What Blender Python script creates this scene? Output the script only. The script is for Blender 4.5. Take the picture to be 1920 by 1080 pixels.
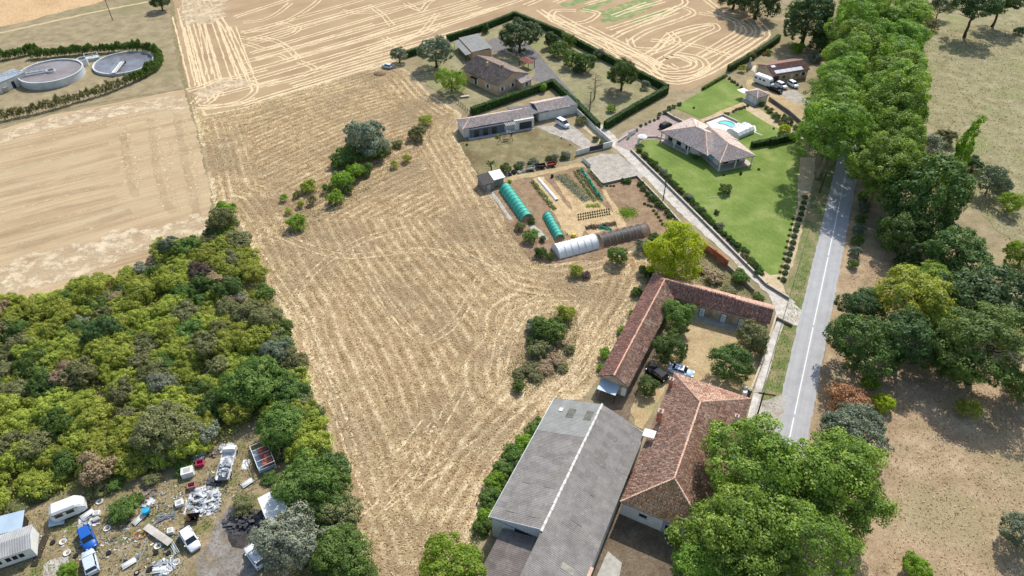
import bpy, math, random
import numpy as np
from mathutils import Vector, Matrix, geometry

for o in list(bpy.data.objects): bpy.data.objects.remove(o)
SC = bpy.context.scene
COL = SC.collection
R_ = math.radians
# ------------------------------------------------------------------ camera
CAM_H, CAM_T, CAM_F = 90.0, R_(41.0), 1280.0        # metres, pitch down, focal length in photo pixels
cd = bpy.data.cameras.new('camera'); cam = bpy.data.objects.new('camera', cd); COL.objects.link(cam)
cd.sensor_width = 36; cd.lens = 24.0; cd.clip_start = 1; cd.clip_end = 9000
cam.location = (0, 0, CAM_H); cam.rotation_euler = (R_(90) - CAM_T, 0, 0)
SC.camera = cam
# ------------------------------------------------------------------ sky, sun, exposure
SUN_AZ, SUN_EL = 65.5, 47.0                           # azimuth counter-clockwise from +x
wd = bpy.data.worlds.new('World'); SC.world = wd; wd.use_nodes = True
nt = wd.node_tree; nt.nodes.clear()
sky = nt.nodes.new('ShaderNodeTexSky'); sky.sky_type = 'NISHITA'; sky.sun_disc = False
sky.sun_elevation = R_(SUN_EL); sky.sun_rotation = R_(90 - SUN_AZ); sky.air_density = 1.2; sky.dust_density = 1.6
bg = nt.nodes.new('ShaderNodeBackground'); bg.inputs[1].default_value = 0.15
wo = nt.nodes.new('ShaderNodeOutputWorld')
nt.links.new(sky.outputs[0], bg.inputs[0]); nt.links.new(bg.outputs[0], wo.inputs[0])
sd = bpy.data.lights.new('sun', 'SUN'); sun = bpy.data.objects.new('sun', sd); COL.objects.link(sun)
sd.energy = 4.0; sd.angle = R_(0.53); sd.color = (1.0, 0.965, 0.91)
sv = Vector((math.cos(R_(SUN_EL)) * math.cos(R_(SUN_AZ)), math.cos(R_(SUN_EL)) * math.sin(R_(SUN_AZ)), math.sin(R_(SUN_EL))))
sun.rotation_euler = (-sv).to_track_quat('-Z', 'Y').to_euler(); sun.location = sv * 300
vs = SC.view_settings; vs.view_transform = 'Standard'; vs.look = 'None'; vs.gamma = 1; vs.use_curve_mapping = False
vs.exposure = 0.2
SC.render.engine = 'CYCLES'

# ------------------------------------------------------------------ helpers
_s, _c = math.sin(CAM_T), math.cos(CAM_T)
def G(px, py, z=0.0):
    """photo pixel (1920x1080) -> world point on the plane at height z"""
    x, u = px - 960.0, 540.0 - py
    dy, dz = _c * CAM_F + _s * u, -_s * CAM_F + _c * u
    t = (z - CAM_H) / dz
    return Vector((x * t, dy * t, z))
def depth(p): return p.y * _c - (p.z - CAM_H) * _s
def mpp(p): return depth(p) / CAM_F                    # metres per photo pixel there
RNG = random.Random(7)
def S(r, g, b):
    f = lambda v: ((v / 255) / 12.92 if v <= 10.3 else ((v / 255 + .055) / 1.055) ** 2.4)
    return (f(r), f(g), f(b), 1)

def lerp(a, b, t): return a + (b - a) * t
def thing(name, label, cat, loc=(0, 0, 0), rz=0.0, group=None):
    o = bpy.data.objects.new(name, None); COL.objects.link(o); o.empty_display_size = .3
    o.location = loc; o.rotation_euler = (0, 0, rz); o['label'] = label; o['category'] = cat
    if group: o['group'] = group
    return o
def tag(o, label, cat, group=None):
    o['label'] = label; o['category'] = cat
    if group: o['group'] = group
    return o
def stuff(o): o['kind'] = 'stuff'; return o
def struct(o): o['kind'] = 'structure'; return o
def obj(name, me, m=None, parent=None, loc=None, rz=None):
    o = bpy.data.objects.new(name, me); COL.objects.link(o)
    if m is not None and len(me.materials) == 0: me.materials.append(m)
    elif m is not None and me.materials[0] != m:
        o.material_slots[0].link = 'OBJECT'; o.material_slots[0].material = m
    if parent: o.parent = parent
    if loc is not None: o.location = loc
    if rz is not None: o.rotation_euler = (0, 0, rz)
    return o
def copy_tree(o, loc=None, rz=None, scale=None, parent=None):
    c = o.copy(); COL.objects.link(c); c.parent = parent
    if loc is not None: c.location = loc
    if rz is not None: c.rotation_euler = (0, 0, rz)
    if scale is not None: c.scale = scale
    for ch in o.children: copy_tree(ch, parent=c)
    return c
def mesh_np(name, V, F, rnd=None, smooth=False):
    """F: (M,k) int array, all faces the same size"""
    V = np.asarray(V, np.float32); F = np.asarray(F, np.int32); M, k = F.shape
    me = bpy.data.meshes.new(name)
    me.vertices.add(len(V)); me.vertices.foreach_set('co', V.ravel())
    me.loops.add(M * k); me.loops.foreach_set('vertex_index', F.ravel())
    me.polygons.add(M); me.polygons.foreach_set('loop_start', np.arange(0, M * k, k, dtype=np.int32))
    if smooth: me.polygons.foreach_set('use_smooth', np.ones(M, bool))
    me.update(calc_edges=True)
    if rnd is not None: fattr(me, 'rnd', rnd)
    return me
def fattr(me, name, vals):
    a = me.attributes.new(name, 'FLOAT', 'POINT'); a.data.foreach_set('value', np.asarray(vals, np.float32))

class MB:
    def __init__(s): s.v = []; s.f = []; s.sm = set()
    def add(s, vs, fs):
        b = len(s.v); s.v += [tuple(v) for v in vs]; s.f += [tuple(b + i for i in f) for f in fs]; return s
    def box(s, x0, x1, y0, y1, z0, z1):
        return s.add([(x0,y0,z0),(x1,y0,z0),(x1,y1,z0),(x0,y1,z0),(x0,y0,z1),(x1,y0,z1),(x1,y1,z1),(x0,y1,z1)],
                     [(3,2,1,0),(4,5,6,7),(0,1,5,4),(1,2,6,5),(2,3,7,6),(3,0,4,7)])
    def obox(s, c, sx, sy, sz, rz=0.0, tilt=0.0):
        m = Matrix.Translation(c) @ Matrix.Rotation(rz, 4, 'Z') @ Matrix.Rotation(tilt, 4, 'Y')
        q = [m @ Vector((x*sx/2, y*sy/2, z*sz/2)) for z in (-1,1) for x, y in ((-1,-1),(1,-1),(1,1),(-1,1))]
        return s.add(q, [(3,2,1,0),(4,5,6,7),(0,1,5,4),(1,2,6,5),(2,3,7,6),(3,0,4,7)])
    def prism(s, poly, z0, z1):
        n = len(poly); a = sum(poly[i][0]*poly[(i+1)%n][1]-poly[(i+1)%n][0]*poly[i][1] for i in range(n))
        if a < 0: poly = poly[::-1]
        return s.add([(p[0],p[1],z0) for p in poly]+[(p[0],p[1],z1) for p in poly],
                     [tuple(range(n))[::-1], tuple(range(n,2*n))]+[(i,(i+1)%n,n+(i+1)%n,n+i) for i in range(n)])
    def tube(s, path, radii, n=6, cap=True):
        path = [Vector(p) for p in path]
        if not hasattr(radii, '__len__'): radii = [radii]*len(path)
        b = len(s.v)
        for i, p in enumerate(path):
            d = (path[min(i+1,len(path)-1)] - path[max(i-1,0)]).normalized()
            a = d.orthogonal().normalized() if abs(d.z) > .95 else d.cross(Vector((0,0,1))).normalized()
            e = d.cross(a)
            for k in range(n):
                t = 2*math.pi*k/n; s.v.append(tuple(p + (a*math.cos(t)+e*math.sin(t))*radii[i]))
        for i in range(len(path)-1):
            for k in range(n): s.f.append((b+i*n+k, b+i*n+(k+1)%n, b+(i+1)*n+(k+1)%n, b+(i+1)*n+k))
        if cap: s.f.append(tuple(b+k for k in range(n))[::-1]); s.f.append(tuple(b+(len(path)-1)*n+k for k in range(n)))
        return s
    def lathe(s, prof, n=24, c=(0,0,0), caps=True):
        b = len(s.v)
        for r, z in prof:
            for k in range(n):
                t = 2*math.pi*k/n; s.v.append((c[0]+r*math.cos(t), c[1]+r*math.sin(t), c[2]+z))
        for i in range(len(prof)-1):
            for k in range(n): s.f.append((b+i*n+k, b+i*n+(k+1)%n, b+(i+1)*n+(k+1)%n, b+(i+1)*n+k))
        if caps: s.f.append(tuple(b+k for k in range(n))[::-1]); s.f.append(tuple(b+(len(prof)-1)*n+k for k in range(n)))
        return s
    def cyl(s, c, r, h, n=12): return s.lathe([(r,0),(r,h)], n, c)
    def loft(s, rings, cap=True):
        n = len(rings[0]); b = len(s.v)
        for r in rings: s.v += [tuple(p) for p in r]
        for i in range(len(rings)-1):
            for k in range(n): s.f.append((b+i*n+k, b+i*n+(k+1)%n, b+(i+1)*n+(k+1)%n, b+(i+1)*n+k))
        if cap: s.f.append(tuple(b+k for k in range(n))[::-1]); s.f.append(tuple(b+(len(rings)-1)*n+k for k in range(n)))
        return s
    def mesh(s, name, smooth=False):
        me = bpy.data.meshes.new(name); me.from_pydata(s.v, [], s.f)
        if smooth: me.polygons.foreach_set('use_smooth', [True]*len(me.polygons))
        me.update(); return me
    def build(s, name, m, parent=None, smooth=False, loc=None, rz=None): return obj(name, s.mesh(name, smooth), m, parent, loc, rz)

# ------------------------------------------------------------------ materials
MATS = {}
def nodes(name):
    m = bpy.data.materials.new(name); m.use_nodes = True; t = m.node_tree; t.nodes.clear()
    out = t.nodes.new('ShaderNodeOutputMaterial'); b = t.nodes.new('ShaderNodeBsdfPrincipled')
    t.links.new(b.outputs[0], out.inputs[0]); MATS[name] = m
    return m, t, b, out
def N(t, kind, **kw):
    n = t.nodes.new(kind)
    for k, v in kw.items():
        if k in n.inputs.keys() if isinstance(k, str) else False: n.inputs[k].default_value = v
        else: setattr(n, k, v)
    return n
def noise(t, scale, detail=4, rough=.6, vec=None, dist=0.0):
    n = t.nodes.new('ShaderNodeTexNoise'); n.inputs['Scale'].default_value = scale; n.inputs['Detail'].default_value = detail
    n.inputs['Roughness'].default_value = rough; n.inputs['Distortion'].default_value = dist
    if vec is None: vec = pos(t)
    t.links.new(vec, n.inputs['Vector']); return n.outputs['Fac']
def pos(t):
    if 'Geo' not in t.nodes:
        g = t.nodes.new('ShaderNodeNewGeometry'); g.name = 'Geo'
    return t.nodes['Geo'].outputs['Position']
def mapping(t, vec, rot=0.0, sc=(1,1,1)):
    n = t.nodes.new('ShaderNodeMapping'); n.vector_type = 'POINT'
    n.inputs['Rotation'].default_value = (0,0,rot); n.inputs['Scale'].default_value = sc
    t.links.new(vec, n.inputs['Vector'])
    return n.outputs[0]
def rotmap(t, vec, ang, sc):
    """rotate so that local x runs along angle ang, then scale"""
    a = mapping(t, vec, -ang); return mapping(t, a, 0, sc)
def ramp(t, fac, stops, interp='LINEAR'):
    n = t.nodes.new('ShaderNodeValToRGB'); cr = n.color_ramp; cr.interpolation = interp
    while len(cr.elements) < len(stops): cr.elements.new(.5)
    for e, (p, c) in zip(cr.elements, stops):
        e.position = p; e.color = c if len(c) == 4 else (*c, 1)
    t.links.new(fac, n.inputs[0]); return n.outputs[0]
def mixc(t, fac, a, b, mode='MIX'):
    n = t.nodes.new('ShaderNodeMix'); n.data_type = 'RGBA'; n.blend_type = mode
    for s, v in ((n.inputs[0], fac), (n.inputs[6], a), (n.inputs[7], b)):
        if isinstance(v, (int, float)): s.default_value = v
        elif isinstance(v, (tuple, list)): s.default_value = v if len(v) == 4 else (*v, 1)
        else: t.links.new(v, s)
    return n.outputs[2]
def mth(t, op, a, b=0.0, c=None, clamp=False):
    n = t.nodes.new('ShaderNodeMath'); n.operation = op; n.use_clamp = clamp
    for i, v in enumerate((a, b) if c is None else (a, b, c)):
        if isinstance(v, (int, float)): n.inputs[i].default_value = v
        else: t.links.new(v, n.inputs[i])
    return n.outputs[0]
def attr(t, name):
    n = t.nodes.new('ShaderNodeAttribute'); n.attribute_name = name; return n.outputs['Fac']
def bump(t, b, h, strength=.5, dist=.05):
    n = t.nodes.new('ShaderNodeBump'); n.inputs['Strength'].default_value = strength; n.inputs['Distance'].default_value = dist
    t.links.new(h, n.inputs['Height']); t.links.new(n.outputs[0], b.inputs['Normal'])
G1 = (0,0,0,1); W1 = (1,1,1,1)
def mat(name, c1, c2=None, scale=2.0, rough=.8, spec=.3, bmp=0, bscale=None, metal=0, c3=None, s3=.3, lo=.35, hi=.65, detail=4, bd=.04):
    m, t, b, o = nodes(name)
    b.inputs['Roughness'].default_value = rough; b.inputs['Specular IOR Level'].default_value = spec; b.inputs['Metallic'].default_value = metal
    if c2 is None: c2 = tuple(x*.86 for x in c1[:3])
    col = ramp(t, noise(t, scale, detail), [(lo, c1), (hi, c2)])
    if c3 is not None: col = mixc(t, ramp(t, noise(t, s3, 5), [(.42, G1), (.62, W1)]), col, c3)
    t.links.new(col, b.inputs['Base Color'])
    if bmp: bump(t, b, noise(t, bscale or scale*3, 5), bmp, bd)
    return m
def leafmat(name, dark, mid, light, trans=.35, sat=1.0, vary=.25):
    m, t, b, out = nodes(name)
    col = ramp(t, attr(t, 'rnd'), [(0.0, dark), (.5, mid), (1.0, light)])
    oi = t.nodes.new('ShaderNodeObjectInfo')
    hv = t.nodes.new('ShaderNodeHueSaturation')
    t.links.new(mth(t, 'MULTIPLY_ADD', oi.outputs['Random'], .02, .49), hv.inputs['Hue'])
    t.links.new(mth(t, 'MULTIPLY_ADD', oi.outputs['Random'], vary*2, 1-vary), hv.inputs['Value'])
    t.links.new(col, hv.inputs['Color'])
    b.inputs['Roughness'].default_value = .55; b.inputs['Specular IOR Level'].default_value = .25
    t.links.new(hv.outputs[0], b.inputs['Base Color'])
    tr = t.nodes.new('ShaderNodeBsdfTranslucent')
    t.links.new(mixc(t, 1.0, hv.outputs[0], (1.25, 1.25, .55, 1), 'MULTIPLY'), tr.inputs['Color'])
    mx = t.nodes.new('ShaderNodeMixShader'); mx.inputs[0].default_value = trans
    t.links.new(b.outputs[0], mx.inputs[1]); t.links.new(tr.outputs[0], mx.inputs[2]); t.links.new(mx.outputs[0], out.inputs[0])
    return m
def tilemat(name, stops, moss=None, lich=None):
    m, t, b, o = nodes(name)
    f = mth(t, 'ADD', mth(t, 'MULTIPLY', attr(t, 'rnd'), .75), mth(t, 'MULTIPLY', noise(t, .35, 3), .5))
    col = ramp(t, mth(t, 'SUBTRACT', f, .12), stops)
    if moss: col = mixc(t, ramp(t, noise(t, .5, 6, .7), [(.5, G1), (.68, W1)]), col, moss)
    if lich: col = mixc(t, ramp(t, noise(t, 6, 3), [(.58, G1), (.68, W1)]), col, lich)
    t.links.new(col, b.inputs['Base Color']); b.inputs['Roughness'].default_value = .85; b.inputs['Specular IOR Level'].default_value = .2
    return m
# ================================================================== GROUND
def jit_poly(pts, step=1.5, amp=.3, seed=1):
    rg = random.Random(seed); out = []
    n = len(pts)
    for i in range(n):
        a, b = pts[i], pts[(i+1) % n]; L = (b-a).length; k = max(1, int(L/step)); nn = Vector((-(b-a).y, (b-a).x, 0)).normalized() if L > 0 else Vector()
        w = 0
        for j in range(k):
            w = .6*w + rg.uniform(-amp, amp); out.append(a.lerp(b, j/k) + nn*(w if j else 0))
    return out
LAYER = [0.003]
def patch(name, px, m, step=1.5, amp=.3, z=None, seed=1, world=False):
    LAYER[0] += .001; z = LAYER[0] if z is None else z
    pts = [Vector(p) for p in px] if world else [G(*p) for p in px]
    pts = jit_poly(pts, step, amp, seed)
    flat = [Vector((p.x, p.y, 0)) for p in pts]
    tris = geometry.tessellate_polygon([flat])
    me = bpy.data.meshes.new(name); me.from_pydata([(p.x, p.y, z) for p in pts], [], [tuple(t) for t in tris])
    nrm = [f.normal.z for f in me.polygons]
    me.update()
    for f in me.polygons:
        if f.normal.z < 0: f.flip()
    me.update()
    return struct(obj(name, me, m))
def smooth_path(pts, step=1.0):
    """Catmull-Rom through world points"""
    out = []
    P = [pts[0]*2-pts[1]] + list(pts) + [pts[-1]*2-pts[-2]]
    for i in range(1, len(P)-2):
        p0, p1, p2, p3 = P[i-1:i+3]; k = max(1, int((p2-p1).length/step))
        for j in range(k):
            t = j/k; out.append(.5*((2*p1)+(p2-p0)*t+(2*p0-5*p1+4*p2-p3)*t*t+(3*p1-p0-3*p2+p3)*t**3))
    out.append(P[-2]); return out
def strip_geo(mb, pts, w, z, amp=.06, step=1.2, rg=RNG):
    sp = smooth_path(pts, step); n = len(sp); vs = []
    for i, p in enumerate(sp):
        d = (sp[min(i+1, n-1)] - sp[max(i-1, 0)]).normalized(); q = Vector((-d.y, d.x, 0))
        a, b = w/2 + rg.uniform(-amp, amp), w/2 + rg.uniform(-amp, amp)
        vs += [(p.x+q.x*a, p.y+q.y*a, z), (p.x-q.x*b, p.y-q.y*b, z)]
    mb.add(vs, [(2*i+1, 2*i+3, 2*i+2, 2*i) for i in range(n-1)])
def strip(name, px, w, m, amp=.06, step=1.2, z=None):
    LAYER[0] += .001; mb = MB(); strip_geo(mb, [G(*p) for p in px], w, LAYER[0] if z is None else z, amp, step)
    return struct(mb.build(name, m))

# --- materials of the ground
def groundmat(name, cols, big=.03, mid=.25, fine=2.2, bs=.6, bd=.10, patchc=None, pt=(.5, .68), sp=.12):
    m, t, b, o = nodes(name)
    f = mth(t, 'ADD', mth(t, 'MULTIPLY', noise(t, mid, 5, .65), .62), mth(t, 'MULTIPLY', noise(t, fine, 6, .75), .38))
    col = ramp(t, f, [(.34, cols[0]), (.5, cols[1]), (.66, cols[2])])
    if patchc is not None: col = mixc(t, ramp(t, noise(t, big, 6, .62), [(pt[0], G1), (pt[1], W1)]), col, patchc)
    sp_ = ramp(t, noise(t, 5.5, 3, .8), [(.36, (.62, .62, .62, 1)), (.5, W1), (.66, (1.22, 1.2, 1.16, 1))])
    col = mixc(t, 1.0, col, sp_, 'MULTIPLY')
    t.links.new(col, b.inputs['Base Color']); b.inputs['Roughness'].default_value = .95; b.inputs['Specular IOR Level'].default_value = sp
    bump(t, b, noise(t, fine*1.6, 7, .75), bs, bd)
    return m
M_dry = groundmat('dry_grass', [S(122,110,84), S(150,136,106), S(174,158,126)], patchc=S(132,126,90))
M_meadow = groundmat('meadow_grass', [S(118,110,80), S(146,138,104), S(172,162,128)], big=.06, patchc=S(132,136,88), pt=(.53, .68))
M_bare = groundmat('bare_earth_grass', [S(134,112,86), S(166,143,114), S(192,170,140)], patchc=S(152,140,104))
M_verge = groundmat('green_verge', [S(84,102,52), S(112,122,72), S(148,140,100)], mid=.5, patchc=S(152,138,104), big=.3, pt=(.46,.62))
M_lawn_m, t, b, o = nodes('lawn')
lw = mth(t, 'SINE', mth(t, 'MULTIPLY', N(t, 'ShaderNodeSeparateXYZ').outputs[0], 4.2))
sx = [n for n in t.nodes if n.bl_idname == 'ShaderNodeSeparateXYZ'][0]
t.links.new(rotmap(t, pos(t), R_(-60), (1,1,1)), sx.inputs[0]); t.links.new(sx.outputs[1], [n for n in t.nodes if n.bl_idname == 'ShaderNodeMath' and n.operation == 'MULTIPLY'][0].inputs[0])
f = mth(t, 'ADD', mth(t, 'MULTIPLY', noise(t, .16, 4), .6), mth(t, 'MULTIPLY', noise(t, 3, 5), .4))
c_ = ramp(t, f, [(.32, S(86,106,44)), (.5, S(110,130,58)), (.66, S(148,152,92))])
c_ = mixc(t, mth(t, 'MULTIPLY_ADD', lw, .07, .07), c_, S(128,148,78))
t.links.new(c_, b.inputs['Base Color']); b.inputs['Roughness'].default_value = .9; b.inputs['Specular IOR Level'].default_value = .15; bump(t, b, noise(t, 6, 5), .4, .05)
M_lawn = M_lawn_m
M_gravel = groundmat('pale_gravel', [S(146,138,126), S(172,164,152), S(196,190,178)], mid=.6, fine=5, bs=.35, bd=.04, patchc=S(150,138,114), big=.35, pt=(.55,.75))
M_lane = groundmat('lane_gravel', [S(166,158,146), S(196,188,176), S(218,212,202)], mid=.6, fine=4, bs=.3, bd=.04, patchc=S(158,146,122), big=.5, pt=(.54,.7))
M_soil = groundmat('garden_soil', [S(120,98,76), S(146,122,96), S(168,144,116)], mid=.5, fine=4, bs=.6)
M_soilp = groundmat('pale_straw_mulch', [S(160,134,98), S(190,164,124), S(208,186,148)], mid=.5, fine=4, bs=.6)
M_asph = groundmat('asphalt_drive', [S(108,104,102), S(122,118,116), S(134,130,126)], mid=.6, fine=5, bs=.2, bd=.02)
M_pink = groundmat('pink_gravel', [S(146,128,122), S(164,146,138), S(178,160,152)], mid=.6, fine=5, bs=.25, bd=.02)
M_road = mat('road_asphalt', S(172,169,166), S(182,179,176), 3.5, .85, .2, .15, 14, c3=S(162,159,157), s3=.22)
_m, t, b, o = nodes('worn_road'); _r0 = N(t, 'ShaderNodeSeparateXYZ'); M_road = _m
M_paint = mat('road_paint', S(226,226,222), S(204,204,198), 5, .7)
M_conc = mat('concrete', S(186,182,172), S(160,156,146), 1.2, .9, .2, .2, 6)
M_wconc = mat('pale_concrete', S(216,210,200), S(190,184,174), .9, .9, .2, .15, 6, c3=S(170,162,148), s3=.4)
M_yard = groundmat('scrapyard_dirt', [S(118,106,80), S(146,130,100), S(174,156,124)], mid=.4, fine=3, patchc=S(112,116,66), big=.28, pt=(.5,.66))
M_yardg = groundmat('worn_grey_dirt', [S(120,114,106), S(146,138,130), S(166,158,148)], mid=.4, fine=3, patchc=S(92,84,78), big=.35, pt=(.56,.72))
RAG_YARD = True

# --- the ground sheet (reaches the horizon)
xs = [-4000,-1200,-420,-200,-100,0,100,200,420,1200,4000]; ys = [-600,-100,0,60,140,220,300,420,800,2000,6000]
gv = [(x,y,0) for y in ys for x in xs]; gf = [(j*11+i, j*11+i+1, (j+1)*11+i+1, (j+1)*11+i) for j in range(10) for i in range(10)]
me = bpy.data.meshes.new('ground'); me.from_pydata(gv, [], gf); struct(obj('ground', me, M_dry))

# --- stubble fields
def fieldmat(name, ang, soil, straw, weed, rowlen=.9, rs=1.0, wf=(.52,.7), band=.35):
    """harvested field: rows along world angle ang, straw lying in lines, weedy bands"""
    m, t, b, o = nodes(name)
    p = pos(t)
    along = rotmap(t, p, ang, (.045, rs, 1)); n1 = noise(t, 1.0, 5, .7, along)               # long streaks
    along2 = rotmap(t, p, ang, (.015, .22, 1)); n2 = noise(t, 1.0, 3, .6, along2)            # wide bands
    n3 = noise(t, 2.6, 6, .75); n4 = noise(t, .07, 5, .6)
    f = mth(t, 'ADD', mth(t, 'ADD', mth(t, 'MULTIPLY', n1, .42), mth(t, 'MULTIPLY', n2, band)), mth(t, 'ADD', mth(t, 'MULTIPLY', n3, .3), mth(t, 'MULTIPLY', n4, .65-band-.3+.3)))
    f = mth(t, 'MULTIPLY', f, .74)
    col = ramp(t, f, [(.40, soil), (.49, tuple(lerp(a, b_, .5) for a, b_ in zip(soil, straw))), (.57, straw)])
    wd_ = ramp(t, mth(t, 'ADD', mth(t, 'MULTIPLY', n2, .6), mth(t, 'MULTIPLY', n4, .4)), [(wf[0], G1), (wf[1], W1)])
    col = mixc(t, mth(t, 'MULTIPLY', wd_, .7), col, weed)
    t.links.new(col, b.inputs['Base Color']); b.inputs['Roughness'].default_value = .95; b.inputs['Specular IOR Level'].default_value = .1
    bump(t, b, mth(t, 'ADD', noise(t, 4, 6, .75), n1), .5, .08)
    return m
SOIL, STRAW, WEED = S(172,142,106), S(206,182,142), S(160,146,114)
d_l = G(230,370) - G(0,430); a_l = math.atan2(d_l.y, d_l.x)
d_t = G(800,60) - G(480,150); a_t = math.atan2(d_t.y, d_t.x)
M_fl = fieldmat('left_stubble', a_l, S(154,128,98), S(194,172,137), S(144,127,99), band=.42)
M_ft = fieldmat('top_stubble', a_t, S(150,124,95), S(176,151,118), S(162,140,108), band=.2)
M_crop, t, b, o = nodes('ripe_crop')
cc = ramp(t, mth(t, 'ADD', mth(t, 'MULTIPLY', noise(t, 1.2, 6, .8), .7), mth(t, 'MULTIPLY', noise(t, .08, 3), .3)), [(.36, S(170,132,92)), (.5, S(204,168,122)), (.64, S(224,194,150))])
t.links.new(cc, b.inputs['Base Color']); b.inputs['Roughness'].default_value = .95; bump(t, b, noise(t, 2.2, 6, .8), .9, .4)
patch('left_field', [(-260,300),(0,243),(95,215),(200,196),(345,168),(352,190),(375,250),(402,385),(440,430),(400,520),(200,560),(0,600),(-260,640)], M_fl, amp=.25)
top_poly = [(318,-70),(324,10),(340,110),(352,165),(385,214),(460,200),(545,172),(640,145),(730,117),(765,100),(840,73),(905,45),(965,19),(1040,52),(1130,100),(1205,140),(1255,163),(1290,172),(1330,150),(1395,108),(1445,68),(1442,45),(1415,28),(1370,12),(1350,-20),(1340,-70)]
patch('top_field', top_poly, M_ft, amp=.25)
patch('ripe_crop_field', [(-300,140),(0,50),(60,38),(95,27),(180,7),(210,-5),(240,-70),(-300,-70)], M_crop, amp=.4)
M_greenrow = groundmat('green_stubble_rows', [S(98,118,66), S(124,142,92), S(158,158,108)], mid=.35, fine=2.5, patchc=S(180,158,114), big=.25, pt=(.5,.66))
for i, q in enumerate([[(1050,8),(1105,-8),(1112,-2),(1062,13)], [(1085,18),(1145,-6),(1170,-8),(1105,24),(1090,24)], [(1122,22),(1195,-2),(1232,-2),(1180,22),(1140,36)], [(1125,36),(1225,2),(1240,4),(1195,28),(1150,41),(1128,42)], [(1178,40),(1215,26),(1270,14),(1262,24),(1195,43)]]):
    patch('crop_regrowth_strip', q, M_greenrow, amp=.5, seed=i)
# dirt track, boundary strips
M_track = groundmat('dirt_track', [S(170,150,112), S(192,172,134), S(206,188,152)], mid=.4, fine=3)
strip('dirt_track', [(-120,88),(0,62),(90,42),(190,20),(285,2),(330,-8)], 1.6, M_track, .3)
M_strip = groundmat('weedy_strip', [S(112,104,76), S(140,126,94), S(164,146,112)], mid=.6, fine=3, patchc=S(124,120,72), big=.4)
strip('weed_strip', [(322,0),(328,60),(340,130),(350,165),(368,225),(385,290),(397,350),(402,395)], 1.5, M_strip, .4)
strip('weed_strip', [(372,222),(420,212),(470,198),(545,172),(640,146),(730,117)], 2.2, M_strip, .5)
strip('weed_strip', [(-40,242),(0,235),(100,210),(200,190),(345,166)], 1.0, M_strip, .3)

# --- centre field: a grid whose 'phi' attribute follows the harvester's passes round the edge
cpoly_px = [(352,166),(385,216),(460,202),(545,174),(640,147),(730,119),(765,135),(800,175),(862,214),(850,255),(880,300),(920,365),(965,440),(1000,490),(1040,498),(1120,478),(1200,472),(1218,500),(1196,560),(1160,620),(1122,700),(1090,742),(1050,752),(1005,800),(950,860),(915,930),(880,990),(872,1040),(900,1110),(700,1110),(690,1040),(655,950),(640,860),(600,760),(555,650),(545,600),(500,520),(460,430),(430,385),(405,385),(388,300),(370,226)]
cp = np.array([[G(*p).x, G(*p).y] for p in cpoly_px])
def pdist(Q, poly, closed=True):
    d = np.full(len(Q), 1e9); n = len(poly)
    for i in range(n if closed else n-1):
        a, b = poly[i], poly[(i+1) % n]; ab = b-a; tt = np.clip(((Q-a)@ab)/(ab@ab), 0, 1)
        d = np.minimum(d, np.hypot(*(Q-a-tt[:, None]*ab).T))
    return d
def inside(Q, poly):
    r = np.zeros(len(Q), bool); n = len(poly); x, y = Q[:, 0], Q[:, 1]
    for i in range(n):
        (x1, y1), (x2, y2) = poly[i], poly[(i+1) % n]
        if y1 == y2: continue
        k = ((y1 > y) != (y2 > y)) & (x < (x2-x1)*(y-y1)/(y2-y1)+x1); r ^= k
    return r
st = .6
gx = np.arange(cp[:, 0].min()-2, cp[:, 0].max()+2, st); gy = np.arange(cp[:, 1].min()-2, cp[:, 1].max()+2, st)
X, Y = np.meshgrid(gx, gy); nr = np.random.default_rng(3)
Q = np.stack([X.ravel(), Y.ravel()], 1)
ins = inside(Q, cp); dd = pdist(Q, cp); keep = ins | (dd < .9)
isl_px = [(985,600),(1010,590),(1080,575),(1085,620),(1075,680),(1040,715),(985,740),(955,715),(950,690),(985,650)]
isl = np.array([[G(*p).x, G(*p).y] for p in isl_px])
di = pdist(Q, isl)
va = G(783,597) - G(700,409); va = np.array([va.x, va.y])/math.hypot(va.x, va.y); vn = np.array([-va[1], va[0]])
up_reg = (Q[:, 1] > 128) & (Q[:, 0] < 8)
d2 = G(760,150)-G(420,260); vb = np.array([d2.x, d2.y])/math.hypot(d2.x, d2.y); vbn = np.array([-vb[1], vb[0]])
phi_in = np.where(up_reg, Q@vbn + 3*np.sin((Q@vb)*.06), Q@vn + 1.2*np.sin((Q@va)*.09) + .00025*((Q@va)-60)**2)
phi = np.where(dd < 11, dd, np.where(di < 9, di+.4, phi_in))
idx = -np.ones(len(Q), int); idx[keep] = np.arange(keep.sum())
I = np.arange(len(Q)).reshape(X.shape); q4 = np.stack([I[:-1, :-1], I[:-1, 1:], I[1:, 1:], I[1:, :-1]], -1).reshape(-1, 4)
q4 = idx[q4]; q4 = q4[(q4 >= 0).all(1)]
Qk = Q[keep] + nr.uniform(-.18, .18, (keep.sum(), 2)); LAYER[0] += .001
me = mesh_np('stubble_field', np.c_[Qk, np.full(len(Qk), LAYER[0])], q4); fattr(me, 'phi', phi[keep]); fattr(me, 'edge', np.minimum(dd, di)[keep])
M_fc, t, b, o = nodes('centre_stubble')
ph = attr(t, 'phi'); wob = noise(t, .35, 3)
ph2 = mth(t, 'ADD', ph, mth(t, 'MULTIPLY', wob, .55))
s1 = mth(t, 'SINE', mth(t, 'MULTIPLY', ph2, 2*math.pi/1.9)); s2 = mth(t, 'SINE', mth(t, 'MULTIPLY', ph2, 2*math.pi/3.7))
nf = noise(t, 3.0, 8, .78); nm = noise(t, .42, 5, .65); nb = noise(t, .055, 5, .6); brk = noise(t, .8, 4, .7)
row = mth(t, 'MULTIPLY', mth(t, 'POWER', mth(t, 'MULTIPLY_ADD', s1, .5, .5), 2.2), mth(t, 'MULTIPLY_ADD', brk, 1.4, -.1))
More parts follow.
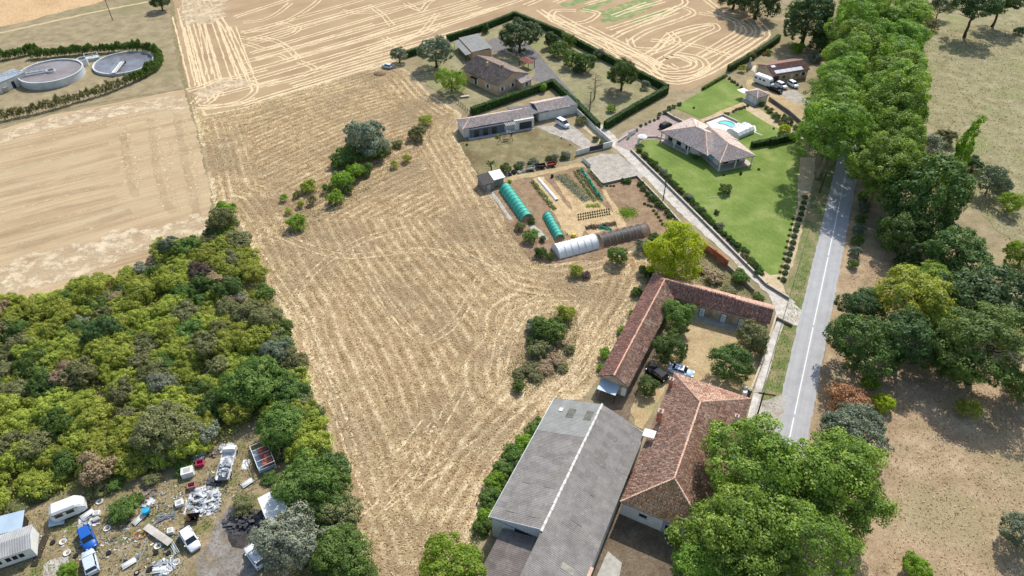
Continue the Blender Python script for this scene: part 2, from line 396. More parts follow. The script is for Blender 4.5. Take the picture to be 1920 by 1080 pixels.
f = mth(t, 'ADD', mth(t, 'ADD', mth(t, 'MULTIPLY', row, .12), mth(t, 'MULTIPLY', s2, .012)), mth(t, 'ADD', mth(t, 'MULTIPLY', nf, .66), mth(t, 'MULTIPLY', nm, .30)))
f = mth(t, 'ADD', f, mth(t, 'MULTIPLY', mth(t, 'SUBTRACT', 1.0, mth(t, 'DIVIDE', attr(t, 'edge'), 12.0, clamp=True)), .035))
col = ramp(t, f, [(.38, S(104,82,58)), (.46, S(152,127,94)), (.545, S(186,161,123)), (.64, S(226,208,170))])
wdm = ramp(t, nb, [(.46, G1), (.62, W1)])
col = mixc(t, mth(t, 'MULTIPLY', wdm, .62), col, mixc(t, nf, S(100,86,68), S(164,144,114)))
col = mixc(t, mth(t, 'MULTIPLY', ramp(t, noise(t, .11, 4, .7), [(.55, G1), (.7, W1)]), .4), col, S(168,132,96))
t.links.new(col, b.inputs['Base Color']); b.inputs['Roughness'].default_value = .95; b.inputs['Specular IOR Level'].default_value = .1
bump(t, b, mth(t, 'ADD', nf, mth(t, 'MULTIPLY', s1, .05)), .9, .2)
struct(obj('stubble_field', me, M_fc))
# loose straw lying in swaths: pale lines left by the combine
M_swath, t, b, o = nodes('straw_swath')
cs = ramp(t, noise(t, 2.2, 5, .7), [(.36, S(190,163,124)), (.5, S(214,191,152)), (.64, S(230,212,178))])
t.links.new(cs, b.inputs['Base Color']); b.inputs['Roughness'].default_value = .95; b.inputs['Specular IOR Level'].default_value = .1; bump(t, b, noise(t, 5, 5), .6, .1)
def ragged(t, b, o, sc, lo, hi):
    tr = t.nodes.new('ShaderNodeBsdfTransparent'); mx = t.nodes.new('ShaderNodeMixShader')
    t.links.new(ramp(t, noise(t, sc, 5, .75), [(lo, G1), (hi, W1)]), mx.inputs[0]); t.links.new(tr.outputs[0], mx.inputs[1]); t.links.new(b.outputs[0], mx.inputs[2]); t.links.new(mx.outputs[0], o.inputs[0])
ragged(t, b, o, .9, .26, .44)
rg = random.Random(11)
def swaths(name, lines, m, w=.55, amp=.16, pair=0.0, seed=0):
    LAYER[0] += .001; mb = MB()
    for k, ln in enumerate(lines):
        ww = w; pr = pair
        if isinstance(ln, tuple): ln, ww, pr = ln
        pts = [G(*p) for p in ln]; z = LAYER[0] + .0001*(k % 60)
        if pr:
            sp = smooth_path(pts, 4.0); n = len(sp)
            for sgn in (-1, 1):
                o_ = []
                for i, p in enumerate(sp):
                    d = (sp[min(i+1,n-1)]-sp[max(i-1,0)]).normalized(); o_.append(p+Vector((-d.y,d.x,0))*sgn*pr/2)
                strip_geo(mb, o_, ww, z, amp, 1.6, rg)
        else: strip_geo(mb, pts, ww, z, amp, 1.6, rg)
    LAYER[0] += .0065
    return stuff(tag(mb.build(name, m), 'x', 'straw'))
T = []
# long straight passes of the upper field
def tline(a, b, w=.6, pr=1.9, bow=0): T.append(([a, ((a[0]+b[0])/2, (a[1]+b[1])/2+bow), b], w, pr))
for a, b in [((455,62),(760,-25)),((440,32),(600,-20)),((470,100),(905,-30)),((450,118),(980,-28)),((455,88),(840,-28)),((460,135),(900,12)),((470,150),(930,14)),((480,163),(885,52)),((545,160),(860,66)),((500,182),(820,85)),((455,196),(740,112)),((465,75),(700,10)),((480,110),(700,45)),((600,128),(960,5)),((690,95),(1010,-12)),((640,85),(1030,-40)),((520,118),(800,30))]:
    tline(a, b, rg.uniform(.5,.85), rg.choice([1.7,1.9,2.1]), rg.uniform(-2,2))
for ln in [[(455,42),(490,38),(520,25),(545,5)],[(450,60),(500,55),(540,38),(580,15),(610,-10)],[(520,42),(545,48),(560,53),(545,65),(500,75),(450,70)],[(480,68),(520,78),(538,88)],[(460,80),(500,92),(530,85),(560,110)],[(700,15),(720,30),(735,48)],[(760,5),(790,20),(800,8),(820,-6)],[(640,20),(690,24),(760,12),(790,18)],[(735,88),(755,78),(770,70),(800,65),(830,45)],[(720,70),(745,85),(750,80),(790,60),(820,25)],[(560,115),(590,130),(545,150),(500,160)],[(480,112),(520,103),(545,112),(560,100)]]:
    T.append((ln, .5, 1.8))
# headland passes on the left
for a, b in [((330,30),(365,165)),((338,15),(372,160)),((350,50),(380,160)),((345,0),(398,190)),((365,-20),(420,180)),((378,40),(410,150)),((395,20),(440,150)),((410,30),(462,155)),((425,50),(478,165)),((435,50),(468,140)),((385,0),(430,60)),((352,-20),(375,60)),((372,10),(392,140))]:
    tline(a, b, rg.uniform(.35,.7), rg.choice([1.8,2.4,0]), 0)
for ln in [[(362,195),(378,180),(400,172),(440,160),(470,158),(478,170),(455,188),(420,198),(390,202),(365,198)],[(385,195),(400,185),(410,170),(425,165)],[(372,165),(410,150),(450,150),(490,160)],[(350,170),(420,150),(500,130)],[(380,200),(440,196),(480,185)],[(360,190),(420,176),(520,150)]]:
    T.append((ln, .6, 1.6))
# loops on the right part of the upper field
for ln in [[(1080,20),(1040,20),(1035,38),(1060,45),(1100,40),(1120,24),(1090,18)],[(1045,28),(1090,52),(1160,85),(1230,120)],[(1100,50),(1180,90),(1250,128)],[(1010,18),(1060,50),(1140,78),(1215,112),(1232,124)],[(1140,78),(1155,96),(1210,104),(1250,75),(1290,60),(1340,46),(1345,54),(1310,70),(1260,100),(1234,115),(1232,125),(1250,132),(1290,128),(1300,118),(1270,106),(1245,108)],[(1180,72),(1190,90),(1230,92),(1255,65),(1300,50),(1335,45)],[(1150,70),(1180,55),(1240,30),(1275,12),(1300,25),(1280,35),(1210,60),(1180,80)],[(1255,120),(1275,130),(1300,122),(1295,110),(1260,104)],[(1310,25),(1370,35),(1385,55),(1360,75),(1310,105)],[(1330,20),(1400,50),(1395,70),(1350,95),(1318,110)],[(1402,35),(1420,50),(1418,70),(1370,100),(1310,140),(1260,150),(1230,140),(1180,115)],[(1415,35),(1438,62),(1420,80),(1370,112),(1320,140),(1270,155),(1235,150),(1150,108)],[(1235,118),(1230,130),(1250,140),(1300,138),(1325,125),(1310,108),(1270,100)],[(1020,25),(1100,65),(1200,115),(1240,148)],[(1220,75),(1300,85),(1370,105)],[(1250,25),(1285,5),(1270,-10)],[(1310,-10),(1360,25),(1390,30)],[(1065,58),(1130,92),(1200,140)],[(1255,60),(1270,75),(1250,90),(1215,100)],[(1140,55),(1260,16)],[(1160,62),(1270,22)],[(1180,20),(1245,2)],[(1100,8),(1180,-14)],[(1040,5),(1110,-20)],[(985,10),(1060,-20)],[(1150,30),(1215,5)]]:
    T.append((ln, .7, 2.0))
swaths('straw_swaths', T, M_swath)['label'] = 'pale straw swaths and looping tracks on the upper stubble field'
# wide pale straw heaps at the headland corner
_t = M_yardg.node_tree; ragged(_t, _t.nodes['Principled BSDF'], _t.nodes['Material Output'], .35, .3, .56)
M_strawp = groundmat('straw_litter', [S(184,162,130), S(206,186,154), S(224,208,180)], mid=.5, fine=3, patchc=S(170,144,112), big=.25, pt=(.56,.7))
_t = M_strawp.node_tree; ragged(_t, _t.nodes['Principled BSDF'], _t.nodes['Material Output'], .3, .36, .56)
patch('straw_litter', [(340,0),(420,-15),(430,30),(400,45),(345,45)], M_strawp, amp=1.2)
patch('straw_litter', [(362,175),(415,150),(450,148),(470,158),(420,172),(380,186)], M_strawp, amp=.9)
LF = []
for a, b in [((-20,330),(215,268)),((-20,372),(230,306)),((-20,405),(235,340)),((-20,440),(240,372)),((-20,300),(140,272)),((-20,470),(270,405)),((-20,280),(300,205)),((40,280),(200,232))]:
    LF.append(([a, ((a[0]+b[0])/2, (a[1]+b[1])/2+rg.uniform(-3,3)), b], rg.uniform(.5,.9), 0))
for ln in [[(230,245),(232,300),(245,340),(265,355)],[(278,215),(285,270),(300,360),(310,395)],[(292,212),(300,270),(315,340),(340,400)],[(325,205),(338,280),(352,350),(360,385)],[(345,215),(360,290),(375,385)],[(240,245),(252,310),(265,345)],[(205,225),(235,240),(245,270)],[(310,255),(322,280),(318,330),(312,340)],[(250,222),(350,228)],[(250,310),(275,285),(280,300)]]:
    LF.append((ln, 1.1, 0))
M_swl = mat('faint_swath', S(210,188,150), S(194,170,132), 1.2, .95, .1, .5, 5, lo=.4, hi=.6, detail=6)
_t = M_swl.node_tree; ragged(_t, _t.nodes['Principled BSDF'], _t.nodes['Material Output'], .9, .42, .6)
M_swc = M_swath.copy(); _t = M_swc.node_tree; _r = [n for n in _t.nodes if n.bl_idname == 'ShaderNodeValToRGB'][-1]; _r.color_ramp.elements[0].position = .4; _r.color_ramp.elements[1].position = .56
swaths('straw_swaths', LF, M_swl, amp=.4)['label'] = 'faint pale straw lines across the stubble field beside the thicket'
M_band = mat('weedy_band', S(158,138,108), S(168,147,116), .8, .95, .1, .5, 5)
_t = M_band.node_tree; ragged(_t, _t.nodes['Principled BSDF'], _t.nodes['Material Output'], .12, .3, 1.0)
_t.nodes['Mix Shader'].inputs[0].links[0].from_node.color_ramp.elements[1].color = (.45,.45,.45,1)
LAYER[0] += .001; mbb = MB()
for k_, (ln, w_) in enumerate([([(0,450),(300,375),(580,310)],2.0),([(0,530),(300,455),(620,370)],2.2),([(0,580),(300,520),(640,450)],3.0),([(0,640),(300,585),(650,530)],2.0),([(0,720),(300,660),(620,590)],1.6),([(0,800),(300,735),(600,660)],2.0),([(0,885),(350,790),(700,670)],2.8),([(0,985),(200,930),(420,875),(760,780)],3.0),([(800,180),(830,400),(880,610),(930,680)],1.8),([(660,270),(690,480),(725,600)],1.8),([(940,150),(990,420),(1035,610),(1050,700)],2.0),([(0,340),(300,280),(570,215)],3.0)]):
    strip_geo(mbb, [G(x/2.843-(60 if x == 0 else 0), 160+y/2.843+(16 if x == 0 else 0)) for x, y in ln], w_, LAYER[0]+.0001*k_, .3, 1.5, rg)
struct(mbb.build('weedy_bands', M_band)); LAYER[0] += .0015
# pale headland of the left field
patch('straw_litter', [(-150,275),(0,248),(100,220),(250,192),(345,180),(352,205),(250,212),(150,232),(60,252),(-150,300)], M_strawp, amp=.8, seed=4)
patch('straw_litter', [(-100,520),(0,498),(120,462),(230,430),(330,415),(372,400),(390,430),(300,470),(150,520),(-100,580)], M_strawp, amp=1.5, seed=5)
# tracks in the centre field
CF = [[(1200,555),(1100,690),(1000,790),(930,880),(885,990)],[(1180,565),(1085,695),(985,800),(915,890),(870,990)],[(1105,600),(1080,650),(1020,720),(970,765),(940,790)],[(560,640),(610,760),(650,880),(690,960)],[(575,640),(630,760),(670,880)],[(550,560),(600,500),(680,450),(760,430)],[(660,450),(720,560),(800,640),(870,580),(900,520)],[(520,440),(640,480),(800,470),(940,510)],[(690,970),(760,900),(800,840),(870,720)],[(660,880),(740,860),(800,790)],[(940,690),(950,650),(980,590)],[(925,700),(935,650),(965,590),(1010,560),(1080,560)],[(940,745),(970,768),(1010,760),(1060,715),(1110,640),(1110,580)],[(700,960),(790,900),(900,830)],[(860,460),(930,500),(960,540),(955,600)],[(480,470),(560,590),(600,680)]]
swaths('straw_swaths', [(ln, .35, 1.6) for ln in CF], M_swc, amp=.15)['label'] = 'pale straw tracks curving across the wide central stubble field'

# --- paved and planted ground
patch('meadow', [(1700,60),(1760,-20),(1900,-60),(2300,-60),(2300,700),(1920,480),(1860,420),(1790,330),(1740,230),(1715,150)], M_meadow, amp=.8)
patch('bare_paddock', [(1600,480),(1680,440),(1760,500),(1900,560),(2200,640),(2200,1200),(1560,1200),(1590,1000),(1540,800),(1580,640)], M_bare, amp=.8)
# main road along a straight line
ra, rb = (G(1545.2,400)+G(1594.8,400))/2, (G(1469.6,720)+G(1534,720))/2
rdir = (ra-rb).normalized(); rn = Vector((rdir.y, -rdir.x, 0))      # rn points to the right of travel (away from the villa)
RW = 5.35
_ra = math.atan2(rdir.y, rdir.x); t = M_road.node_tree; b = t.nodes['Principled BSDF']
_rv = rotmap(t, pos(t), _ra, (1,1,1)); _c0 = rb.x*(-math.sin(_ra))+rb.y*math.cos(_ra); t.links.new(_rv, _r0.inputs[0])
_off = mth(t, 'ABSOLUTE', mth(t, 'SUBTRACT', _r0.outputs[1], _c0))
_tr = mth(t, 'ABSOLUTE', mth(t, 'SUBTRACT', mth(t, 'ABSOLUTE', mth(t, 'SUBTRACT', _off, 1.35)), .72))
_st = noise(t, 1.0, 5, .65, rotmap(t, pos(t), _ra, (.05, .9, 1)))
_cl = ramp(t, mth(t, 'ADD', mth(t, 'MULTIPLY', noise(t, .5, 6, .7), .75), mth(t, 'MULTIPLY', _st, .25)), [(.34, S(156,155,154)), (.5, S(166,165,164)), (.66, S(174,173,171))])
_cl = mixc(t, mth(t, 'MULTIPLY', ramp(t, _tr, [(.0, W1), (.28, G1)]), .22), _cl, S(140,137,134))
_cl = mixc(t, mth(t, 'MULTIPLY', ramp(t, noise(t, .16, 2, .5), [(.62, G1), (.64, W1)]), .2), _cl, S(146,144,142))
_cl = mixc(t, mth(t, 'MULTIPLY', ramp(t, _off, [(.0, G1), (1.0, G1)]), 0.0), _cl, S(170,160,140))
t.links.new(_cl, b.inputs['Base Color']); b.inputs['Roughness'].default_value = .85; b.inputs['Specular IOR Level'].default_value = .2; bump(t, b, noise(t, 14, 4), .15, .03)
def along(s, off=0.0, z=0.0):
    p = rb + rdir*s + rn*off; return Vector((p.x, p.y, z))
def road_strip(name, s0, s1, o0, o1, m, z, amp=.0, kind=struct, step=2.0, seed=0):
    rg_ = random.Random(seed); n = max(1, int(abs(s1-s0)/step)); vs = []
    for i in range(n+1):
        s = lerp(s0, s1, i/n); vs += [along(s, o0+rg_.uniform(-amp, amp), z), along(s, o1+rg_.uniform(-amp, amp), z)]
    mb = MB(); mb.add(vs, [(2*i, 2*i+1, 2*i+3, 2*i+2) for i in range(n)]); return kind(mb.build(name, m))
road_strip('verge', -60, 400, -6.2, -RW/2+.2, M_verge, .050, .3, seed=1)
road_strip('verge', -60, 400, RW/2-.2, RW/2+2.4, M_bare, .050, .5, seed=2)
road_strip('road', -70, 500, -RW/2, RW/2, M_road, .060, .11, step=.9)
def s_at(px, py): return (G(px, py)-rb).dot(rdir)
gaps = [s_at(1525,612), s_at(1489,780)]; per = abs(gaps[0]-gaps[1]); s0 = gaps[1]
k = -3
while s0 + k*per < 300:
    rs_ = road_strip('centre_line', s0+k*per+.35, s0+(k+1)*per-.35, -.1, .1, M_paint, .064, .008); k += 1
LAYER[0] = max(LAYER[0], .0525); print('LAYER', LAYER[0])
# ================================================================== VEGETATION
def leaf_quads(C, Nn, size, rs, aspect=.7):
    """one bent leaf-cluster face per centre C, facing normal Nn"""
    n = len(C); r = rs.normal(size=(n, 3)); u = np.cross(Nn, r); u /= np.linalg.norm(u, axis=1, keepdims=True)+1e-9
    v = np.cross(Nn, u); s = size*rs.uniform(.65, 1.35, (n, 1))
    V = np.empty((n, 4, 3)); V[:, 0] = C-u*s*.5; V[:, 1] = C-v*s*.5*aspect+Nn*s*.12; V[:, 2] = C+u*s*.5; V[:, 3] = C+v*s*.5*aspect+Nn*s*.12
    return V.reshape(-1, 3), np.arange(4*n).reshape(-1, 4)
def unit(rs, n):
    d = rs.normal(size=(n, 3)); return d/np.linalg.norm(d, axis=1, keepdims=True)
def crown_mesh(name, lobes, npuff, per, rho, leaf, seed, flat=.85, fill=.35, under=.75, drop=.55):
    """leafy puffs over the surface of the lobes, each a rough dome of leaf faces, and a looser inner fill"""
    rs = np.random.default_rng(seed); LB = np.array(lobes, float); ar = LB[:, 3]*LB[:, 4]+LB[:, 4]*LB[:, 5]+LB[:, 3]*LB[:, 5]; pr = ar/ar.sum()
    def surf(n, r0, r1):
        k = rs.choice(len(LB), n, p=pr); L = LB[k]; d = unit(rs, n); low = d[:, 2] < -under; d[low, 2] *= -1
        C = L[:, :3]+d*L[:, 3:]*rs.uniform(r0, r1, n)[:, None]; out = d/L[:, 3:]; out /= np.linalg.norm(out, axis=1, keepdims=True); keep = np.ones(n, bool)
        for j in range(len(LB)): q = (((C-LB[j, :3])/LB[j, 3:])**2).sum(1); keep &= ~((q < drop) & (k != j))
        return C[keep], out[keep]
    C, out = surf(npuff, .8, 1.05); nc = len(C); R = rho*rs.uniform(.55, 1.4, nc)
    dv = unit(rs, nc*per).reshape(nc, per, 3); dot = (dv*out[:, None, :]).sum(2, keepdims=True); dv = np.where(dot < -.25, dv-2*dot*out[:, None, :], dv)
    off = dv*(R[:, None, None]*rs.uniform(.6, 1.08, (nc, per, 1)))*np.array([1, 1, flat])
    P1 = (C[:, None, :]+off).reshape(-1, 3); N1 = dv.reshape(-1, 3)*1.1+np.repeat(out, per, 0)*.25+np.array([0, 0, .25])+rs.normal(size=P1.shape)*.42
    r1 = np.repeat(rs.random(nc), per)*.5+rs.random(nc*per)*.5
    nf = int(nc*per*fill); P2, o2 = surf(nf, .55, .86); N2 = o2*.6+np.array([0, 0, .3])+rs.normal(size=P2.shape)*.6
    Pn = np.concatenate([P1, P2]); Nn = np.concatenate([N1, N2]); Nn /= np.linalg.norm(Nn, axis=1, keepdims=True)
    V, F = leaf_quads(Pn, Nn, leaf, rs)
    return mesh_np(name, V, F, np.repeat(np.clip(np.concatenate([r1, rs.random(len(P2))]), 0, 1), 4))
def trunk_mesh(name, h, r0, r1, limbs, seed, top=None, n=7):
    rg_ = random.Random(seed); mb = MB(); p = [Vector((0, 0, -.02*h))]; k = 6
    for i in range(1, k+1): p.append(Vector((rg_.uniform(-.04, .04)*h, rg_.uniform(-.04, .04)*h, h*i/k)))
    rr = [r0*1.35]+[lerp(r0, r1, i/k) for i in range(1, k+1)]; mb.tube(p, rr, n)
    for (z, L, up, a) in limbs:
        i = min(k-1, int(z*k)); b = p[i].lerp(p[i+1], z*k-i); r = lerp(r0, r1, z)*.6
        d = Vector((math.cos(a), math.sin(a), 0)); q = [b]
        for j in range(1, 5): q.append(b + d*(L*j/4) + Vector((rg_.uniform(-.05,.05)*L, rg_.uniform(-.05,.05)*L, up*L*(j/4)**1.2)))
        mb.tube(q, [r, r*.8, r*.55, r*.35, r*.12], 5)
    return mb.mesh(name, True)
def limbs(n, seed, z0=.35, z1=.95, L=.7, up=.6):
    rg_ = random.Random(seed); return [(lerp(z0, z1, (i+.5)/n), L*rg_.uniform(.7, 1.1), up*rg_.uniform(.6, 1.4), i*2.4+rg_.uniform(-.5, .5)) for i in range(n)]
def lobes_round(n, seed, R=1.0, H=.85, zc=1.2, lr=.55):
    rg_ = random.Random(seed); out = [(0, 0, zc, R*.66, R*.66, H*.72)]
    for i in range(n):
        a = i*2.399+rg_.uniform(-.3, .3); e = rg_.uniform(-.8, .95); c = math.sqrt(max(0, 1-e*e*.8)); l = lr*rg_.uniform(.72, 1.15)
        out.append((math.cos(a)*c*(R-l*.9), math.sin(a)*c*(R-l*.9), zc+e*(H-l*.75), l, l*rg_.uniform(.85,1.1), l*.85))
    return out
# kind -> (crown meshes, trunk meshes, crown centre height in units of crown radius, leaf material default)
KIND = {}
def kind(name, variants, zc): KIND[name] = (variants, zc)
M_bark = mat('bark', S(96,82,66), S(70,58,46), 3, .9, .2, .5, 8)
M_barkp = mat('plane_bark', S(150,140,116), S(108,98,78), 1.2, .9, .2, .3, 5)
M_twig = mat('dry_twigs', S(142,124,104), S(108,92,76), 3, .9, .1)
def make_kind(name, nv, zc, fn, trunk): kind(name, [(fn(i), trunk(i)) for i in range(nv)], zc)
make_kind('broad', 4, .98, lambda i: crown_mesh('crown', lobes_round(11, 20+i, 1, .86, .98, .5), 270, 72, .18, .07, 40+i, fill=.5), lambda i: trunk_mesh('trunk', 1.2, .075, .04, limbs(6, i), i))
make_kind('plane', 3, 1.9, lambda i: crown_mesh('crown', lobes_round(15, 60+i, 1, 1.25, 1.9, .46), 360, 95, .155, .052, 80+i), lambda i: trunk_mesh('trunk', 2.1, .075, .045, limbs(8, 5+i, .4, .98, .75, .9), 9+i))
make_kind('dense', 3, .92, lambda i: crown_mesh('crown', lobes_round(10, 120+i, 1, .95, .92, .5), 430, 60, .14, .056, 140+i, fill=.7), lambda i: trunk_mesh('trunk', 1.0, .085, .04, limbs(5, 12+i), 17+i))
make_kind('shrub', 6, .62, lambda i: crown_mesh('crown', [(0,0,.42,.62,.62,.5)]+[(.55*math.cos(a+i), .55*math.sin(a+i), .42+.16*((j*7+i) % 4), .42, .4, .44) for j, a in enumerate((0,1.05,2.1,3.14,4.2,5.2))]+[(.1,-.1,.86,.4,.4,.36)], 190, 42, .155, .085, 180+i, under=.3, flat=1.05), lambda i: trunk_mesh('stem', .7, .04, .02, limbs(4, 22+i, .1, .9, .5, .8), 25+i, n=5))
make_kind('sparse', 3, .9, lambda i: crown_mesh('crown', lobes_round(7, 220+i, 1, .8, .9, .42), 90, 44, .2, .085, 240+i, fill=.5), lambda i: trunk_mesh('trunk', .9, .05, .025, limbs(6, 32+i, .2, .95, .8, .7), 35+i, n=5))
make_kind('cone', 2, 1.5, lambda i: crown_mesh('crown', [(0,0,.35+.36*j,max(.14,.98-.15*j),max(.14,.98-.15*j),.34) for j in range(7)], 220, 45, .15, .08, 260+i, flat=.5), lambda i: trunk_mesh('trunk', 2.6, .07, .02, [], 45+i))
make_kind('column', 2, 2.6, lambda i: crown_mesh('crown', [(.12*math.cos(j*2+i),.12*math.sin(j*2+i),.9+.5*j,.8-.07*j,.8-.07*j,.62) for j in range(8)], 200, 50, .24, .12, 280+i), lambda i: trunk_mesh('trunk', 4.4, .1, .03, [], 55+i))
make_kind('pine', 2, 1.35, lambda i: crown_mesh('crown', [(.62*math.cos(a+i)*s_, .62*math.sin(a+i)*s_, 1.35+.2*math.sin(3*a+i), .42, .42, .24) for a, s_ in ((0,1),(1.1,.9),(2.1,1),(3,1.05),(4,.9),(5.2,1),(.5,.3),(3.6,.35))], 150, 70, .15, .06, 300+i, flat=.6), lambda i: trunk_mesh('trunk', 1.25, .06, .035, limbs(6, 62+i, .5, .95, .7, .4), 65+i))
make_kind('weeping', 1, .95, lambda i: crown_mesh('crown', lobes_round(9, 320, 1, .75, .95, .5), 170, 70, .16, .07, 321, flat=1.7), lambda i: trunk_mesh('trunk', .9, .07, .04, limbs(5, 72), 75))
make_kind('ball', 2, .5, lambda i: crown_mesh('crown', [(0,0,.5,.92,.92,.5)], 150, 22, .1, .10, 340+i, under=.6), lambda i: trunk_mesh('stem', .3, .06, .04, [], 85+i, n=5))
# --- leaf materials
L_plane = leafmat('plane_leaves', S(80,110,42), S(120,152,58), S(182,206,98), .38, vary=.12)
L_oak = leafmat('oak_leaves', S(60,84,40), S(88,114,54), S(124,146,74), .3, vary=.15)
L_dark = leafmat('dark_leaves', S(52,74,42), S(76,100,56), S(110,132,76), .25, vary=.12)
L_grey = leafmat('grey_green_leaves', S(78,94,74), S(114,128,102), S(156,166,140), .2, vary=.1)
L_sage = leafmat('sage_leaves', S(100,114,94), S(136,150,126), S(174,184,160), .2, vary=.05)
L_silver = leafmat('silver_leaves', S(104,112,92), S(140,146,124), S(176,180,158), .2, vary=.1)
L_lime = leafmat('lime_leaves', S(132,148,30), S(180,192,44), S(214,216,80), .45, vary=.06)
L_yellowgreen = leafmat('yellow_green_leaves', S(122,136,58), S(162,172,72), S(204,204,100), .4, vary=.18)
L_green = leafmat('mid_green_leaves', S(72,98,42), S(102,128,58), S(140,160,84), .35, vary=.18)
L_bright = leafmat('bright_green_leaves', S(98,130,38), S(134,166,54), S(176,196,88), .45, vary=.12)
L_olive = leafmat('olive_leaves', S(92,96,58), S(124,126,80), S(160,158,110), .25, vary=.15)
L_dead = leafmat('dead_leaves', S(128,108,80), S(162,140,108), S(190,170,136), .15, vary=.15)
L_purple = leafmat('purple_leaves', S(74,58,54), S(98,80,74), S(126,106,96), .15, vary=.1)
L_russet = leafmat('russet_leaves', S(150,102,72), S(180,132,98), S(202,160,120), .3, vary=.08)
L_hedge = leafmat('hedge_leaves', S(40,72,22), S(64,102,32), S(104,138,56), .2, vary=.06)
TREES = []
def plant(kind_, m, name, label, cat, group=None, loc=(0,0), r=1.0, zs=1.0, var=None, rz=None, bark=None, parts=('trunk','crown')):
    vs_, zc = KIND[kind_]; v = RNG.randrange(len(vs_)) if var is None else var % len(vs_)
    cr, tr = vs_[v]
    t_ = thing(name, label, cat, (loc[0], loc[1], 0), RNG.uniform(0, 6.28) if rz is None else rz, group)
    t_.scale = (r, r, r*zs)
    obj(parts[0], tr, bark or M_bark, t_); obj(parts[1], cr, m, t_)
    TREES.append((loc[0], loc[1], r)); return t_
def tree(kind_, m, cx, cy, wpx, label, zs=1.0, name='broadleaf_tree', cat='tree', group=None, var=None, bark=None, parts=('trunk','crown')):
    """crown seen centred at photo pixel (cx, cy), wpx pixels across; stands where that crown's height puts it on the ground"""
    zc = KIND[kind_][1]; p = G(cx, cy, 4)
    for _ in range(4): r = .5*wpx*mpp(p)*1.02; p = G(cx, cy, zc*r*zs)
    return plant(kind_, m, name, label, cat, group, (p.x, p.y), r, zs, var, bark=bark, parts=parts)
def ptree(kind_, m, bx, by, r, label, zs=1.0, name='broadleaf_tree', cat='tree', group=None, var=None, bark=None, parts=('trunk','crown')):
    p = G(bx, by); return plant(kind_, m, name, label, cat, group, (p.x, p.y), r, zs, var, bark=bark, parts=parts)

# --- the plane avenue either side of the road
zc_pl = KIND['plane'][1]
left_s, right_s = [], []
def avenue(s, off, r, zs, label, grp):
    p = along(s, off); plant('plane', L_plane, 'plane_tree', label, 'tree', grp, (p.x, p.y), r, zs, bark=M_barkp)
GA = 'plane trees of the roadside avenue'
s_first = s_at(1600,360)
LBL_L = 'tall bright green plane tree in the avenue, on the villa side of the road'
LBL_R = 'tall bright green plane tree in the avenue, on the meadow side of the road'
ORD = 'first second third fourth fifth sixth seventh eighth ninth tenth eleventh twelfth thirteenth'.split()
for i in range(11):
    avenue(s_first + 2 + i*11.8 + RNG.uniform(-1.2, 1.2), -6.4+RNG.uniform(-.6,.6), RNG.uniform(6.9, 8.3), RNG.uniform(.70, .88), '%s plane tree from the open road end of the avenue, villa side' % ORD[i], GA)
    avenue(s_at(1600,385) + i*11.8 + RNG.uniform(-1.2, 1.2), 6.2+RNG.uniform(-.6,.6), RNG.uniform(6.8, 8.2), RNG.uniform(.70, .88), '%s plane tree from the open road end of the avenue, meadow side' % ORD[i], GA)
# foreground planes beside the house
for cx, cy, w, lb in [(1418,876,190,'big bright green plane tree overhanging the red house roof beside the road'),(1572,905,190,'big bright green plane tree leaning over the road past the red house'),(1372,1008,200,'large green plane tree at the front yard corner of the red house'),(1495,1010,195,'large green plane tree between the road and the front yard'),(1328,1085,140,'lower green plane tree in the front yard below the corner one')]:
    tree('plane', L_plane, cx, cy, w, lb, .72, 'plane_tree', bark=M_barkp)

# --- the meadow and paddock beyond the road
tree('broad', L_oak, 1735,365,135, 'wide dark green tree at the avenue foot behind the thin roadside hedge', 1.15)
tree('broad', L_oak, 1700,430,100, 'lower dark green tree in front of the wide one by the avenue', .9)
tree('cone', L_dark, 1712,480,52, 'dark conical conifer shaded by the avenue edge trees', .8, 'conifer')
tree('broad', L_oak, 1795,478,112, 'rounded dark leafy tree standing alone above the lime coloured tree', .85)
tree('column', L_bright, 1802,292,42, 'slender upright poplar with two tapering green plumes', 1.5, 'poplar_tree')
tree('column', L_green, 1787,335,28, 'short upright green poplar at the foot of the taller one', .8, 'poplar_tree')
tree('sparse', L_grey, 1862,335,58, 'leaning grey green pine with bare trunk in the paddock', 1.25, 'pine_tree')
tree('sparse', L_bright, 1897,378,48, 'small bright green tree on a thin trunk beside the leaning pine', 1.0)
tree('shrub', L_dark, 1825,310,38, 'dark bush behind the poplars at the meadow edge', 1.0, 'bush', 'bush')
tree('sparse', L_silver, 1735,275,60, 'grey airy shrub between the avenue and the poplars', .9, 'bush', 'bush')
tree('shrub', L_olive, 1770,258,42, 'olive green bush at the meadow corner above the grey shrub', .9, 'bush', 'bush')
tree('shrub', L_grey, 1880,345,36, 'dusky bush behind the leaning pine', 1, 'bush', 'bush')
tree('broad', L_bright, 1920,478,60, 'bright green tree at the paddock edge', 1.0)
tree('broad', L_bright, 1735,528,95, 'flat topped fresh green tree behind the lime coloured tree', .7)
tree('broad', L_yellowgreen, 1712,562,125, 'broad lime coloured tree in the middle of the paddock clump', 1.0)
tree('broad', L_yellowgreen, 1762,600,90, 'second lime coloured tree among the paddock clump', 1.0)
tree('broad', L_dark, 1845,558,150, 'large dark green tree behind the paddock clump', .8)
tree('dense', L_dark, 1612,580,78, 'dark rounded tree nearest the road in the paddock clump', .95)
tree('dense', L_oak, 1620,650,125, 'big dark round tree beside the road with dense foliage', 1.0)
tree('dense', L_dark, 1700,640,115, 'big dark tree between the roadside tree and the lime coloured tree', 1.05)
tree('plane', L_green, 1858,650,168, 'very large green tree shading the paddock', .62)
tree('broad', L_green, 1780,680,80, 'leafy green tree crowded against the very large paddock tree', .9)
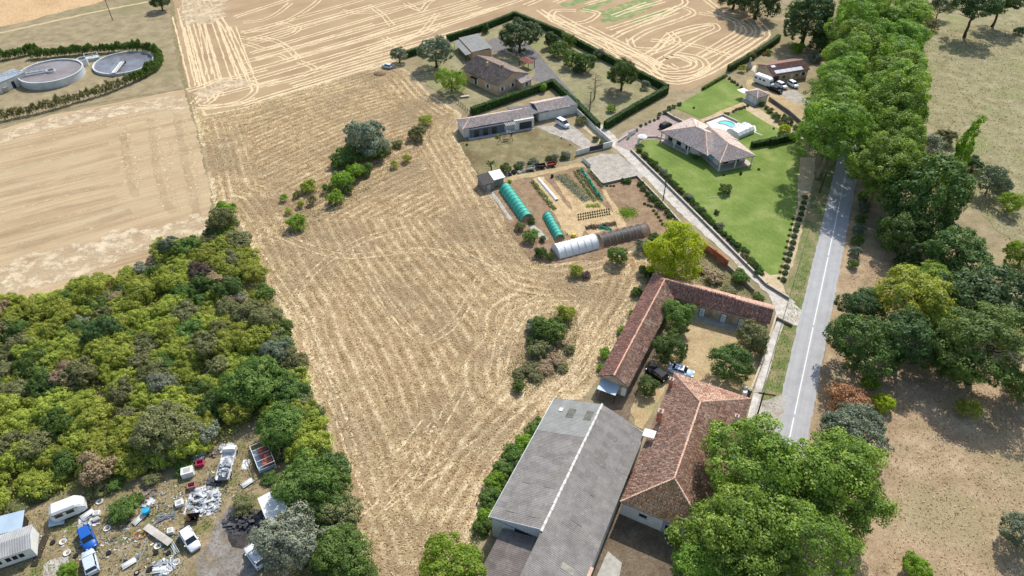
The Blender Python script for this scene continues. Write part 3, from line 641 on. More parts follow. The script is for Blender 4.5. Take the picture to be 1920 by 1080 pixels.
tree('sparse', L_russet, 1590,745,78, 'russet brown leaved tree by the roadside', .8)
tree('shrub', L_lime, 1655,755,42, 'yellow green young tree beside the russet tree', .95, 'bush', 'bush')
tree('shrub', L_bright, 1632,718,34, 'fresh green bush above the russet tree', .95, 'bush', 'bush')
tree('dense', L_grey, 1602,808,115, 'grey green dense rounded tree below the russet tree', .75)
tree('sparse', L_yellowgreen, 1818,765,44, 'small yellowish sapling in the shade of the paddock', .9, 'sapling')
tree('dense', L_grey, 1925,1000,80, 'bluish green conifer at the paddock edge', 1.1, 'conifer')
tree('shrub', L_bright, 1718,1066,56, 'bright green round bush on the dry paddock', 1, 'bush', 'bush')
tree('broad', L_green, 1925,720,70, 'green tree at the paddock edge beyond the very large one', 1)
# top right
tree('pine', L_dark, 1835,8,90, 'umbrella pine with round shadow on the far meadow', 1.0, 'pine_tree')
tree('pine', L_dark, 1885,-5,80, 'second umbrella pine behind the first', 1.0, 'pine_tree')
tree('shrub', L_dark, 1912,58,22, 'small dark bush on the far meadow', .9, 'bush', 'bush')
tree('sparse', L_grey, 1765,10,40, 'grey green slender tree beside the avenue', 1.3)
tree('sparse', L_yellowgreen, 1737,30,30, 'yellowing tree tucked against the avenue', 1.0)
tree('sparse', L_olive, 1750,48,26, 'brownish bush in the shadow of the avenue', .8, 'bush', 'bush')
tree('dense', L_dark, 1515,42,88, 'big dark tree behind the low house with the white cars', 1.05)
tree('broad', L_dark, 1425,-5,80, 'dark tree at the field corner casting a long shadow', 1.0)
tree('broad', L_dark, 1380,-14,60, 'dark tree beside the field corner', 1.0)
tree('shrub', L_bright, 1495,90,28, 'light green bush under the big dark tree', .9, 'bush', 'bush')
tree('broad', L_dark, 1545,75,50, 'dark green tree against the avenue behind the low house', .9)
tree('shrub', L_grey, 1530,108,26, 'grey bush at the end of the low house', .9, 'bush', 'bush')
tree('shrub', L_bright, 1442,98,13, 'small bright green bush behind the low house', 1, 'bush', 'bush')
tree('shrub', L_russet, 1433,101,8, 'little reddish bush behind the low house', 1, 'bush', 'bush')
tree('sparse', L_yellowgreen, 1392,128,15, 'small yellow green tree beside the barbecue', 1, 'sapling')
tree('shrub', L_olive, 1408,104,18, 'olive bush behind the barbecue by the low house', 1, 'bush', 'bush')
tree('dense', L_dark, 300,4,36, 'dark round tree at the corner of the two fields', .9)
for i in range(7):
    p = along(s_first - 4 - i*4.4, 4.9); 
    plant('shrub', L_grey if i % 2 else L_green, 'hedgerow_shrub', 'shrub in the thin hedgerow along the far side of the road', 'shrub', 'roadside hedgerow shrubs', (p.x, p.y), RNG.uniform(1.1, 1.6), 1.1, parts=('stem', 'crown'))

# --- trees of the tan house garden
tree('broad', L_dark, 975,66,72, 'large dark oak beside the driveway of the tan house', .9)
tree('dense', L_grey, 816,98,60, 'large grey green round tree at the hedge end by the tan house', 1.05)
tree('dense', L_grey, 748,103,30, 'small grey green tree outside the hedge by the rubbish heap', 1.05)
tree('weeping', L_bright, 846,149,56, 'bright green weeping tree in front of the tan house', .85)
tree('column', L_hedge, 911,52,14, 'clipped dark green column tree against the hedge', .55, 'cypress')
for cx, cy, w, k_, m_, lb in [(1034,75,28,'dense',L_dark,'small dark round tree right of the big oak'),(1066,74,32,'sparse',L_green,'feathery green tree near the garden hedge'),(1047,94,36,'shrub',L_green,'spreading green bush under the feathery tree'),(1072,108,34,'broad',L_green,'green garden tree in the middle of the row by the driveway'),(1098,116,36,'broad',L_oak,'dark garden tree with yellow top in the row by the driveway'),(1124,99,22,'sparse',L_grey,'grey green young tree by the garden hedge'),(1167,143,54,'dense',L_oak,'tall dark broad tree near the hedge corner of the tan house garden'),(1210,158,19,'sparse',L_grey,'little olive tree by the hedge corner'),(1146,204,18,'shrub',L_bright,'light green bush near the end of the driveway'),(1085,130,22,'shrub',L_dark,'dark low bush below the driveway garden row')]:
    tree(k_, m_, cx, cy, w, lb, 1.0 if k_ != 'dense' else 1.1, 'garden_tree' if k_ != 'shrub' else 'bush', 'tree' if k_ != 'shrub' else 'bush')
tree('broad', L_bright, 1018,164,15, 'young green tree between the hedge and the white garage', 1.1, 'garden_tree')
# bare tree
p = G(1114,186); t_ = thing('bare_tree', 'leafless grey tree in the tan house garden', 'tree', p)
mb = MB(); rg = random.Random(5); mb.tube([(0,0,0),(.1,0,2.4),(-.1,.1,5),(0,0,8)], [.22,.17,.1,.03], 6)
mb.build('trunk', M_twig, t_)
mb = MB()
for i in range(46):
    a = rg.uniform(0, 6.28); z = rg.uniform(1.8, 7.4); L = (8.2-z)*.55*rg.uniform(.6,1.1); d = Vector((math.cos(a), math.sin(a), 0))
    q = [Vector((0,0,z))+d*L*j/3+Vector((0,0,.12*L*j)) for j in range(4)]; mb.tube(q, [.055,.04,.03,.012], 4)
    for j in range(4):
        b0 = q[2].lerp(q[3], rg.random()); a2 = a+rg.uniform(-1,1); mb.tube([b0, b0+Vector((math.cos(a2)*.9, math.sin(a2)*.9, rg.uniform(-.3,.4)))], [.025,.01], 3)
mb.build('branches', M_twig, t_)

# --- scrub in and beside the central field
tree('dense', L_sage, 686,260,76, 'large silvery round tree standing in the stubble field', 1.0)
for cx, cy, w, m_, lb in [(640,338,46,L_bright,'bright green bush in the field scrub below the silvery tree'),(665,322,40,L_bright,'second bright green bush close to the silvery tree'),(685,318,30,L_green,'green bush at the right end of the field scrub'),(628,372,34,L_bright,'leafy bright sapling clump in the field scrub'),(652,356,22,L_green,'small green bush below the bright scrub'),(578,350,30,L_yellowgreen,'yellow green bush at the left of the field scrub'),(612,352,20,L_green,'small green bush between the scrub clumps'),(532,371,16,L_bright,'lone little green sapling at the left end of the field scrub'),(556,364,16,L_green,'little green sapling beside the lone one'),(563,382,16,L_yellowgreen,'little sapling below the yellow green bush'),(540,395,15,L_yellowgreen,'sapling above the low leafy clump'),(556,418,36,L_bright,'low leafy clump at the lower end of the field scrub'),(585,375,20,L_olive,'dull olive bush in the field scrub'),(763,296,18,L_yellowgreen,'thin yellowish sapling on the bank in the field'),(740,308,16,L_yellowgreen,'very thin pale sapling on the bank in the field'),(782,250,36,L_olive,'brown green bush at the top of the field bank'),(798,226,26,L_yellowgreen,'wispy pale tree above the brown green bush')]:
    tree('shrub' if w > 21 else 'sparse', m_, cx, cy, w, lb, 1.0, 'bush' if w > 21 else 'sapling', 'bush' if w > 21 else 'sapling')
for cx, cy, w, m_ in [(655,290,56,L_green),(640,302,44,L_green),(700,284,56,L_green),(720,280,30,L_olive),(745,270,22,L_olive)]:
    tree('shrub', m_, cx, cy, w, 'low bramble bush under the silvery round tree in the field', .75, 'bramble_bush', 'bush', 'brambles below the silvery tree')
# island of bushes in the lower field
for cx, cy, w, m_, lb, zs in [(1030,617,64,L_green,'big green bush on the overgrown island in the field',.9),(1062,588,38,L_yellowgreen,'yellow green bush at the top of the overgrown island',.95),(1006,612,40,L_grey,'grey green bush at the left of the overgrown island',.9),(1010,655,44,L_olive,'olive bush in the middle of the overgrown island',.8),(972,724,26,L_green,'small round green bush at the lower end of the island',1.0),(1002,640,30,L_green,'green bush below the grey one on the island',.9),(1068,655,22,L_olive,'small dull bush at the right of the island',.8)]:
    tree('shrub', m_, cx, cy, w, lb, zs, 'bush', 'bush')
for cx, cy, w in [(995,690,34),(1020,690,36),(1040,675,34),(975,700,28),(1005,706,30),(1052,640,28),(1055,690,24)]:
    tree('shrub', L_olive if cx % 2 else L_dead, cx, cy, w, 'withered brown weeds on the overgrown island in the field', .5, 'dry_weeds', 'weeds', 'withered weeds on the field island', parts=('stem','foliage'))
tree('shrub', L_yellowgreen, 1080,508,28, 'yellow green bush standing in the stubble near the white tunnel', 1.05, 'bush', 'bush')
tree('shrub', L_purple, 1098,516,20, 'dark dry bush beside the yellow green one', .7, 'bush', 'bush')
tree('broad', L_green, 1159,478,36, 'small green tree in front of the white tunnel greenhouse', .95)
tree('dense', L_lime, 1264,474,106, 'large bright lime yellow tree behind the long red roof', 1.0)
tree('shrub', L_grey, 1208,462,34, 'grey green bush beside the lime yellow tree', .9, 'bush', 'bush')
tree('shrub', L_oak, 1228,448,26, 'dark green bush at the foot of the lime yellow tree', .9, 'bush', 'bush')
tree('shrub', L_oak, 1212,510,30, 'dark bush at the corner of the long red roof', .9, 'bush', 'bush')
tree('shrub', L_dead, 1340,520,36, 'dry brown bush patch behind the long red roof', .6, 'dry_weeds', 'weeds', parts=('stem','foliage'))
tree('shrub', L_dead, 1318,505,26, 'dry brown weeds near the lime yellow tree', .5, 'dry_weeds', 'weeds', parts=('stem','foliage'))
tree('shrub', L_green, 1388,520,34, 'green bush beside the lane behind the long red roof', .9, 'bush', 'bush')
tree('shrub', L_green, 1422,558,24, 'low green bush at the gable of the long red roof', .8, 'bush', 'bush')
tree('shrub', L_olive, 1366,545,30, 'straw coloured weeds behind the long red roof', .5, 'dry_weeds', 'weeds', parts=('stem','foliage'))
for cx, cy, w in [(1188,590,20),(1168,620,22),(1136,664,26),(1128,690,18),(1195,548,24)]:
    tree('shrub', L_green if cx % 2 else L_bright, cx, cy, w, 'green bush growing against the outer wall of the long red roofed stable', .9, 'bush', 'bush', 'bushes along the stable wall')
# courtyard trees
tree('broad', L_green, 1270,592,62, 'green courtyard tree touching the inner corner of the stable roof', 1.0)
tree('broad', L_oak, 1257,650,60, 'dark green courtyard tree above the parked black car', 1.0)
tree('broad', L_oak, 1372,680,74, 'round dark green tree by the courtyard path', .95)
tree('broad', L_olive, 1414,632,62, 'olive brown green tree at the courtyard end of the stable doors', .95)
tree('broad', L_oak, 1215,722,38, 'small round dark tree between the black car and the red house', .95)
# green belt along the barn
for i, (cx, cy, w) in enumerate([(1000,806,34),(985,830,40),(962,850,44),(975,870,36),(945,880,44),(930,905,44),(920,935,44),(948,905,30),(1012,792,24),(915,965,40),(905,985,36)]):
    tree('shrub', [L_green, L_bright, L_green, L_oak][i % 4], cx, cy, w, 'leafy green bush in the belt along the outer barn wall', .8, 'bush', 'bush', 'bushes along the barn wall')
tree('shrub', L_silver, 950,868,26, 'silvery shrub among the green bushes along the barn', .8, 'bush', 'bush')
tree('broad', L_bright, 845,1062,120, 'bright green tree at the lower tip of the stubble field', .75)

# --- the thicket beside the scrapyard
thick_px = [(-90,590),(0,575),(70,560),(150,540),(230,522),(300,490),(370,450),(425,420),(450,440),(480,500),(510,560),(540,620),(556,680),(590,750),(615,800),(632,860),(650,930),(672,1000),(700,1070),(730,1120),(500,1120),(600,1010),(590,960),(560,900),(530,850),(505,800),(480,790),(440,830),(385,860),(330,880),(270,895),(200,905),(140,925),(70,940),(0,960),(-90,985)]
tp = np.array([[G(*p).x, G(*p).y] for p in thick_px])
TL = {'y': ('yellow green thicket shrub in the dense scrub beside the scrapyard', L_yellowgreen), 'g': ('mid green thicket shrub in the dense scrub beside the scrapyard', L_green), 'd': ('dark green thicket shrub in the dense scrub beside the scrapyard', L_oak), 'o': ('dull olive thicket shrub in the dense scrub beside the scrapyard', L_olive), 's': ('silvery pale thicket shrub in the dense scrub beside the scrapyard', L_silver), 'b': ('withered brown thicket shrub in the dense scrub beside the scrapyard', L_dead)}
rs = np.random.default_rng(21); pts_ = []
lo, hi = tp.min(0), tp.max(0); tries = 0
while len(pts_) < 296 and tries < 90000:
    tries += 1; q = rs.uniform(lo, hi); 
    if not inside(q[None], tp)[0]: continue
    e = pdist(q[None], tp)[0]; r = float(rs.uniform(1.8, 3.3)); 
    if e < r*.3: continue
    if any((q[0]-a)**2+(q[1]-b)**2 < (.365*(r+c))**2 for a, b, c in pts_): continue
    pts_.append((q[0], q[1], r))
print('thicket', len(pts_), tries)
for x, y, r in pts_:
    tt = min(1, max(0, (x+64)/36)); u = rs.random()
    if u < .04: k_ = 's'
    elif u < .065: k_ = 'b'
    elif u < .06+.68*(1-tt)**.5: k_ = 'y'
    elif u < .86: k_ = 'g' if rs.random() < .6 else 'd'
    else: k_ = 'o'
    dz = [pdist(np.array([[x, y]]), tp[a_:b_], False)[0] for a_, b_ in ((0, 9), (8, 19), (19, len(tp)))]; j = int(np.argmin(dz))
    zone = ['on the edge facing the striped left stubble', 'along the edge of the central stubble field', 'on the edge of the scrapyard'][j] if dz[j] < 6 else 'deep inside the scrub' if dz[j] > 14 else ['set back from the left stubble edge', 'set back from the central field edge', 'set back from the scrapyard edge'][j]
    lb_ = '%s %s thicket shrub %s' % ('large' if r > 2.35 else 'small', {'y': 'yellow green', 'g': 'mid green', 'd': 'dark green', 'o': 'dull olive', 's': 'silvery pale', 'b': 'withered brown'}[k_], zone)
    plant('shrub', TL[k_][1], 'thicket_shrub', lb_, 'shrub', 'shrubs of the thicket', (x, y), r, float(rs.uniform(.65, 1.05)), parts=('stem','crown'))
# singled-out trees in the thicket
for cx, cy, w, k_, m_, lb, zs in [(318,465,44,'dense',L_grey,'dark blue green conifer like tree at the upper edge of the thicket',1.1),(190,622,62,'dense',L_dark,'dark blue green rounded tree inside the thicket',1.0),(415,415,56,'dense',L_olive,'olive green tree at the upper tip of the thicket',1.0),(425,392,36,'shrub',L_bright,'bright green bush at the very tip of the thicket',1.0),(308,808,108,'broad',L_olive,'large dry olive brown tree at the edge of the scrapyard',.75),(304,718,52,'sparse',L_silver,'pale beige withered tree in the middle of the thicket',1.0),(440,562,34,'shrub',L_dead,'reddish brown dead bush in the thicket',1.1),(382,510,50,'shrub',L_purple,'dark purplish bush in the upper thicket',1.0),(470,720,110,'broad',L_green,'large green tree on the field side of the thicket',.75),(530,800,90,'broad',L_green,'green tree above the scrapyard on the field side',.75),(575,905,110,'broad',L_green,'big green tree between the white shed roof and the field',.8),(610,950,70,'broad',L_oak,'dark green tree at the field edge below the scrapyard',.8),(640,1040,100,'broad',L_green,'green tree at the lower tip of the thicket',.75),(540,1010,118,'broad',L_silver,'large grey silvery tree beside the white shed roof',.85),(455,945,46,'sparse',L_olive,'thin olive bush beside the dark rubbish heap',.7),(380,795,50,'broad',L_yellowgreen,'yellow green tree at the top of the scrapyard',.85),(500,600,56,'broad',L_olive,'olive leafy tree at the field edge of the thicket',.9),(520,660,60,'broad',L_grey,'grey green tree at the field edge of the thicket',.85),(232,955,56,'shrub',L_green,'green bramble patch in the scrapyard',.6),(128,1072,36,'shrub',L_bright,'bright green bush in front of the scrapyard gravel',.9)]:
    tree(k_, m_, cx, cy, w, lb, zs, 'broadleaf_tree' if k_ != 'shrub' else 'bush', 'tree' if k_ != 'shrub' else 'bush')
# low growth filling the ground of the thicket
def ground_cover(name, poly, n, h, leaf, m, seed, label, cat):
    r_ = np.random.default_rng(seed); lo_, hi_ = poly.min(0), poly.max(0); q = r_.uniform(lo_, hi_, (n, 2)); q = q[inside(q, poly)]
    hh = h*(.35+.65*np.clip(.5+.5*np.sin(q[:, 0]*.9+2*np.sin(q[:, 1]*.5))*np.cos(q[:, 1]*.8), 0, 1))*r_.uniform(.2, 1, len(q))
    C = np.c_[q, hh]; Nn = r_.normal(size=C.shape)*.7+np.array([0, 0, .8]); Nn /= np.linalg.norm(Nn, axis=1, keepdims=True)
    V, F = leaf_quads(C, Nn, leaf, r_); o = obj(name, mesh_np(name, V, F, np.repeat(r_.random(len(q)), 4)), m); stuff(o); o['label'] = label; return o
ground_cover('undergrowth', tp, 120000, 2.4, .26, L_yellowgreen, 5, 'low yellow green undergrowth between the thicket shrubs', 'undergrowth')
# ================================================================== PROPERTIES: ground, walls, hedges, buildings
M_court = groundmat('courtyard_dry_grass', [S(150,128,92), S(184,160,122), S(204,184,148)], mid=.4, fine=3, patchc=S(148,144,98), big=.2)
M_tired = groundmat('tired_lawn', [S(104,98,66), S(132,122,88), S(160,146,112)], mid=.3, fine=3, patchc=S(110,94,66), big=.12)
M_beige = groundmat('beige_yard', [S(172,152,118), S(192,172,138), S(208,190,158)], mid=.5, fine=3)
M_dirtdark = groundmat('dark_leafy_ground', [S(96,82,66), S(118,104,86), S(140,124,104)], mid=.5, fine=3)
def P(name, px, m, amp=.2, seed=1, step=1.2): return patch(name, px, m, step, amp, seed=seed)
# lane
lane_px = [(1118,232),(1150,265),(1192,303),(1240,352),(1300,410),(1370,470),(1425,522),(1478,572)]
P('gravel_yard', [(1096,300),(1128,288),(1160,290),(1200,318),(1215,330),(1190,335),(1132,346),(1108,320)], M_gravel)
strip('lane', lane_px, 3.3, M_lane, .25)
P('lane_mouth', [(1440,548),(1470,560),(1482,563),(1512,590),(1500,612),(1474,606),(1455,590)], M_lane)
P('verge_garden', [(1440,500),(1462,515),(1470,540),(1474,560),(1440,538),(1405,505)], M_beige)
# villa grounds
P('lawn', [(1188,276),(1200,266),(1222,262),(1245,268),(1280,240),(1420,262),(1500,245),(1514,300),(1498,380),(1482,440),(1462,515),(1444,516),(1405,488),(1345,432),(1290,375),(1240,325)], M_lawn, .12)
P('lawn', [(1265,202),(1300,180),(1357,147),(1394,167),(1395,192),(1342,212),(1312,222)], M_lawn, .15, 2)
P('lawn', [(1362,218),(1405,199),(1430,206),(1505,250),(1498,262),(1420,280),(1380,262)], M_lawn, .15, 3)
P('garden_path', [(1310,226),(1394,190),(1400,197),(1352,217),(1325,232)], M_soilp, .15, 4)
P('forecourt', [(1152,272),(1172,247),(1196,238),(1247,212),(1262,222),(1285,232),(1262,252),(1235,262),(1205,263),(1190,276),(1182,284)], M_pink, .1, 5)
M_terr = mat('terrace_stone', S(206,196,182), S(186,174,160), 1.5, .8)
patch('pool_terrace', [(1322,228),(1355,216),(1386,231),(1416,236),(1418,246),(1374,264),(1345,250)], mat('white_terrace', S(232,228,222), S(220,214,206), 1, .8), 3, .0)
P('planting_bed', [(1500,296),(1530,296),(1524,340),(1502,440),(1474,530),(1462,524),(1480,450),(1496,380)], M_beige, .2, 6)
P('planting_bed', [(1395,196),(1425,205),(1462,228),(1508,252),(1512,262),(1490,258),(1440,232),(1400,208)], M_beige, .2, 7)
P('rough_yard', [(1400,150),(1425,150),(1470,175),(1520,180),(1515,235),(1495,240),(1440,205),(1398,180)], M_court, .3, 8)
P('gravel_yard', [(1458,172),(1490,168),(1520,190),(1518,200),(1480,190)], M_gravel, .3, 9)
# modern house grounds
P('tired_lawn', [(855,262),(875,262),(1000,238),(1060,262),(1098,290),(1075,300),(960,312),(915,330),(898,335),(880,300)], M_tired, .3)
P('gravel_drive', [(1004,238),(1030,236),(1062,232),(1080,240),(1120,278),(1102,284),(1062,262),(1030,250)], M_gravel, .25)
P('planting_bed', [(1078,226),(1090,222),(1140,270),(1128,276)], M_beige, .25, 2)
P('garden_track', [(925,345),(960,330),(1095,305),(1100,316),(1040,330),(950,350)], M_court, .3)
# tan house grounds
P('dry_lawn', [(790,118),(850,82),(905,60),(965,36),(1050,68),(1140,120),(1240,170),(1135,236),(1118,232),(1040,150),(1033,158),(886,212),(830,180),(800,160)], M_meadow, .2)
patch('driveway', [(1112,236),(1122,240),(1126,232),(1068,168),(1040,138),(1012,104),(985,78),(950,70),(925,72),(905,82),(925,100),(950,100),(985,105),(1000,125),(1004,140),(990,150),(1034,158),(1060,178)], M_asph, 2, .06)
# vegetable garden
P('garden_ground', [(915,350),(930,345),(1095,312),(1128,345),(1195,332),(1270,415),(1300,440),(1215,450),(1130,485),(1000,495),(960,440)], M_soil, .3)
P('mulch_bed', [(1000,335),(1020,332),(1098,430),(1090,445),(1060,440)], M_soilp, .2, 2)
P('mulch_bed', [(1040,340),(1060,335),(1150,400),(1175,425),(1105,440)], M_soilp, .3, 3)
P('garden_path', [(1128,356),(1136,356),(1175,420),(1166,424)], M_soilp, .15, 4)
# courtyard of the stable, front yard of the red house
P('courtyard', [(1174,760),(1215,660),(1290,590),(1440,610),(1425,700),(1400,745),(1260,705),(1205,805),(1190,800)], M_court, .3)
P('front_yard', [(1160,945),(1320,1010),(1290,1110),(1080,1110),(1115,1040)], M_dirtdark, .3)
P('concrete_apron', [(1140,1034),(1166,1056),(1156,1110),(1105,1110)], M_conc, .1)
P('stable_track', [(1170,745),(1210,668),(1228,640),(1236,643),(1195,735),(1178,790),(1120,750),(1128,730)], M_dirtdark, .2, 3)
strip('footpath', [(1466,600),(1450,640),(1436,690),(1420,740),(1408,790),(1400,815)], 1.35, M_wconc, .04)
P('roadside_apron', [(1424,752),(1462,742),(1476,742),(1462,790),(1446,812),(1412,800)], M_gravel, .2, 4)
# scrapyard
P('scrapyard', [(-100,985),(0,965),(70,945),(140,930),(240,905),(330,885),(400,862),(480,800),(520,830),(545,880),(580,930),(600,990),(560,1110),(-100,1110)], M_yard, .6)
P('worn_track', [(425,955),(445,945),(470,985),(490,1010),(485,1060),(475,1110),(345,1110),(365,1050),(395,1010)], M_yardg, .6, 2)
P('gravel_heap', [(82,1060),(95,1050),(128,1042),(130,1056),(110,1076),(95,1110),(76,1110)], M_gravel, .2, 3)
M_scorch = groundmat('scorched_ground', [S(48,46,46), S(70,66,64), S(96,90,86)], mid=.6, fine=3)
P('scorched_ground', [(425,985),(470,968),(500,985),(490,1010),(470,1018),(455,1030),(428,1012)], M_scorch, .6, 4)

# ------------------------------------------------------------------ walls, hedges
M_render = mat('white_render', S(222,218,210), S(204,200,190), .8, .85, .2, .1, 8)
M_stone = mat('stone_wall', S(168,158,142), S(128,118,104), 2.5, .9, .2, .6, 7)
M_coping = mat('wall_coping', S(200,190,174), S(172,162,148), 1.5, .9)
M_brick = mat('red_brick', S(176,102,72), S(150,82,58), 3, .9, .2, .4, 9, c3=S(188,132,104), s3=.8)
def low_wall(px, w, h, label, m=M_stone, cap=M_coping, name='low_wall', cat='wall', z=0):
    pts = [G(*p) for p in px]; o = thing(name, label, cat, pts[0]); mb, mc = MB(), MB()
    for a, b in zip(pts, pts[1:]):
        c = (a+b)/2-pts[0]; L = (b-a).length; r = math.atan2((b-a).y, (b-a).x)
        mb.obox(c+Vector((0,0,h/2-.05)), L+w*.6, w, h+.1, r)
        if cap: mc.obox(c+Vector((0,0,h+.04)), L+w*.6+.06, w+.1, .08, r)
    mb.build('wall', m, o)
    if cap: mc.build('coping', cap, o)
    return o
low_wall([(1183,283),(1246.7,345),(1317.5,416),(1400,499),(1437,536),(1478,561)], .25, .55, 'low stone wall with pale coping between the lane and the villa garden')
low_wall([(1194.6,332.5),(1235,374),(1276,420)], .22, .5, 'low stone wall with coping between the lane and the vegetable garden')
low_wall([(1108,322),(1130,347),(1194.6,332.5)], .22, .6, 'low block wall round the gravel parking yard')
low_wall([(1081.7,213),(1113,243),(1147,274)], .2, 1.5, 'white rendered wall beside the lane hedge', M_render, None, 'garden_wall')
low_wall([(1147,275),(1131,279)], .25, 1.6, 'white wall stub beside the dark gate', M_render, None, 'garden_wall')
low_wall([(1104,285),(1080,292)], .2, 1.5, 'white wall panel with letter box beside the dark gate', M_render, None, 'garden_wall')
low_wall([(1319,468),(1340,484),(1362,501)], .3, 1.9, 'red brick wall along the lane behind the lime yellow tree', M_brick, M_brick, 'brick_wall')
low_wall([(1363,502),(1412,548)], .3, .9, 'rough stone wall continuing from the red brick wall', M_stone, None, 'stone_wall')
low_wall([(1453,598),(1440,640),(1424,690),(1404,742)], .22, 1.0, 'pale garden wall between the courtyard and the white footpath', M_render, M_coping, 'garden_wall')
low_wall([(1454,597),(1484,612)], .25, .6, 'low dark wall at the lane corner by the stable gable', M_stone, None)
low_wall([(1200,262),(1212,258),(1232,258),(1245,262)], .25, .4, 'curved low pale wall edging the villa lawn', M_render, M_coping)
low_wall([(1160,266),(1178,254)], .25, .5, 'low wall beside the villa gate posts', M_render, M_coping)
low_wall([(1322,229),(1355,217),(1382,230)], .3, .5, 'low rendered wall behind the swimming pool', mat('ochre_render', S(190,168,146), S(172,150,128), 1), M_coping)
low_wall([(1247,213),(1262,222),(1284,233)], .3, .7, 'low stone wall at the back of the villa forecourt', M_stone, M_coping)
# dark sliding gate and white gate
def gate(a, b, h, label, m, name='sliding_gate', slats=9):
    a, b = G(*a), G(*b); o = thing(name, label, 'gate', a, math.atan2((b-a).y, (b-a).x)); L = (b-a).length
    MB().box(0, L, -.03, .03, .08, .16).box(0, L, -.03, .03, h-.08, h).box(0, .08, -.04, .04, .05, h).box(L-.08, L, -.04, .04, .05, h).build('frame', m, o)
    me = MB().box(0, (L-.2)/slats-.02, -.02, .02, .16, h-.08).mesh('slat')
    for i in range(slats): obj('slat', me, m, o, (.1+i*(L-.2)/slats, 0, 0))
    return o
M_anth = mat('anthracite', S(58,64,74), S(50,55,64), 1, .5, .4)
M_white = mat('white_paint', S(226,226,222), S(212,212,206), 1.5, .6)
gate((1105,285),(1130,279.5), 1.5, 'dark grey sliding gate at the gravel drive', M_anth)
gate((1180,256),(1192,249), 1.3, 'white slatted gate leaf at the villa entrance', M_white, 'white_gate', 8)
gate((1092,301),(1107,315), 1.1, 'old white wooden gate lying open beside the gravel yard', M_white, 'wooden_gate', 7)
def pillar(px, py, w, h, label, m=M_render, name='gate_pillar', cat='pillar'):
    o = thing(name, label, cat, G(px, py), R_(30)); MB().box(-w/2,w/2,-w/2,w/2,0,h).build('shaft', m, o)
    MB().box(-w/2-.06,w/2+.06,-w/2-.06,w/2+.06,h,h+.1).add([(-w/2,-w/2,h+.1),(w/2,-w/2,h+.1),(w/2,w/2,h+.1),(-w/2,w/2,h+.1),(0,0,h+.28)],[(0,1,4),(1,2,4),(2,3,4),(3,0,4)]).build('cap', M_coping, o); return o
pillar(1179,258, .5, 1.7, 'white gate pillar beside the white gate leaf')
pillar(1196,271, .5, 1.7, 'white gate pillar at the lawn end of the villa entrance')
pillar(1402,744, .45, 1.9, 'dark stone gate pillar at the corner of the red house', mat('dark_stone', S(92,84,76), S(70,64,58), 3, .9, .2, .5))
M_core = mat('hedge_core', S(34,52,22), S(26,42,18), 3, .95)
def hedge(px, w, h, label, m=None, name='clipped_hedge', dens=26, leaf=.24, cat='hedge', seed=1, rough=.07):
    m = m or L_hedge
    pts = [G(*p) for p in px]; o = thing(name, label, cat, pts[0]); core = MB(); rs_ = np.random.default_rng(seed); Cs, Ns = [], []
    for a, b in zip(pts, pts[1:]):
        L = (b-a).length; r = math.atan2((b-a).y, (b-a).x); c = (a+b)/2-pts[0]
        core.obox(c+Vector((0,0,(h-.1)/2)), L+w-.12, w-.12, h-.1, r)
        e1 = np.array([math.cos(r), math.sin(r), 0]); e2 = np.array([-math.sin(r), math.cos(r), 0]); e3 = np.array([0,0,1.]); A = np.array(a-pts[0])
        for nn, ee, d1, d2, area in ((e2, e3, L+w, h, (L+w)*h), (-e2, e3, L+w, h, (L+w)*h), (e3, e2, L+w, w, (L+w)*w)):
            n = int(area*dens); s_ = rs_.uniform(-w/2, L+w/2, n)
            if ee is e3: C = A + np.outer(s_, e1) + np.outer(rs_.uniform(0, h, n), e3) + nn*(w/2) 
            else: C = A + np.outer(s_, e1) + np.outer(rs_.uniform(-w/2, w/2, n), e2) + e3*h
            C = C + nn*rs_.normal(0, rough, (n, 1)) + nn*(.05*np.sin(s_*1.7))[:, None]; Cs.append(C); Nv = nn*1.3 + rs_.normal(0, .5, (n, 3)); Ns.append(Nv/np.linalg.norm(Nv, axis=1, keepdims=True))
        for end, sg in ((0, -1), (L, 1)):
            n = int(w*h*dens); C = A + e1*(end+sg*w/2) + np.outer(rs_.uniform(-w/2, w/2, n), e2) + np.outer(rs_.uniform(0, h, n), e3); Cs.append(C); Nv = e1*sg*1.3 + rs_.normal(0, .5, (n, 3)); Ns.append(Nv/np.linalg.norm(Nv, axis=1, keepdims=True))
    C = np.concatenate(Cs); Nn = np.concatenate(Ns); V, F = leaf_quads(C, Nn, leaf, rs_)
    core.build('stems', M_core, o); obj('foliage', mesh_np('foliage', V, F, np.repeat(rs_.random(len(C)), 4)), m, o); return o
hedge([(764,107),(786,100)], 1.2, 2.1, 'short clipped hedge stub beside the large grey green tree')
hedge([(842,77),(905,57),(963,34)], 1.3, 2.2, 'tall clipped hedge along the upper field side of the tan house garden', seed=2)
hedge([(967,34),(1050,68),(1140,116),(1248,171)], 1.3, 2.2, 'long clipped hedge along the far field side of the tan house garden', seed=3)
hedge([(1247,176),(1190,208),(1137,240)], 1.4, 2.2, 'thick clipped hedge closing the tan house garden towards the villa', seed=4)
hedge([(888,214),(960,189),(1033,163)], 1.4, 2.2, 'clipped hedge between the tan house and the modern house', seed=5)
hedge([(1036,162),(1078,200),(1119,242)], 1.4, 2.2, 'clipped hedge along the driveway behind the white garage', seed=6)
hedge([(1412,276),(1440,271)], 1.2, 1.6, 'clipped dark hedge block behind the villa', seed=7)
hedge([(1445,272),(1486,262)], 1.3, 2.0, 'taller clipped hedge block behind the villa lawn', seed=8)
hedge([(1367,133),(1400,115),(1446,86),(1458,76)], 1.3, 2.0, 'dark field hedge behind the barbecue', L_oak, seed=9, rough=.2)
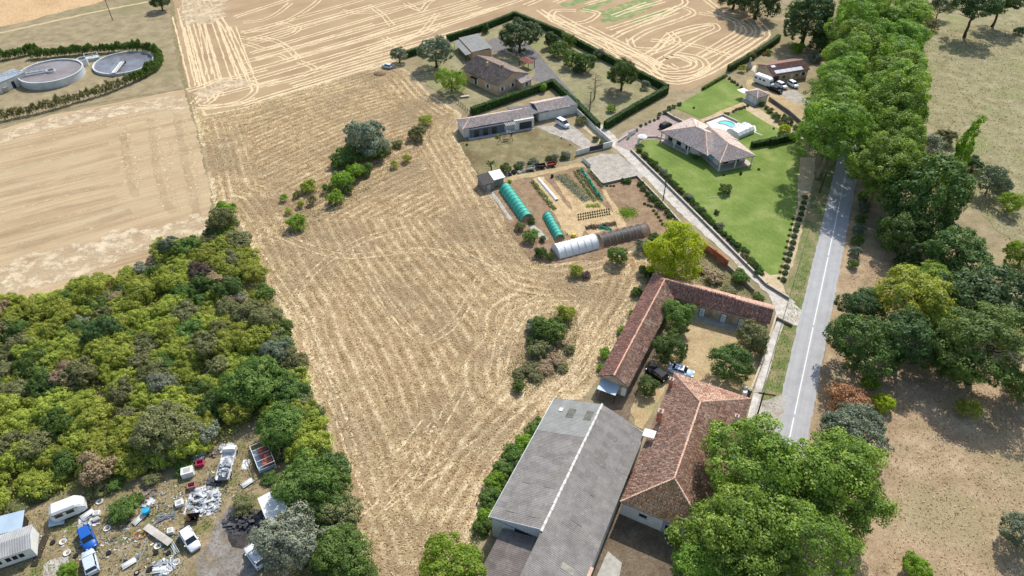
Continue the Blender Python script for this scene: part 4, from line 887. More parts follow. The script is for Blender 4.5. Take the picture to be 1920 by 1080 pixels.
hedge([(1318,168),(1358,145)], .8, .9, 'low green hedge along the back lawn', L_bright, seed=10, rough=.15)
hedge([(1530,72),(1558,98)], 1.4, 2.4, 'dark hedge running into the avenue', L_dark, seed=11, rough=.2)

# ------------------------------------------------------------------ roofs
def tile_plane(b, name, pts, m, under, tw=.24, tl=.40, h=.075, seed=1, thick=.1):
    """pts: world 3D points, pts[0]->pts[1] is the eave; canal tiles in columns up the slope"""
    O = b.location; pts = [Vector(p)-O for p in pts]; u = (pts[1]-pts[0]).normalized(); n = None
    nrm = (pts[1]-pts[0]).cross(pts[-1]-pts[0]).normalized()
    if nrm.z < 0: nrm = -nrm
    v = nrm.cross(u).normalized()
    if v.z < 0: v = -v
    q = np.array([[(p-pts[0]).dot(u), (p-pts[0]).dot(v)] for p in pts])
    rs_ = np.random.default_rng(seed); us = np.arange(q[:, 0].min()+tw/2, q[:, 0].max(), tw); vs_ = np.arange(q[:, 1].min(), q[:, 1].max(), tl)
    UU, VV = np.meshgrid(us, vs_); Cc = np.stack([UU.ravel(), VV.ravel()], 1)
    k = inside(Cc+np.array([0, tl*.5]), q); Cc = Cc[k]; nT = len(Cc)
    colr = rs_.normal(0, .014, len(us)); 
    Cc = Cc + np.stack([rs_.normal(0, .014, nT), rs_.normal(0, .03, nT)], 1)
    tu = np.array([-.5,-.22,.22,.5])*tw*.96; th = np.array([0,.85,.85,0])*h
    L = tl*1.12; tmpl = np.array([[a, 0, c+.03] for a, c in zip(tu, th)]+[[a*.88, L, c] for a, c in zip(tu, th)])
    T_ = tmpl[None]+np.concatenate([Cc[:, None, :].repeat(8, 1), (rs_.normal(0, .008, nT)[:, None, None]).repeat(8, 1)], 2)
    sk = rs_.normal(0, .03, nT); T_[:, 4:, 0] += (sk*L)[:, None]
    Bm = np.array([u, v, nrm]); Vw = T_.reshape(-1, 3)@Bm + np.array(pts[0])+np.array(nrm)*.02
    base = np.arange(nT)[:, None]*8; F = np.concatenate([base+np.array([[i, i+1, i+5, i+4]]) for i in range(3)]+[base+np.array([[3,2,1,0]])], 0)
    t_ = obj('roof_tiles', mesh_np('roof_tiles', Vw, F, np.repeat(np.clip(rs_.random(nT)*.8+.1+rs_.normal(0,.05,nT), 0, 1), 8)), m, None); stuff(t_)
    mb = MB(); k = len(pts); mb.add([p for p in pts]+[p-nrm*thick for p in pts], [tuple(range(k)) if (pts[1]-pts[0]).cross(pts[2]-pts[1]).z > 0 else tuple(range(k))[::-1], tuple(range(k, 2*k))]+[(i, (i+1) % k, k+(i+1) % k, k+i) for i in range(k)])
    s_ = mb.build(name, under, b); t_.parent = s_
    return s_
def cap_tiles(b, a, c, m, r=.16, name='ridge_cap', seg=.42):
    O = b.location; a, c = Vector(a)-O, Vector(c)-O; L = (c-a).length; k = max(1, int(L/seg)); mb = MB(); d = (c-a)/k; sd_ = d.cross(Vector((0,0,1))).normalized(); upv = sd_.cross(d).normalized()
    if upv.z < 0: upv = -upv
    rg_ = random.Random(int(L*100)); vs_, fs = [], []
    for i in range(k):
        p0, p1 = a+d*i-d*.06, a+d*(i+1)+d*.06; r0, r1 = r, r*.86; j = Vector((rg_.uniform(-.02,.02), rg_.uniform(-.02,.02), rg_.uniform(-.01,.015))); b0 = len(vs_)
        for p_, rr in ((p0, r0), (p1, r1)):
            for w in range(5):
                t_ = math.pi*w/4; vs_.append(tuple(p_+j+sd_*math.cos(t_)*rr+upv*(math.sin(t_)*rr-.02)))
        fs += [(b0+w, b0+w+1, b0+w+6, b0+w+5) for w in range(4)]+[(b0,b0+1,b0+2,b0+3,b0+4)]
    mb.add(vs_, fs); return mb.build(name, m, b, True)
def V3(p, z): return Vector((p[0], p[1], z))
def roof(b, E, Rg, ze, zr, m, under, capm, hips=(False, False), seed=1, **kw):
    """E: four eave corners E0-E1 along one side, E2-E3 back along the other; Rg: ridge ends beside E0/E3 and E1/E2"""
    e = [V3(p, ze) for p in E]; r0, r1 = V3(Rg[0], zr), V3(Rg[1], zr)
    tile_plane(b, 'roof_slope', [e[0], e[1], r1, r0], m, under, seed=seed, **kw)
    tile_plane(b, 'roof_slope', [e[2], e[3], r0, r1], m, under, seed=seed+1, **kw)
    if hips[0]: tile_plane(b, 'roof_slope', [e[3], e[0], r0], m, under, seed=seed+2, **kw); cap_tiles(b, e[0], r0, capm, name='hip_cap'); cap_tiles(b, e[3], r0, capm, name='hip_cap')
    if hips[1]: tile_plane(b, 'roof_slope', [e[1], e[2], r1], m, under, seed=seed+3, **kw); cap_tiles(b, e[1], r1, capm, name='hip_cap'); cap_tiles(b, e[2], r1, capm, name='hip_cap')
    cap_tiles(b, r0, r1, capm)
def rect(o, ang, L, W):
    u = Vector((math.cos(ang), math.sin(ang), 0)); w = Vector((math.sin(ang), -math.cos(ang), 0)); o = Vector((o[0], o[1], 0))
    return [o, o+u*L, o+u*L+w*W, o+w*W], u, w
def walls(b, poly, h, m, name='walls', z0=-.1):
    O = b.location; mb = MB(); mb.prism([(p[0]-O.x, p[1]-O.y) for p in poly], z0, h); return mb.build(name, m, b)
def gable(b, a, c, ridge, ze, zr, m, thick=.2, name='gable_wall'):
    """triangular wall from a to c under the ridge point"""
    O = b.location; a, c, r = V3(a, ze)-O, V3(c, ze)-O, V3(ridge, zr)-O; nn = (c-a).cross(Vector((0,0,1))).normalized()*thick
    return MB().add([a, c, r, a-nn, c-nn, r-nn], [(0,1,2),(5,4,3),(0,3,4,1),(1,4,5,2),(2,5,3,0)]).build(name, m, b)
def on_wall(a, c, s, w, z0, z1, out, b, d0=-.05):
    """corner points of a box on the wall a->c (outward = right of a->c), from s to s+w along it"""
    a, c = Vector((a[0], a[1], 0)), Vector((c[0], c[1], 0)); u = (c-a).normalized(); nn = Vector((u.y, -u.x, 0)); p = a+u*s-Vector((b.location.x, b.location.y, 0))
    q = [p+nn*d0, p+u*w+nn*d0, p+u*w+nn*out, p+nn*out]
    return [Vector((k.x, k.y, z0)) for k in q]+[Vector((k.x, k.y, z1)) for k in q]
BOXF = [(3,2,1,0),(4,5,6,7),(0,1,5,4),(1,2,6,5),(2,3,7,6),(3,0,4,7)]
def wbox(b, a, c, s, w, z0, z1, out, name, m, parent=None, d0=-.05):
    o_ = MB().add(on_wall(a, c, s, w, z0, z1, out, b, d0), BOXF).build(name, m, parent or b)
    return o_
M_glass, t, bb, o = nodes('window_glass'); bb.inputs['Base Color'].default_value = S(38,46,54); bb.inputs['Roughness'].default_value = .08; bb.inputs['Specular IOR Level'].default_value = .7
M_frame = mat('window_frame', S(214,214,210), S(200,200,196), 2, .5)
def window(b, a, c, s, w, z0, z1, frame=M_frame, shutters=None, glass=None, name='window'):
    f = wbox(b, a, c, s, w, z0, z1, .05, name, frame)
    wbox(b, a, c, s+.08, w-.16, z0+.08, z1-.08, .065, 'pane', glass or M_glass, f)
    wbox(b, a, c, s-.08, w+.16, z0-.08, z0, .12, 'sill', M_coping, f)
    if shutters:
        wbox(b, a, c, s-w*.5-.04, w*.5, z0, z1, .07, 'shutter', shutters, f); wbox(b, a, c, s+w+.04, w*.5, z0, z1, .07, 'shutter', shutters, f)
    return f
T_red = tilemat('old_red_tiles', [(.0, S(98,72,60)), (.25, S(142,104,86)), (.5, S(168,128,106)), (.75, S(190,158,136)), (1.0, S(218,198,180))], moss=S(122,102,88), lich=S(204,188,172))
T_red2 = tilemat('stable_tiles', [(.0, S(94,66,58)), (.3, S(140,94,80)), (.55, S(164,112,96)), (.8, S(184,142,124)), (1.0, S(212,190,174))], moss=S(124,108,98), lich=S(200,184,170))
T_pink = tilemat('pink_tiles', [(.0, S(148,110,94)), (.4, S(185,146,128)), (.7, S(207,170,152)), (1.0, S(228,200,184))])
T_tan = tilemat('weathered_tan_tiles', [(.0, S(160,140,128)), (.35, S(204,182,168)), (.7, S(226,206,194)), (1.0, S(240,228,218))], lich=S(228,218,208))
T_grey = tilemat('weathered_brown_tiles', [(.0, S(92,82,75)), (.4, S(127,112,101)), (.7, S(153,136,123)), (1.0, S(183,166,151))], lich=S(172,157,142), moss=S(105,95,86))
T_ochre = tilemat('mossy_tiles', [(.0, S(130,96,74)), (.3, S(176,132,100)), (.6, S(200,158,120)), (1.0, S(222,194,160))], moss=S(156,138,84))
U_tile = mat('tile_channel', S(112,84,74), S(88,66,58), 2, .9)
U_grey = mat('tile_channel_grey', S(124,110,98), S(100,90,80), 2, .9)
C_red = mat('ridge_mortar', S(206,176,156), S(186,146,124), 1.5, .9)
C_orange = mat('ridge_orange', S(200,150,124), S(208,170,148), 1.5, .9)
C_grey = mat('ridge_grey', S(176,158,140), S(150,134,120), 1.5, .9)
M_wallold = mat('old_render', S(196,186,166), S(170,158,138), .8, .9, .2, .2, 6, c3=S(140,126,108), s3=.5)
M_walltan = mat('tan_render', S(204,176,148), S(190,162,134), .6, .85, .2, .1, 8)
M_wood = mat('painted_door', S(216,226,232), S(202,214,222), 1.5, .6)
M_dkwood = mat('dark_timber', S(62,52,44), S(48,40,34), 3, .8)
M_zinc = mat('zinc', S(178,184,188), S(158,164,168), 1, .4, .5, metal=.3)

# ---- the long L-shaped stable
A_ = Vector((14.53,77.39,0)); ang1 = R_(63.3); E1, u1, w1 = rect(A_, ang1, 30.3, 5.4)
b = thing('stable', 'long L-shaped stable with old red tile roof round the courtyard', 'stable', A_)
O_ = E1[1]; ang2 = R_(-24.0); u2 = Vector((math.cos(ang2), math.sin(ang2), 0)); w2 = Vector((math.sin(ang2), -math.cos(ang2), 0))
E2 = [O_, O_+u2*23.3, O_+u2*23.3+w2*5.5, O_+w2*5.5]
i_ = .35
walls(b, [E1[0]+u1*i_+w1*i_, E1[1]-u1*i_+w1*i_, E1[2]-u1*1.5-w1*i_, E1[3]+u1*i_-w1*i_], 2.95, M_wallold)
walls(b, [E2[0]+u2*i_+w2*i_, E2[1]-u2*i_+w2*i_, E2[2]-u2*i_-w2*i_, E2[3]+u2*1-w2*i_], 2.97, M_wallold)
ZE, ZR = 3.0, 4.55
c_in = O_ + u2*5.6 + w2*5.5; R1a = A_ + w1*2.7; Rk = O_ + u2*2.75 + w2*2.8; R2b = O_ + u2*23.3 + w2*3.0
e = lambda p: V3(p, ZE); r3 = lambda p: V3(p, ZR)
tile_plane(b, 'roof_slope', [e(E1[0]), e(O_), r3(Rk), r3(R1a)], T_red2, U_tile, seed=31)
tile_plane(b, 'roof_slope', [e(c_in), e(E1[3]), r3(R1a), r3(Rk)], T_red, U_tile, seed=32)
tile_plane(b, 'roof_slope', [e(O_), e(E2[1]), r3(R2b), r3(Rk)], T_pink, U_tile, seed=33)
tile_plane(b, 'roof_slope', [e(E2[2]), e(c_in), r3(Rk), r3(R2b)], T_red2, U_tile, seed=34)
cap_tiles(b, r3(R1a), r3(Rk), C_orange); cap_tiles(b, r3(Rk), r3(R2b), C_red); cap_tiles(b, e(O_), r3(Rk), C_orange, name='hip_cap')
gable(b, E1[3]-w1*i_+u1*i_, E1[0]+w1*i_+u1*i_, A_+w1*2.7+u1*i_, 2.9, 4.42, M_wallold)
gable(b, E2[1]+w2*i_-u2*i_, E2[2]-w2*i_-u2*i_, O_+w2*3+u2*22.95, 2.9, 4.42, M_wallold)
wb, wa = E2[2]-u2*i_-w2*i_, E2[3]+u2*5.6-w2*i_      # courtyard side, walked towards the lane end
for s in ((wb-wa).length-1.15-k_ for k_ in (3.9, 7.2, 11.2, 13.9)):
    L_ = (wb-wa).length
    d_ = wbox(b, wa, wb, s, 1.15, 0, 2.25, .05, 'door_frame', M_dkwood)
    wbox(b, wa, wb, s+.1, .95, .02, 1.12, .08, 'lower_leaf', M_wood, d_); wbox(b, wa, wb, s+.1, .95, 1.16, 2.15, .08, 'upper_leaf', M_wood, d_)
    wbox(b, wa, wb, s+.2, .5, 1.5, 1.56, .11, 'strap_hinge', M_dkwood, d_); wbox(b, wa, wb, s+.45, .12, .95, 1.15, .11, 'latch', M_dkwood, d_)
MB().add([V3(p, .3)-A_ for p in (wa+Vector((u2.y,-u2.x,0))*0, )], []) if False else None
wbox(b, wa, wb, -.2, (wb-wa).length, .0, .12, 1.3, 'doorstep', M_conc)
# side wall of arm 1 towards the courtyard
wb1, wa1 = E1[2]-u1*6-w1*i_, E1[3]-w1*i_+u1*i_
for s in (4, 10, 15.5): window(b, wa1, wb1, s, .9, 1.2, 2.1)
# lean-to with pale sheet roof against the gable
g1, g0 = E1[3]-w1*i_+u1*i_, E1[0]+w1*i_+u1*i_
M_sheet = mat('pale_blue_sheet', S(182,200,212), S(166,184,198), .6, .5, .4)
lt = wbox(b, g0, g1, .3, 3.3, 2.15, 2.22, 2.4, 'canopy', M_sheet)
for s in (.35, 3.45): wbox(b, g0, g1, s, .1, 0, 2.15, 2.35, 'canopy_post', M_dkwood, lt, 2.25)
wbox(b, g0, g1, 3.9, .8, .05, 2.0, .06, 'side_door', M_wood)

# ---- the barn with grey corrugated roof
def corrugated(b, name, pts, m, seed=1, per=.26, amp=.024, sheet=1.6, thick=.03, part=None):
    O = b.location; pts = [Vector(p)-O for p in pts]; u = (pts[1]-pts[0]); Lu = u.length; u.normalize(); vv = pts[3]-pts[0]; Lv = vv.length; nrm = (pts[1]-pts[0]).cross(vv).normalized()
    if nrm.z < 0: nrm = -nrm
    rs_ = np.random.default_rng(seed); nu = int(Lu/per)*4+1; su = np.linspace(0, 1, nu); rows = max(1, int(Lv/sheet)); Vs, Fs, Rn = [], [], []
    P0, P1, P2, P3 = [np.array(p) for p in pts]; wave = np.cos(np.arange(nu)*math.pi/2)*amp; ncol = int(Lu/.95)+1; colid = np.minimum((su*Lu/.95).astype(int), ncol-1)
    for r_i in range(rows):
        t0, t1 = r_i/rows, (r_i+1)/rows+.06/Lv
        a = P0[None]*(1-su[:, None])*(1-t0)+P1[None]*su[:, None]*(1-t0)+P2[None]*su[:, None]*t0+P3[None]*(1-su[:, None])*t0
        t1c = min(t1, 1.0); c = P0[None]*(1-su[:, None])*(1-t1c)+P1[None]*su[:, None]*(1-t1c)+P2[None]*su[:, None]*t1c+P3[None]*(1-su[:, None])*t1c
        a = a+np.array(nrm)*(wave+.025)[:, None]; c = c+np.array(nrm)*wave[:, None]; b0 = sum(len(x) for x in Vs); Vs += [a, c]; i = np.arange(nu-1); Fs.append(np.stack([b0+i, b0+i+1, b0+nu+i+1, b0+nu+i], 1))
        rv = rs_.random(ncol)[colid]; Rn += [rv, rv]
    o_ = obj(name, mesh_np(name, np.concatenate(Vs), np.concatenate(Fs), np.concatenate(Rn)), m, b); return o_
def corrmat(name, c0, c1, lich, rust=None):
    m, t, bb, o = nodes(name); f = mth(t, 'ADD', mth(t, 'MULTIPLY', attr(t, 'rnd'), .16), mth(t, 'MULTIPLY', noise(t, .6, 6, .7), .84))
    col = ramp(t, f, [(.36, c0), (.66, c1)]); col = mixc(t, ramp(t, noise(t, 2.6, 6, .75), [(.57, G1), (.7, W1)]), col, lich)
    if rust: col = mixc(t, mth(t, 'MULTIPLY', ramp(t, noise(t, .55, 5, .7), [(.58, G1), (.7, W1)]), .6), col, rust)
    t.links.new(col, bb.inputs['Base Color']); bb.inputs['Roughness'].default_value = .9; bb.inputs['Specular IOR Level'].default_value = .2; return m
M_cor = corrmat('fibre_cement', S(122,117,112), S(148,143,137), S(174,169,161), S(138,126,106))
M_cor2 = corrmat('newer_fibre_cement', S(140,139,134), S(158,157,151), S(176,175,168))
M_cor3 = corrmat('dark_fibre_cement', S(98,90,86), S(124,116,110), S(150,142,134), S(104,88,72))
B0 = Vector((-2.95,49.93,0)); angb = R_(64.6); ub = Vector((math.cos(angb), math.sin(angb), 0)); wb_ = Vector((math.sin(angb), -math.cos(angb), 0)); LB = 23.2; WB = 7.6; WR = 7.3
b = thing('barn', 'large barn with grey corrugated roof beside the stubble field', 'barn', B0)
zE, zR = 5.0, 7.5
def bp(s, w, z): return V3(B0+ub*s+wb_*w, z)
split = 16.2
corrugated(b, 'roof_sheets', [bp(0,-.2,zE-.07), bp(split,-.2,zE-.07), bp(split,WB,zR), bp(0,WB,zR)], M_cor, 1)
corrugated(b, 'newer_roof_sheets', [bp(split+.02,-.2,zE-.06), bp(LB,-.2,zE-.06), bp(LB,WB,zR), bp(split+.02,WB,zR)], M_cor2, 2)['label'] = 'lighter newer grey roof sheets at the upper end'
corrugated(b, 'roof_sheets', [bp(LB,WB+WR,4.65), bp(-9,WB+WR,4.65), bp(-9,WB,zR), bp(LB,WB,zR)], M_cor, 3)
corrugated(b, 'lean_to_roof', [bp(-9,1.9,3.7), bp(-.1,1.9,3.7), bp(-.1,WB-.15,5.2), bp(-9,WB-.15,5.2)], M_cor3, 4)['label'] = 'dark lower corrugated roof in front of the gable'
cap_tiles(b, bp(-.2,WB,zR+.02), bp(LB,WB,zR+.02), mat('pale_ridge', S(206,202,194), S(184,180,172), 2, .8), .2, seg=1.1)
M_bardage, t, bb, o = nodes('white_cladding'); sxx = t.nodes.new('ShaderNodeSeparateXYZ'); t.links.new(rotmap(t, pos(t), angb, (1,1,1)), sxx.inputs[0])
wv = mth(t, 'SINE', mth(t, 'MULTIPLY', sxx.outputs[1], 24.0)); cwl = mixc(t, noise(t, .7, 5), S(206,212,216), S(182,188,192)); t.links.new(cwl, bb.inputs['Base Color']); bump(t, bb, wv, .5, .05); bb.inputs['Roughness'].default_value = .6
O = B0
mbw = MB(); mbw.prism([((B0+ub*s+wb_*w).x-O.x, (B0+ub*s+wb_*w).y-O.y) for s, w in ((.15,.1),(LB-.15,.1),(LB-.15,WB+WR-.2),(-8.8,WB+WR-.2),(-8.8,WB),(.15,WB))], -.1, 4.5); mbw.build('walls', M_bardage, b)
MB().add([bp(.15,.1,4.8)-O, bp(.15,WB,4.8)-O, bp(.15,WB,7.38)-O, bp(.4,.1,4.8)-O, bp(.4,WB,4.8)-O, bp(.4,WB,7.38)-O], [(0,1,2),(5,4,3),(0,3,4,1),(1,4,5,2),(2,5,3,0)]).build('gable_wall', M_bardage, b)
MB().add([bp(LB-.15,.1,4.8)-O, bp(LB-.15,WB+WR-.2,4.8)-O, bp(LB-.15,WB,7.38)-O, bp(LB-.4,.1,4.8)-O, bp(LB-.4,WB+WR-.2,4.8)-O, bp(LB-.4,WB,7.38)-O], [(0,1,2),(5,4,3),(0,3,4,1),(1,4,5,2),(2,5,3,0)]).build('gable_wall', M_wallold, b)
MB().add([bp(-.1,WB-.02,5.2)-O, bp(-9,WB-.02,5.2)-O, bp(-9,WB-.02,7.42)-O, bp(-.1,WB-.02,7.42)-O, bp(-.1,WB+.1,5.2)-O, bp(-9,WB+.1,5.2)-O, bp(-9,WB+.1,7.42)-O, bp(-.1,WB+.1,7.42)-O], BOXF).build('step_wall', M_wallold, b)
MB().prism([((B0+ub*s+wb_*w).x-O.x, (B0+ub*s+wb_*w).y-O.y) for s, w in ((-.1,2.2),(-8.8,2.2),(-8.8,7.4),(-.1,7.4))], -.1, 3.6).build('lean_to_walls', M_wallold, b)
wbox(b, B0+ub*.15, B0+ub*.15+wb_*WB, 3.6, 2.6, 3.75, 4.55, .06, 'opening', M_dkwood, None)
# gutters / bargeboard
MB().tube([bp(-.1,-.28,zE-.12)-O, bp(LB,-.28,zE-.12)-O], .07, 6).build('gutter', M_zinc, b)
MB().tube([bp(0,-.2,zE)-O, bp(0,WB,zR+.03)-O], .07, 4).build('bargeboard', M_white, b)
# skylights and patches
def roofpatch(s0, s1, w0, w1, name, m, left=True, lift=.06):
    f = (lambda s, w: bp(s, w, lerp(zE-.07, zR, (w+.2)/(WB+.2))+lift)) if left else (lambda s, w: bp(s, w, lerp(zR, 4.65, (w-WB)/WR)+lift))
    q = [f(s0,w0), f(s1,w0), f(s1,w1), f(s0,w1)]; q = [p-O for p in q]; return MB().add([p-Vector((0,0,.05)) for p in q]+q, BOXF).build(name, m, b)
M_sky = mat('mossy_skylight', S(122,122,108), S(86,86,76), 2.5, .6)
roofpatch(19.6,21.4,3.0,4.2,'skylight',M_sky); roofpatch(19.6,21.4,5.9,7.0,'skylight',M_sky)
roofpatch(20.6,21.3,1.5,2.1,'roof_vent',M_white, lift=.14)
M_trans = mat('translucent_sheet', S(168,162,146), S(142,136,122), 1.5, .6)
for s0, w0, lf in [(1.5,1.6,1),(1.5,5.0,1),(6.5,1.6,1),(6.5,5.0,1),(11.5,1.6,1),(11.8,5.0,1),(3.5,10.2,0),(8.5,10.2,0),(13.5,10,0),(18.5,10,0),(-3,11.5,0)]:
    roofpatch(s0,s0+.9,w0,w0+1.7,'rooflight', M_trans if s0 < 0 else corrmat('stained_sheet%d' % int(s0*10+w0), S(120,115,108), S(144,138,130), S(168,160,148)), bool(lf), .045)
# brick parapet stones on the yard side
MB().add([bp(-9,WB+WR-.1,4.3)-O, bp(-.6,WB+WR-.1,4.3)-O, bp(-.6,WB+WR+.35,4.3)-O, bp(-9,WB+WR+.35,4.3)-O, bp(-9,WB+WR-.1,4.85)-O, bp(-.6,WB+WR-.1,4.85)-O, bp(-.6,WB+WR+.35,4.85)-O, bp(-9,WB+WR+.35,4.85)-O], BOXF).build('brick_parapet', mat('worn_brick', S(190,150,124), S(206,184,164), 4, .9), b)

# ---- the red-tiled house beside the barn
EH = [G(1163.4,940,4), G(1257.4,696.7,4), G(1406.7,743.7,4), G(1320,1003,4)]
dv = ((EH[1]-EH[0]).normalized()+(EH[2]-EH[3]).normalized()).normalized(); dw = Vector((dv.y, -dv.x, 0)); org = EH[0].copy(); org.z = 0
LH, WH = 27.0, 12.7
EH = [org, org+dv*LH, org+dv*LH+dw*WH, org+dw*WH]
RH = [G(1264.8,896.7,7.0), G(1313,754,7.0)]
b = thing('farmhouse', 'big farmhouse with hipped old red tile roof between barn and road', 'house', org)
roof(b, EH, RH, 4.0, 7.0, T_red, U_tile, C_red, (False, True), seed=51)
tile_plane(b, 'roof_slope', [V3(EH[3],4.0), V3(EH[0],4.0), V3(RH[0],7.0)], T_ochre, U_tile, seed=57)['label'] = 'mossy ochre hip end of the roof'
cap_tiles(b, V3(EH[0],4.0), V3(RH[0],7.0), C_red, name='hip_cap'); cap_tiles(b, V3(EH[3],4.0), V3(RH[0],7.0), C_red, name='hip_cap')
inn = .5; WHp = [EH[0]+dv*inn+dw*.15, EH[1]-dv*inn+dw*.15, EH[2]-dv*inn-dw*inn, EH[3]+dv*inn-dw*inn]
walls(b, WHp, 3.92, M_render)
fa, fb = WHp[0], WHp[3]     # front wall seen from the yard (outward towards the camera)
M_trim = mat('red_trim', S(188,120,96), S(170,104,82), 2, .8)
wbox(b, fa, fb, 0, (fb-fa).length, 2.95, 3.12, .06, 'string_course', M_trim)
window(b, fa, fb, 2.6, 1.3, 1.6, 2.4); window(b, fa, fb, 6.4, 1.9, 1.0, 2.3); window(b, fa, fb, 8.6, 1.9, 1.0, 2.3)
wbox(b, fa, fb, 6.1, 4.8, .05, 2.8, .03, 'shop_front', mat('blue_grey_front', S(150,162,178), S(138,150,166), 1, .6))
ea, eb = WHp[2], WHp[1]
for s in (2,7): window(b, ea, eb, s, 1.0, 1.0, 2.4, shutters=M_wood)
ra_, rb_ = WHp[3], WHp[2]
for s in (2,6,10,14,18,22): window(b, ra_, rb_, s, 1.0, 1.0, 2.5, shutters=M_wood)
def chimney(b, at_, w, d, z0, z1, m, capm, name='chimney'):
    O = b.location; x, y = at_.x-O.x, at_.y-O.y; c = MB(); c.obox((x,y,(z0+z1)/2), w, d, z1-z0, math.atan2(dv.y, dv.x)); c_ = c.build(name, m, b)
    MB().obox((x,y,z1+.06), w+.16, d+.16, .12, math.atan2(dv.y, dv.x)).build('chimney_cap', capm, c_); MB().cyl((x,y,z1+.12), min(w,d)*.3, .25, 8).build('chimney_pot', M_brick, c_)
chimney(b, G(1237,779,6.2), .7, .7, 4.9, 7.3, M_brick, M_coping); chimney(b, G(1259,714,5.5), .55, .55, 4.2, 5.9, M_brick, M_coping); chimney(b, G(1381,783,5.6), .5, .5, 4.2, 6.0, M_render, M_coping)
MB().add([bp(LB-1.4,WB+WR-.2,5.35)-org, bp(LB+.1,WB+WR-.2,5.35)-org, bp(LB+.1,WB+WR+1.6,5.6)-org, bp(LB-1.4,WB+WR+1.6,5.6)-org, bp(LB-1.4,WB+WR-.2,5.42)-org, bp(LB+.1,WB+WR-.2,5.42)-org, bp(LB+.1,WB+WR+1.6,5.67)-org, bp(LB-1.4,WB+WR+1.6,5.67)-org], BOXF).build('porch_roof', M_white, b)
MB().tube([V3(EH[0],3.95)-org-dw*.1, V3(EH[3],3.95)-org-dw*.1], .06, 6).build('gutter', M_zinc, b)

# ---- tan house
ct = G(932.5,162,3.2); ct.z = 0; at = R_(133.0)
Et, ut, wt = rect(ct, at, 16.8, -13.2)          # along the long eave away from the near corner; second axis to the right/back
Et = [ct, ct+ut*16.8, ct+ut*16.8+Vector((math.cos(at-math.pi/2), math.sin(at-math.pi/2), 0))*13.2, ct+Vector((math.cos(at-math.pi/2), math.sin(at-math.pi/2), 0))*13.2]
wt = Vector((math.cos(at-math.pi/2), math.sin(at-math.pi/2), 0))
b = thing('tan_house', 'tan rendered house with broad brown tiled gable roof inside the clipped hedges', 'house', ct)
Rt = [ct+wt*6.6, ct+ut*16.8+wt*6.6]
roof(b, Et, Rt, 3.2, 5.7, T_grey, U_grey, C_grey, seed=71)
Wt = [ct+ut*.35+wt*.35, ct+ut*16.45+wt*.35, ct+ut*16.45+wt*12.85, ct+ut*.35+wt*12.85]
walls(b, Wt, 3.12, M_walltan)
gable(b, Wt[0], Wt[3], ct+wt*6.6+ut*.35, 3.1, 5.55, M_walltan); gable(b, Wt[2], Wt[1], ct+wt*6.6+ut*16.45, 3.1, 5.55, M_walltan)
window(b, Wt[1], Wt[0], 11.3, 1.0, 1.0, 2.2, shutters=M_white); window(b, Wt[1], Wt[0], 5.8, 1.0, .2, 2.2, shutters=M_white)
wbox(b, Wt[1], Wt[0], 4.6, 2.6, 2.4, 2.5, 1.1, 'awning', M_dkwood)
window(b, Wt[0], Wt[3], 1.4, 1.0, 1.0, 2.2, shutters=M_white); window(b, Wt[0], Wt[3], 5.6, 1.0, 1.0, 2.2, shutters=M_white)
p_ = ct+wt*7.6-ut*2.4
pe = [p_, p_+wt*4.6, p_+wt*4.6+ut*2.8, p_+ut*2.8]
walls(b, [p_+ut*.3+wt*.3, p_+wt*4.3+ut*.3, p_+wt*4.3+ut*2.75, p_+wt*.3+ut*2.75], 2.4, M_walltan, 'porch')
tile_plane(b, 'porch_roof', [V3(pe[0],2.45), V3(pe[1],2.45), V3(pe[2],3.2), V3(pe[3],3.2)], T_tan, U_grey, seed=75)
window(b, p_+ut*.3+wt*.3, p_+wt*4.3+ut*.3, 1.5, 1.1, .9, 2.1, shutters=M_white)
O = ct
for s, w_ in ((9.5, 4.6),(5.2, 6.9)):
    q = ct+ut*s+wt*w_; MB().obox((q.x-O.x, q.y-O.y, 5.6), .6, .6, 1.5, at).build('chimney', M_walltan, b)
# carport of the tan house
c0 = G(885,98,3.0); c0.z = 0
uc = (G(860,71,3.0)-G(885,98,3.0)); uc.z = 0; Lc = uc.length; uc.normalize(); wc = Vector((uc.y, -uc.x, 0))
b = thing('carport', 'open garage with grey corrugated roof beside the tan house', 'carport', c0)
corrugated(b, 'roof_sheets', [c0+Vector((0,0,3.0)), c0+uc*Lc+Vector((0,0,3.0)), c0+uc*Lc+wc*7+Vector((0,0,3.5)), c0+wc*7+Vector((0,0,3.5))], M_cor2, 8)
corrugated(b, 'lean_to_roof', [c0-wc*2.2+Vector((0,0,2.3)), c0-wc*2.2+uc*Lc*.95+Vector((0,0,2.3)), c0+uc*Lc*.95-wc*.1+Vector((0,0,2.7)), c0-wc*.1+Vector((0,0,2.7))], M_cor2, 9)
walls(b, [c0+wc*.2+uc*.2, c0+wc*.2+uc*(Lc-.2), c0+wc*6.8+uc*(Lc-.2), c0+wc*6.8+uc*.2], 2.9, M_walltan)
for s in (.3, Lc*.5, Lc*.9):
    q = c0-wc*2.1+uc*s-c0; MB().box(q.x-.06,q.x+.06,q.y-.06,q.y+.06,0,2.25).build('post', M_dkwood, b)
# small pergola with red roof
pp = G(988,126); b = thing('garden_shelter', 'small open shelter with red brown roof behind the tan house', 'shelter', pp, at)
MB().add([(-2.2,-1.6,2.3),(2.2,-1.6,2.3),(2.2,1.6,2.3),(-2.2,1.6,2.3),(-1,0,3.0),(1,0,3.0)], [(0,1,5,4),(2,3,4,5),(3,0,4),(1,2,5),(3,2,1,0)]).build('roof', mat('red_shelter_roof', S(150,92,76), S(128,76,62), 2, .8), b)
for x in (-2,2):
    for y in (-1.4,1.4): MB().box(x-.07,x+.07,y-.07,y+.07,0,2.3).build('post', M_dkwood, b)

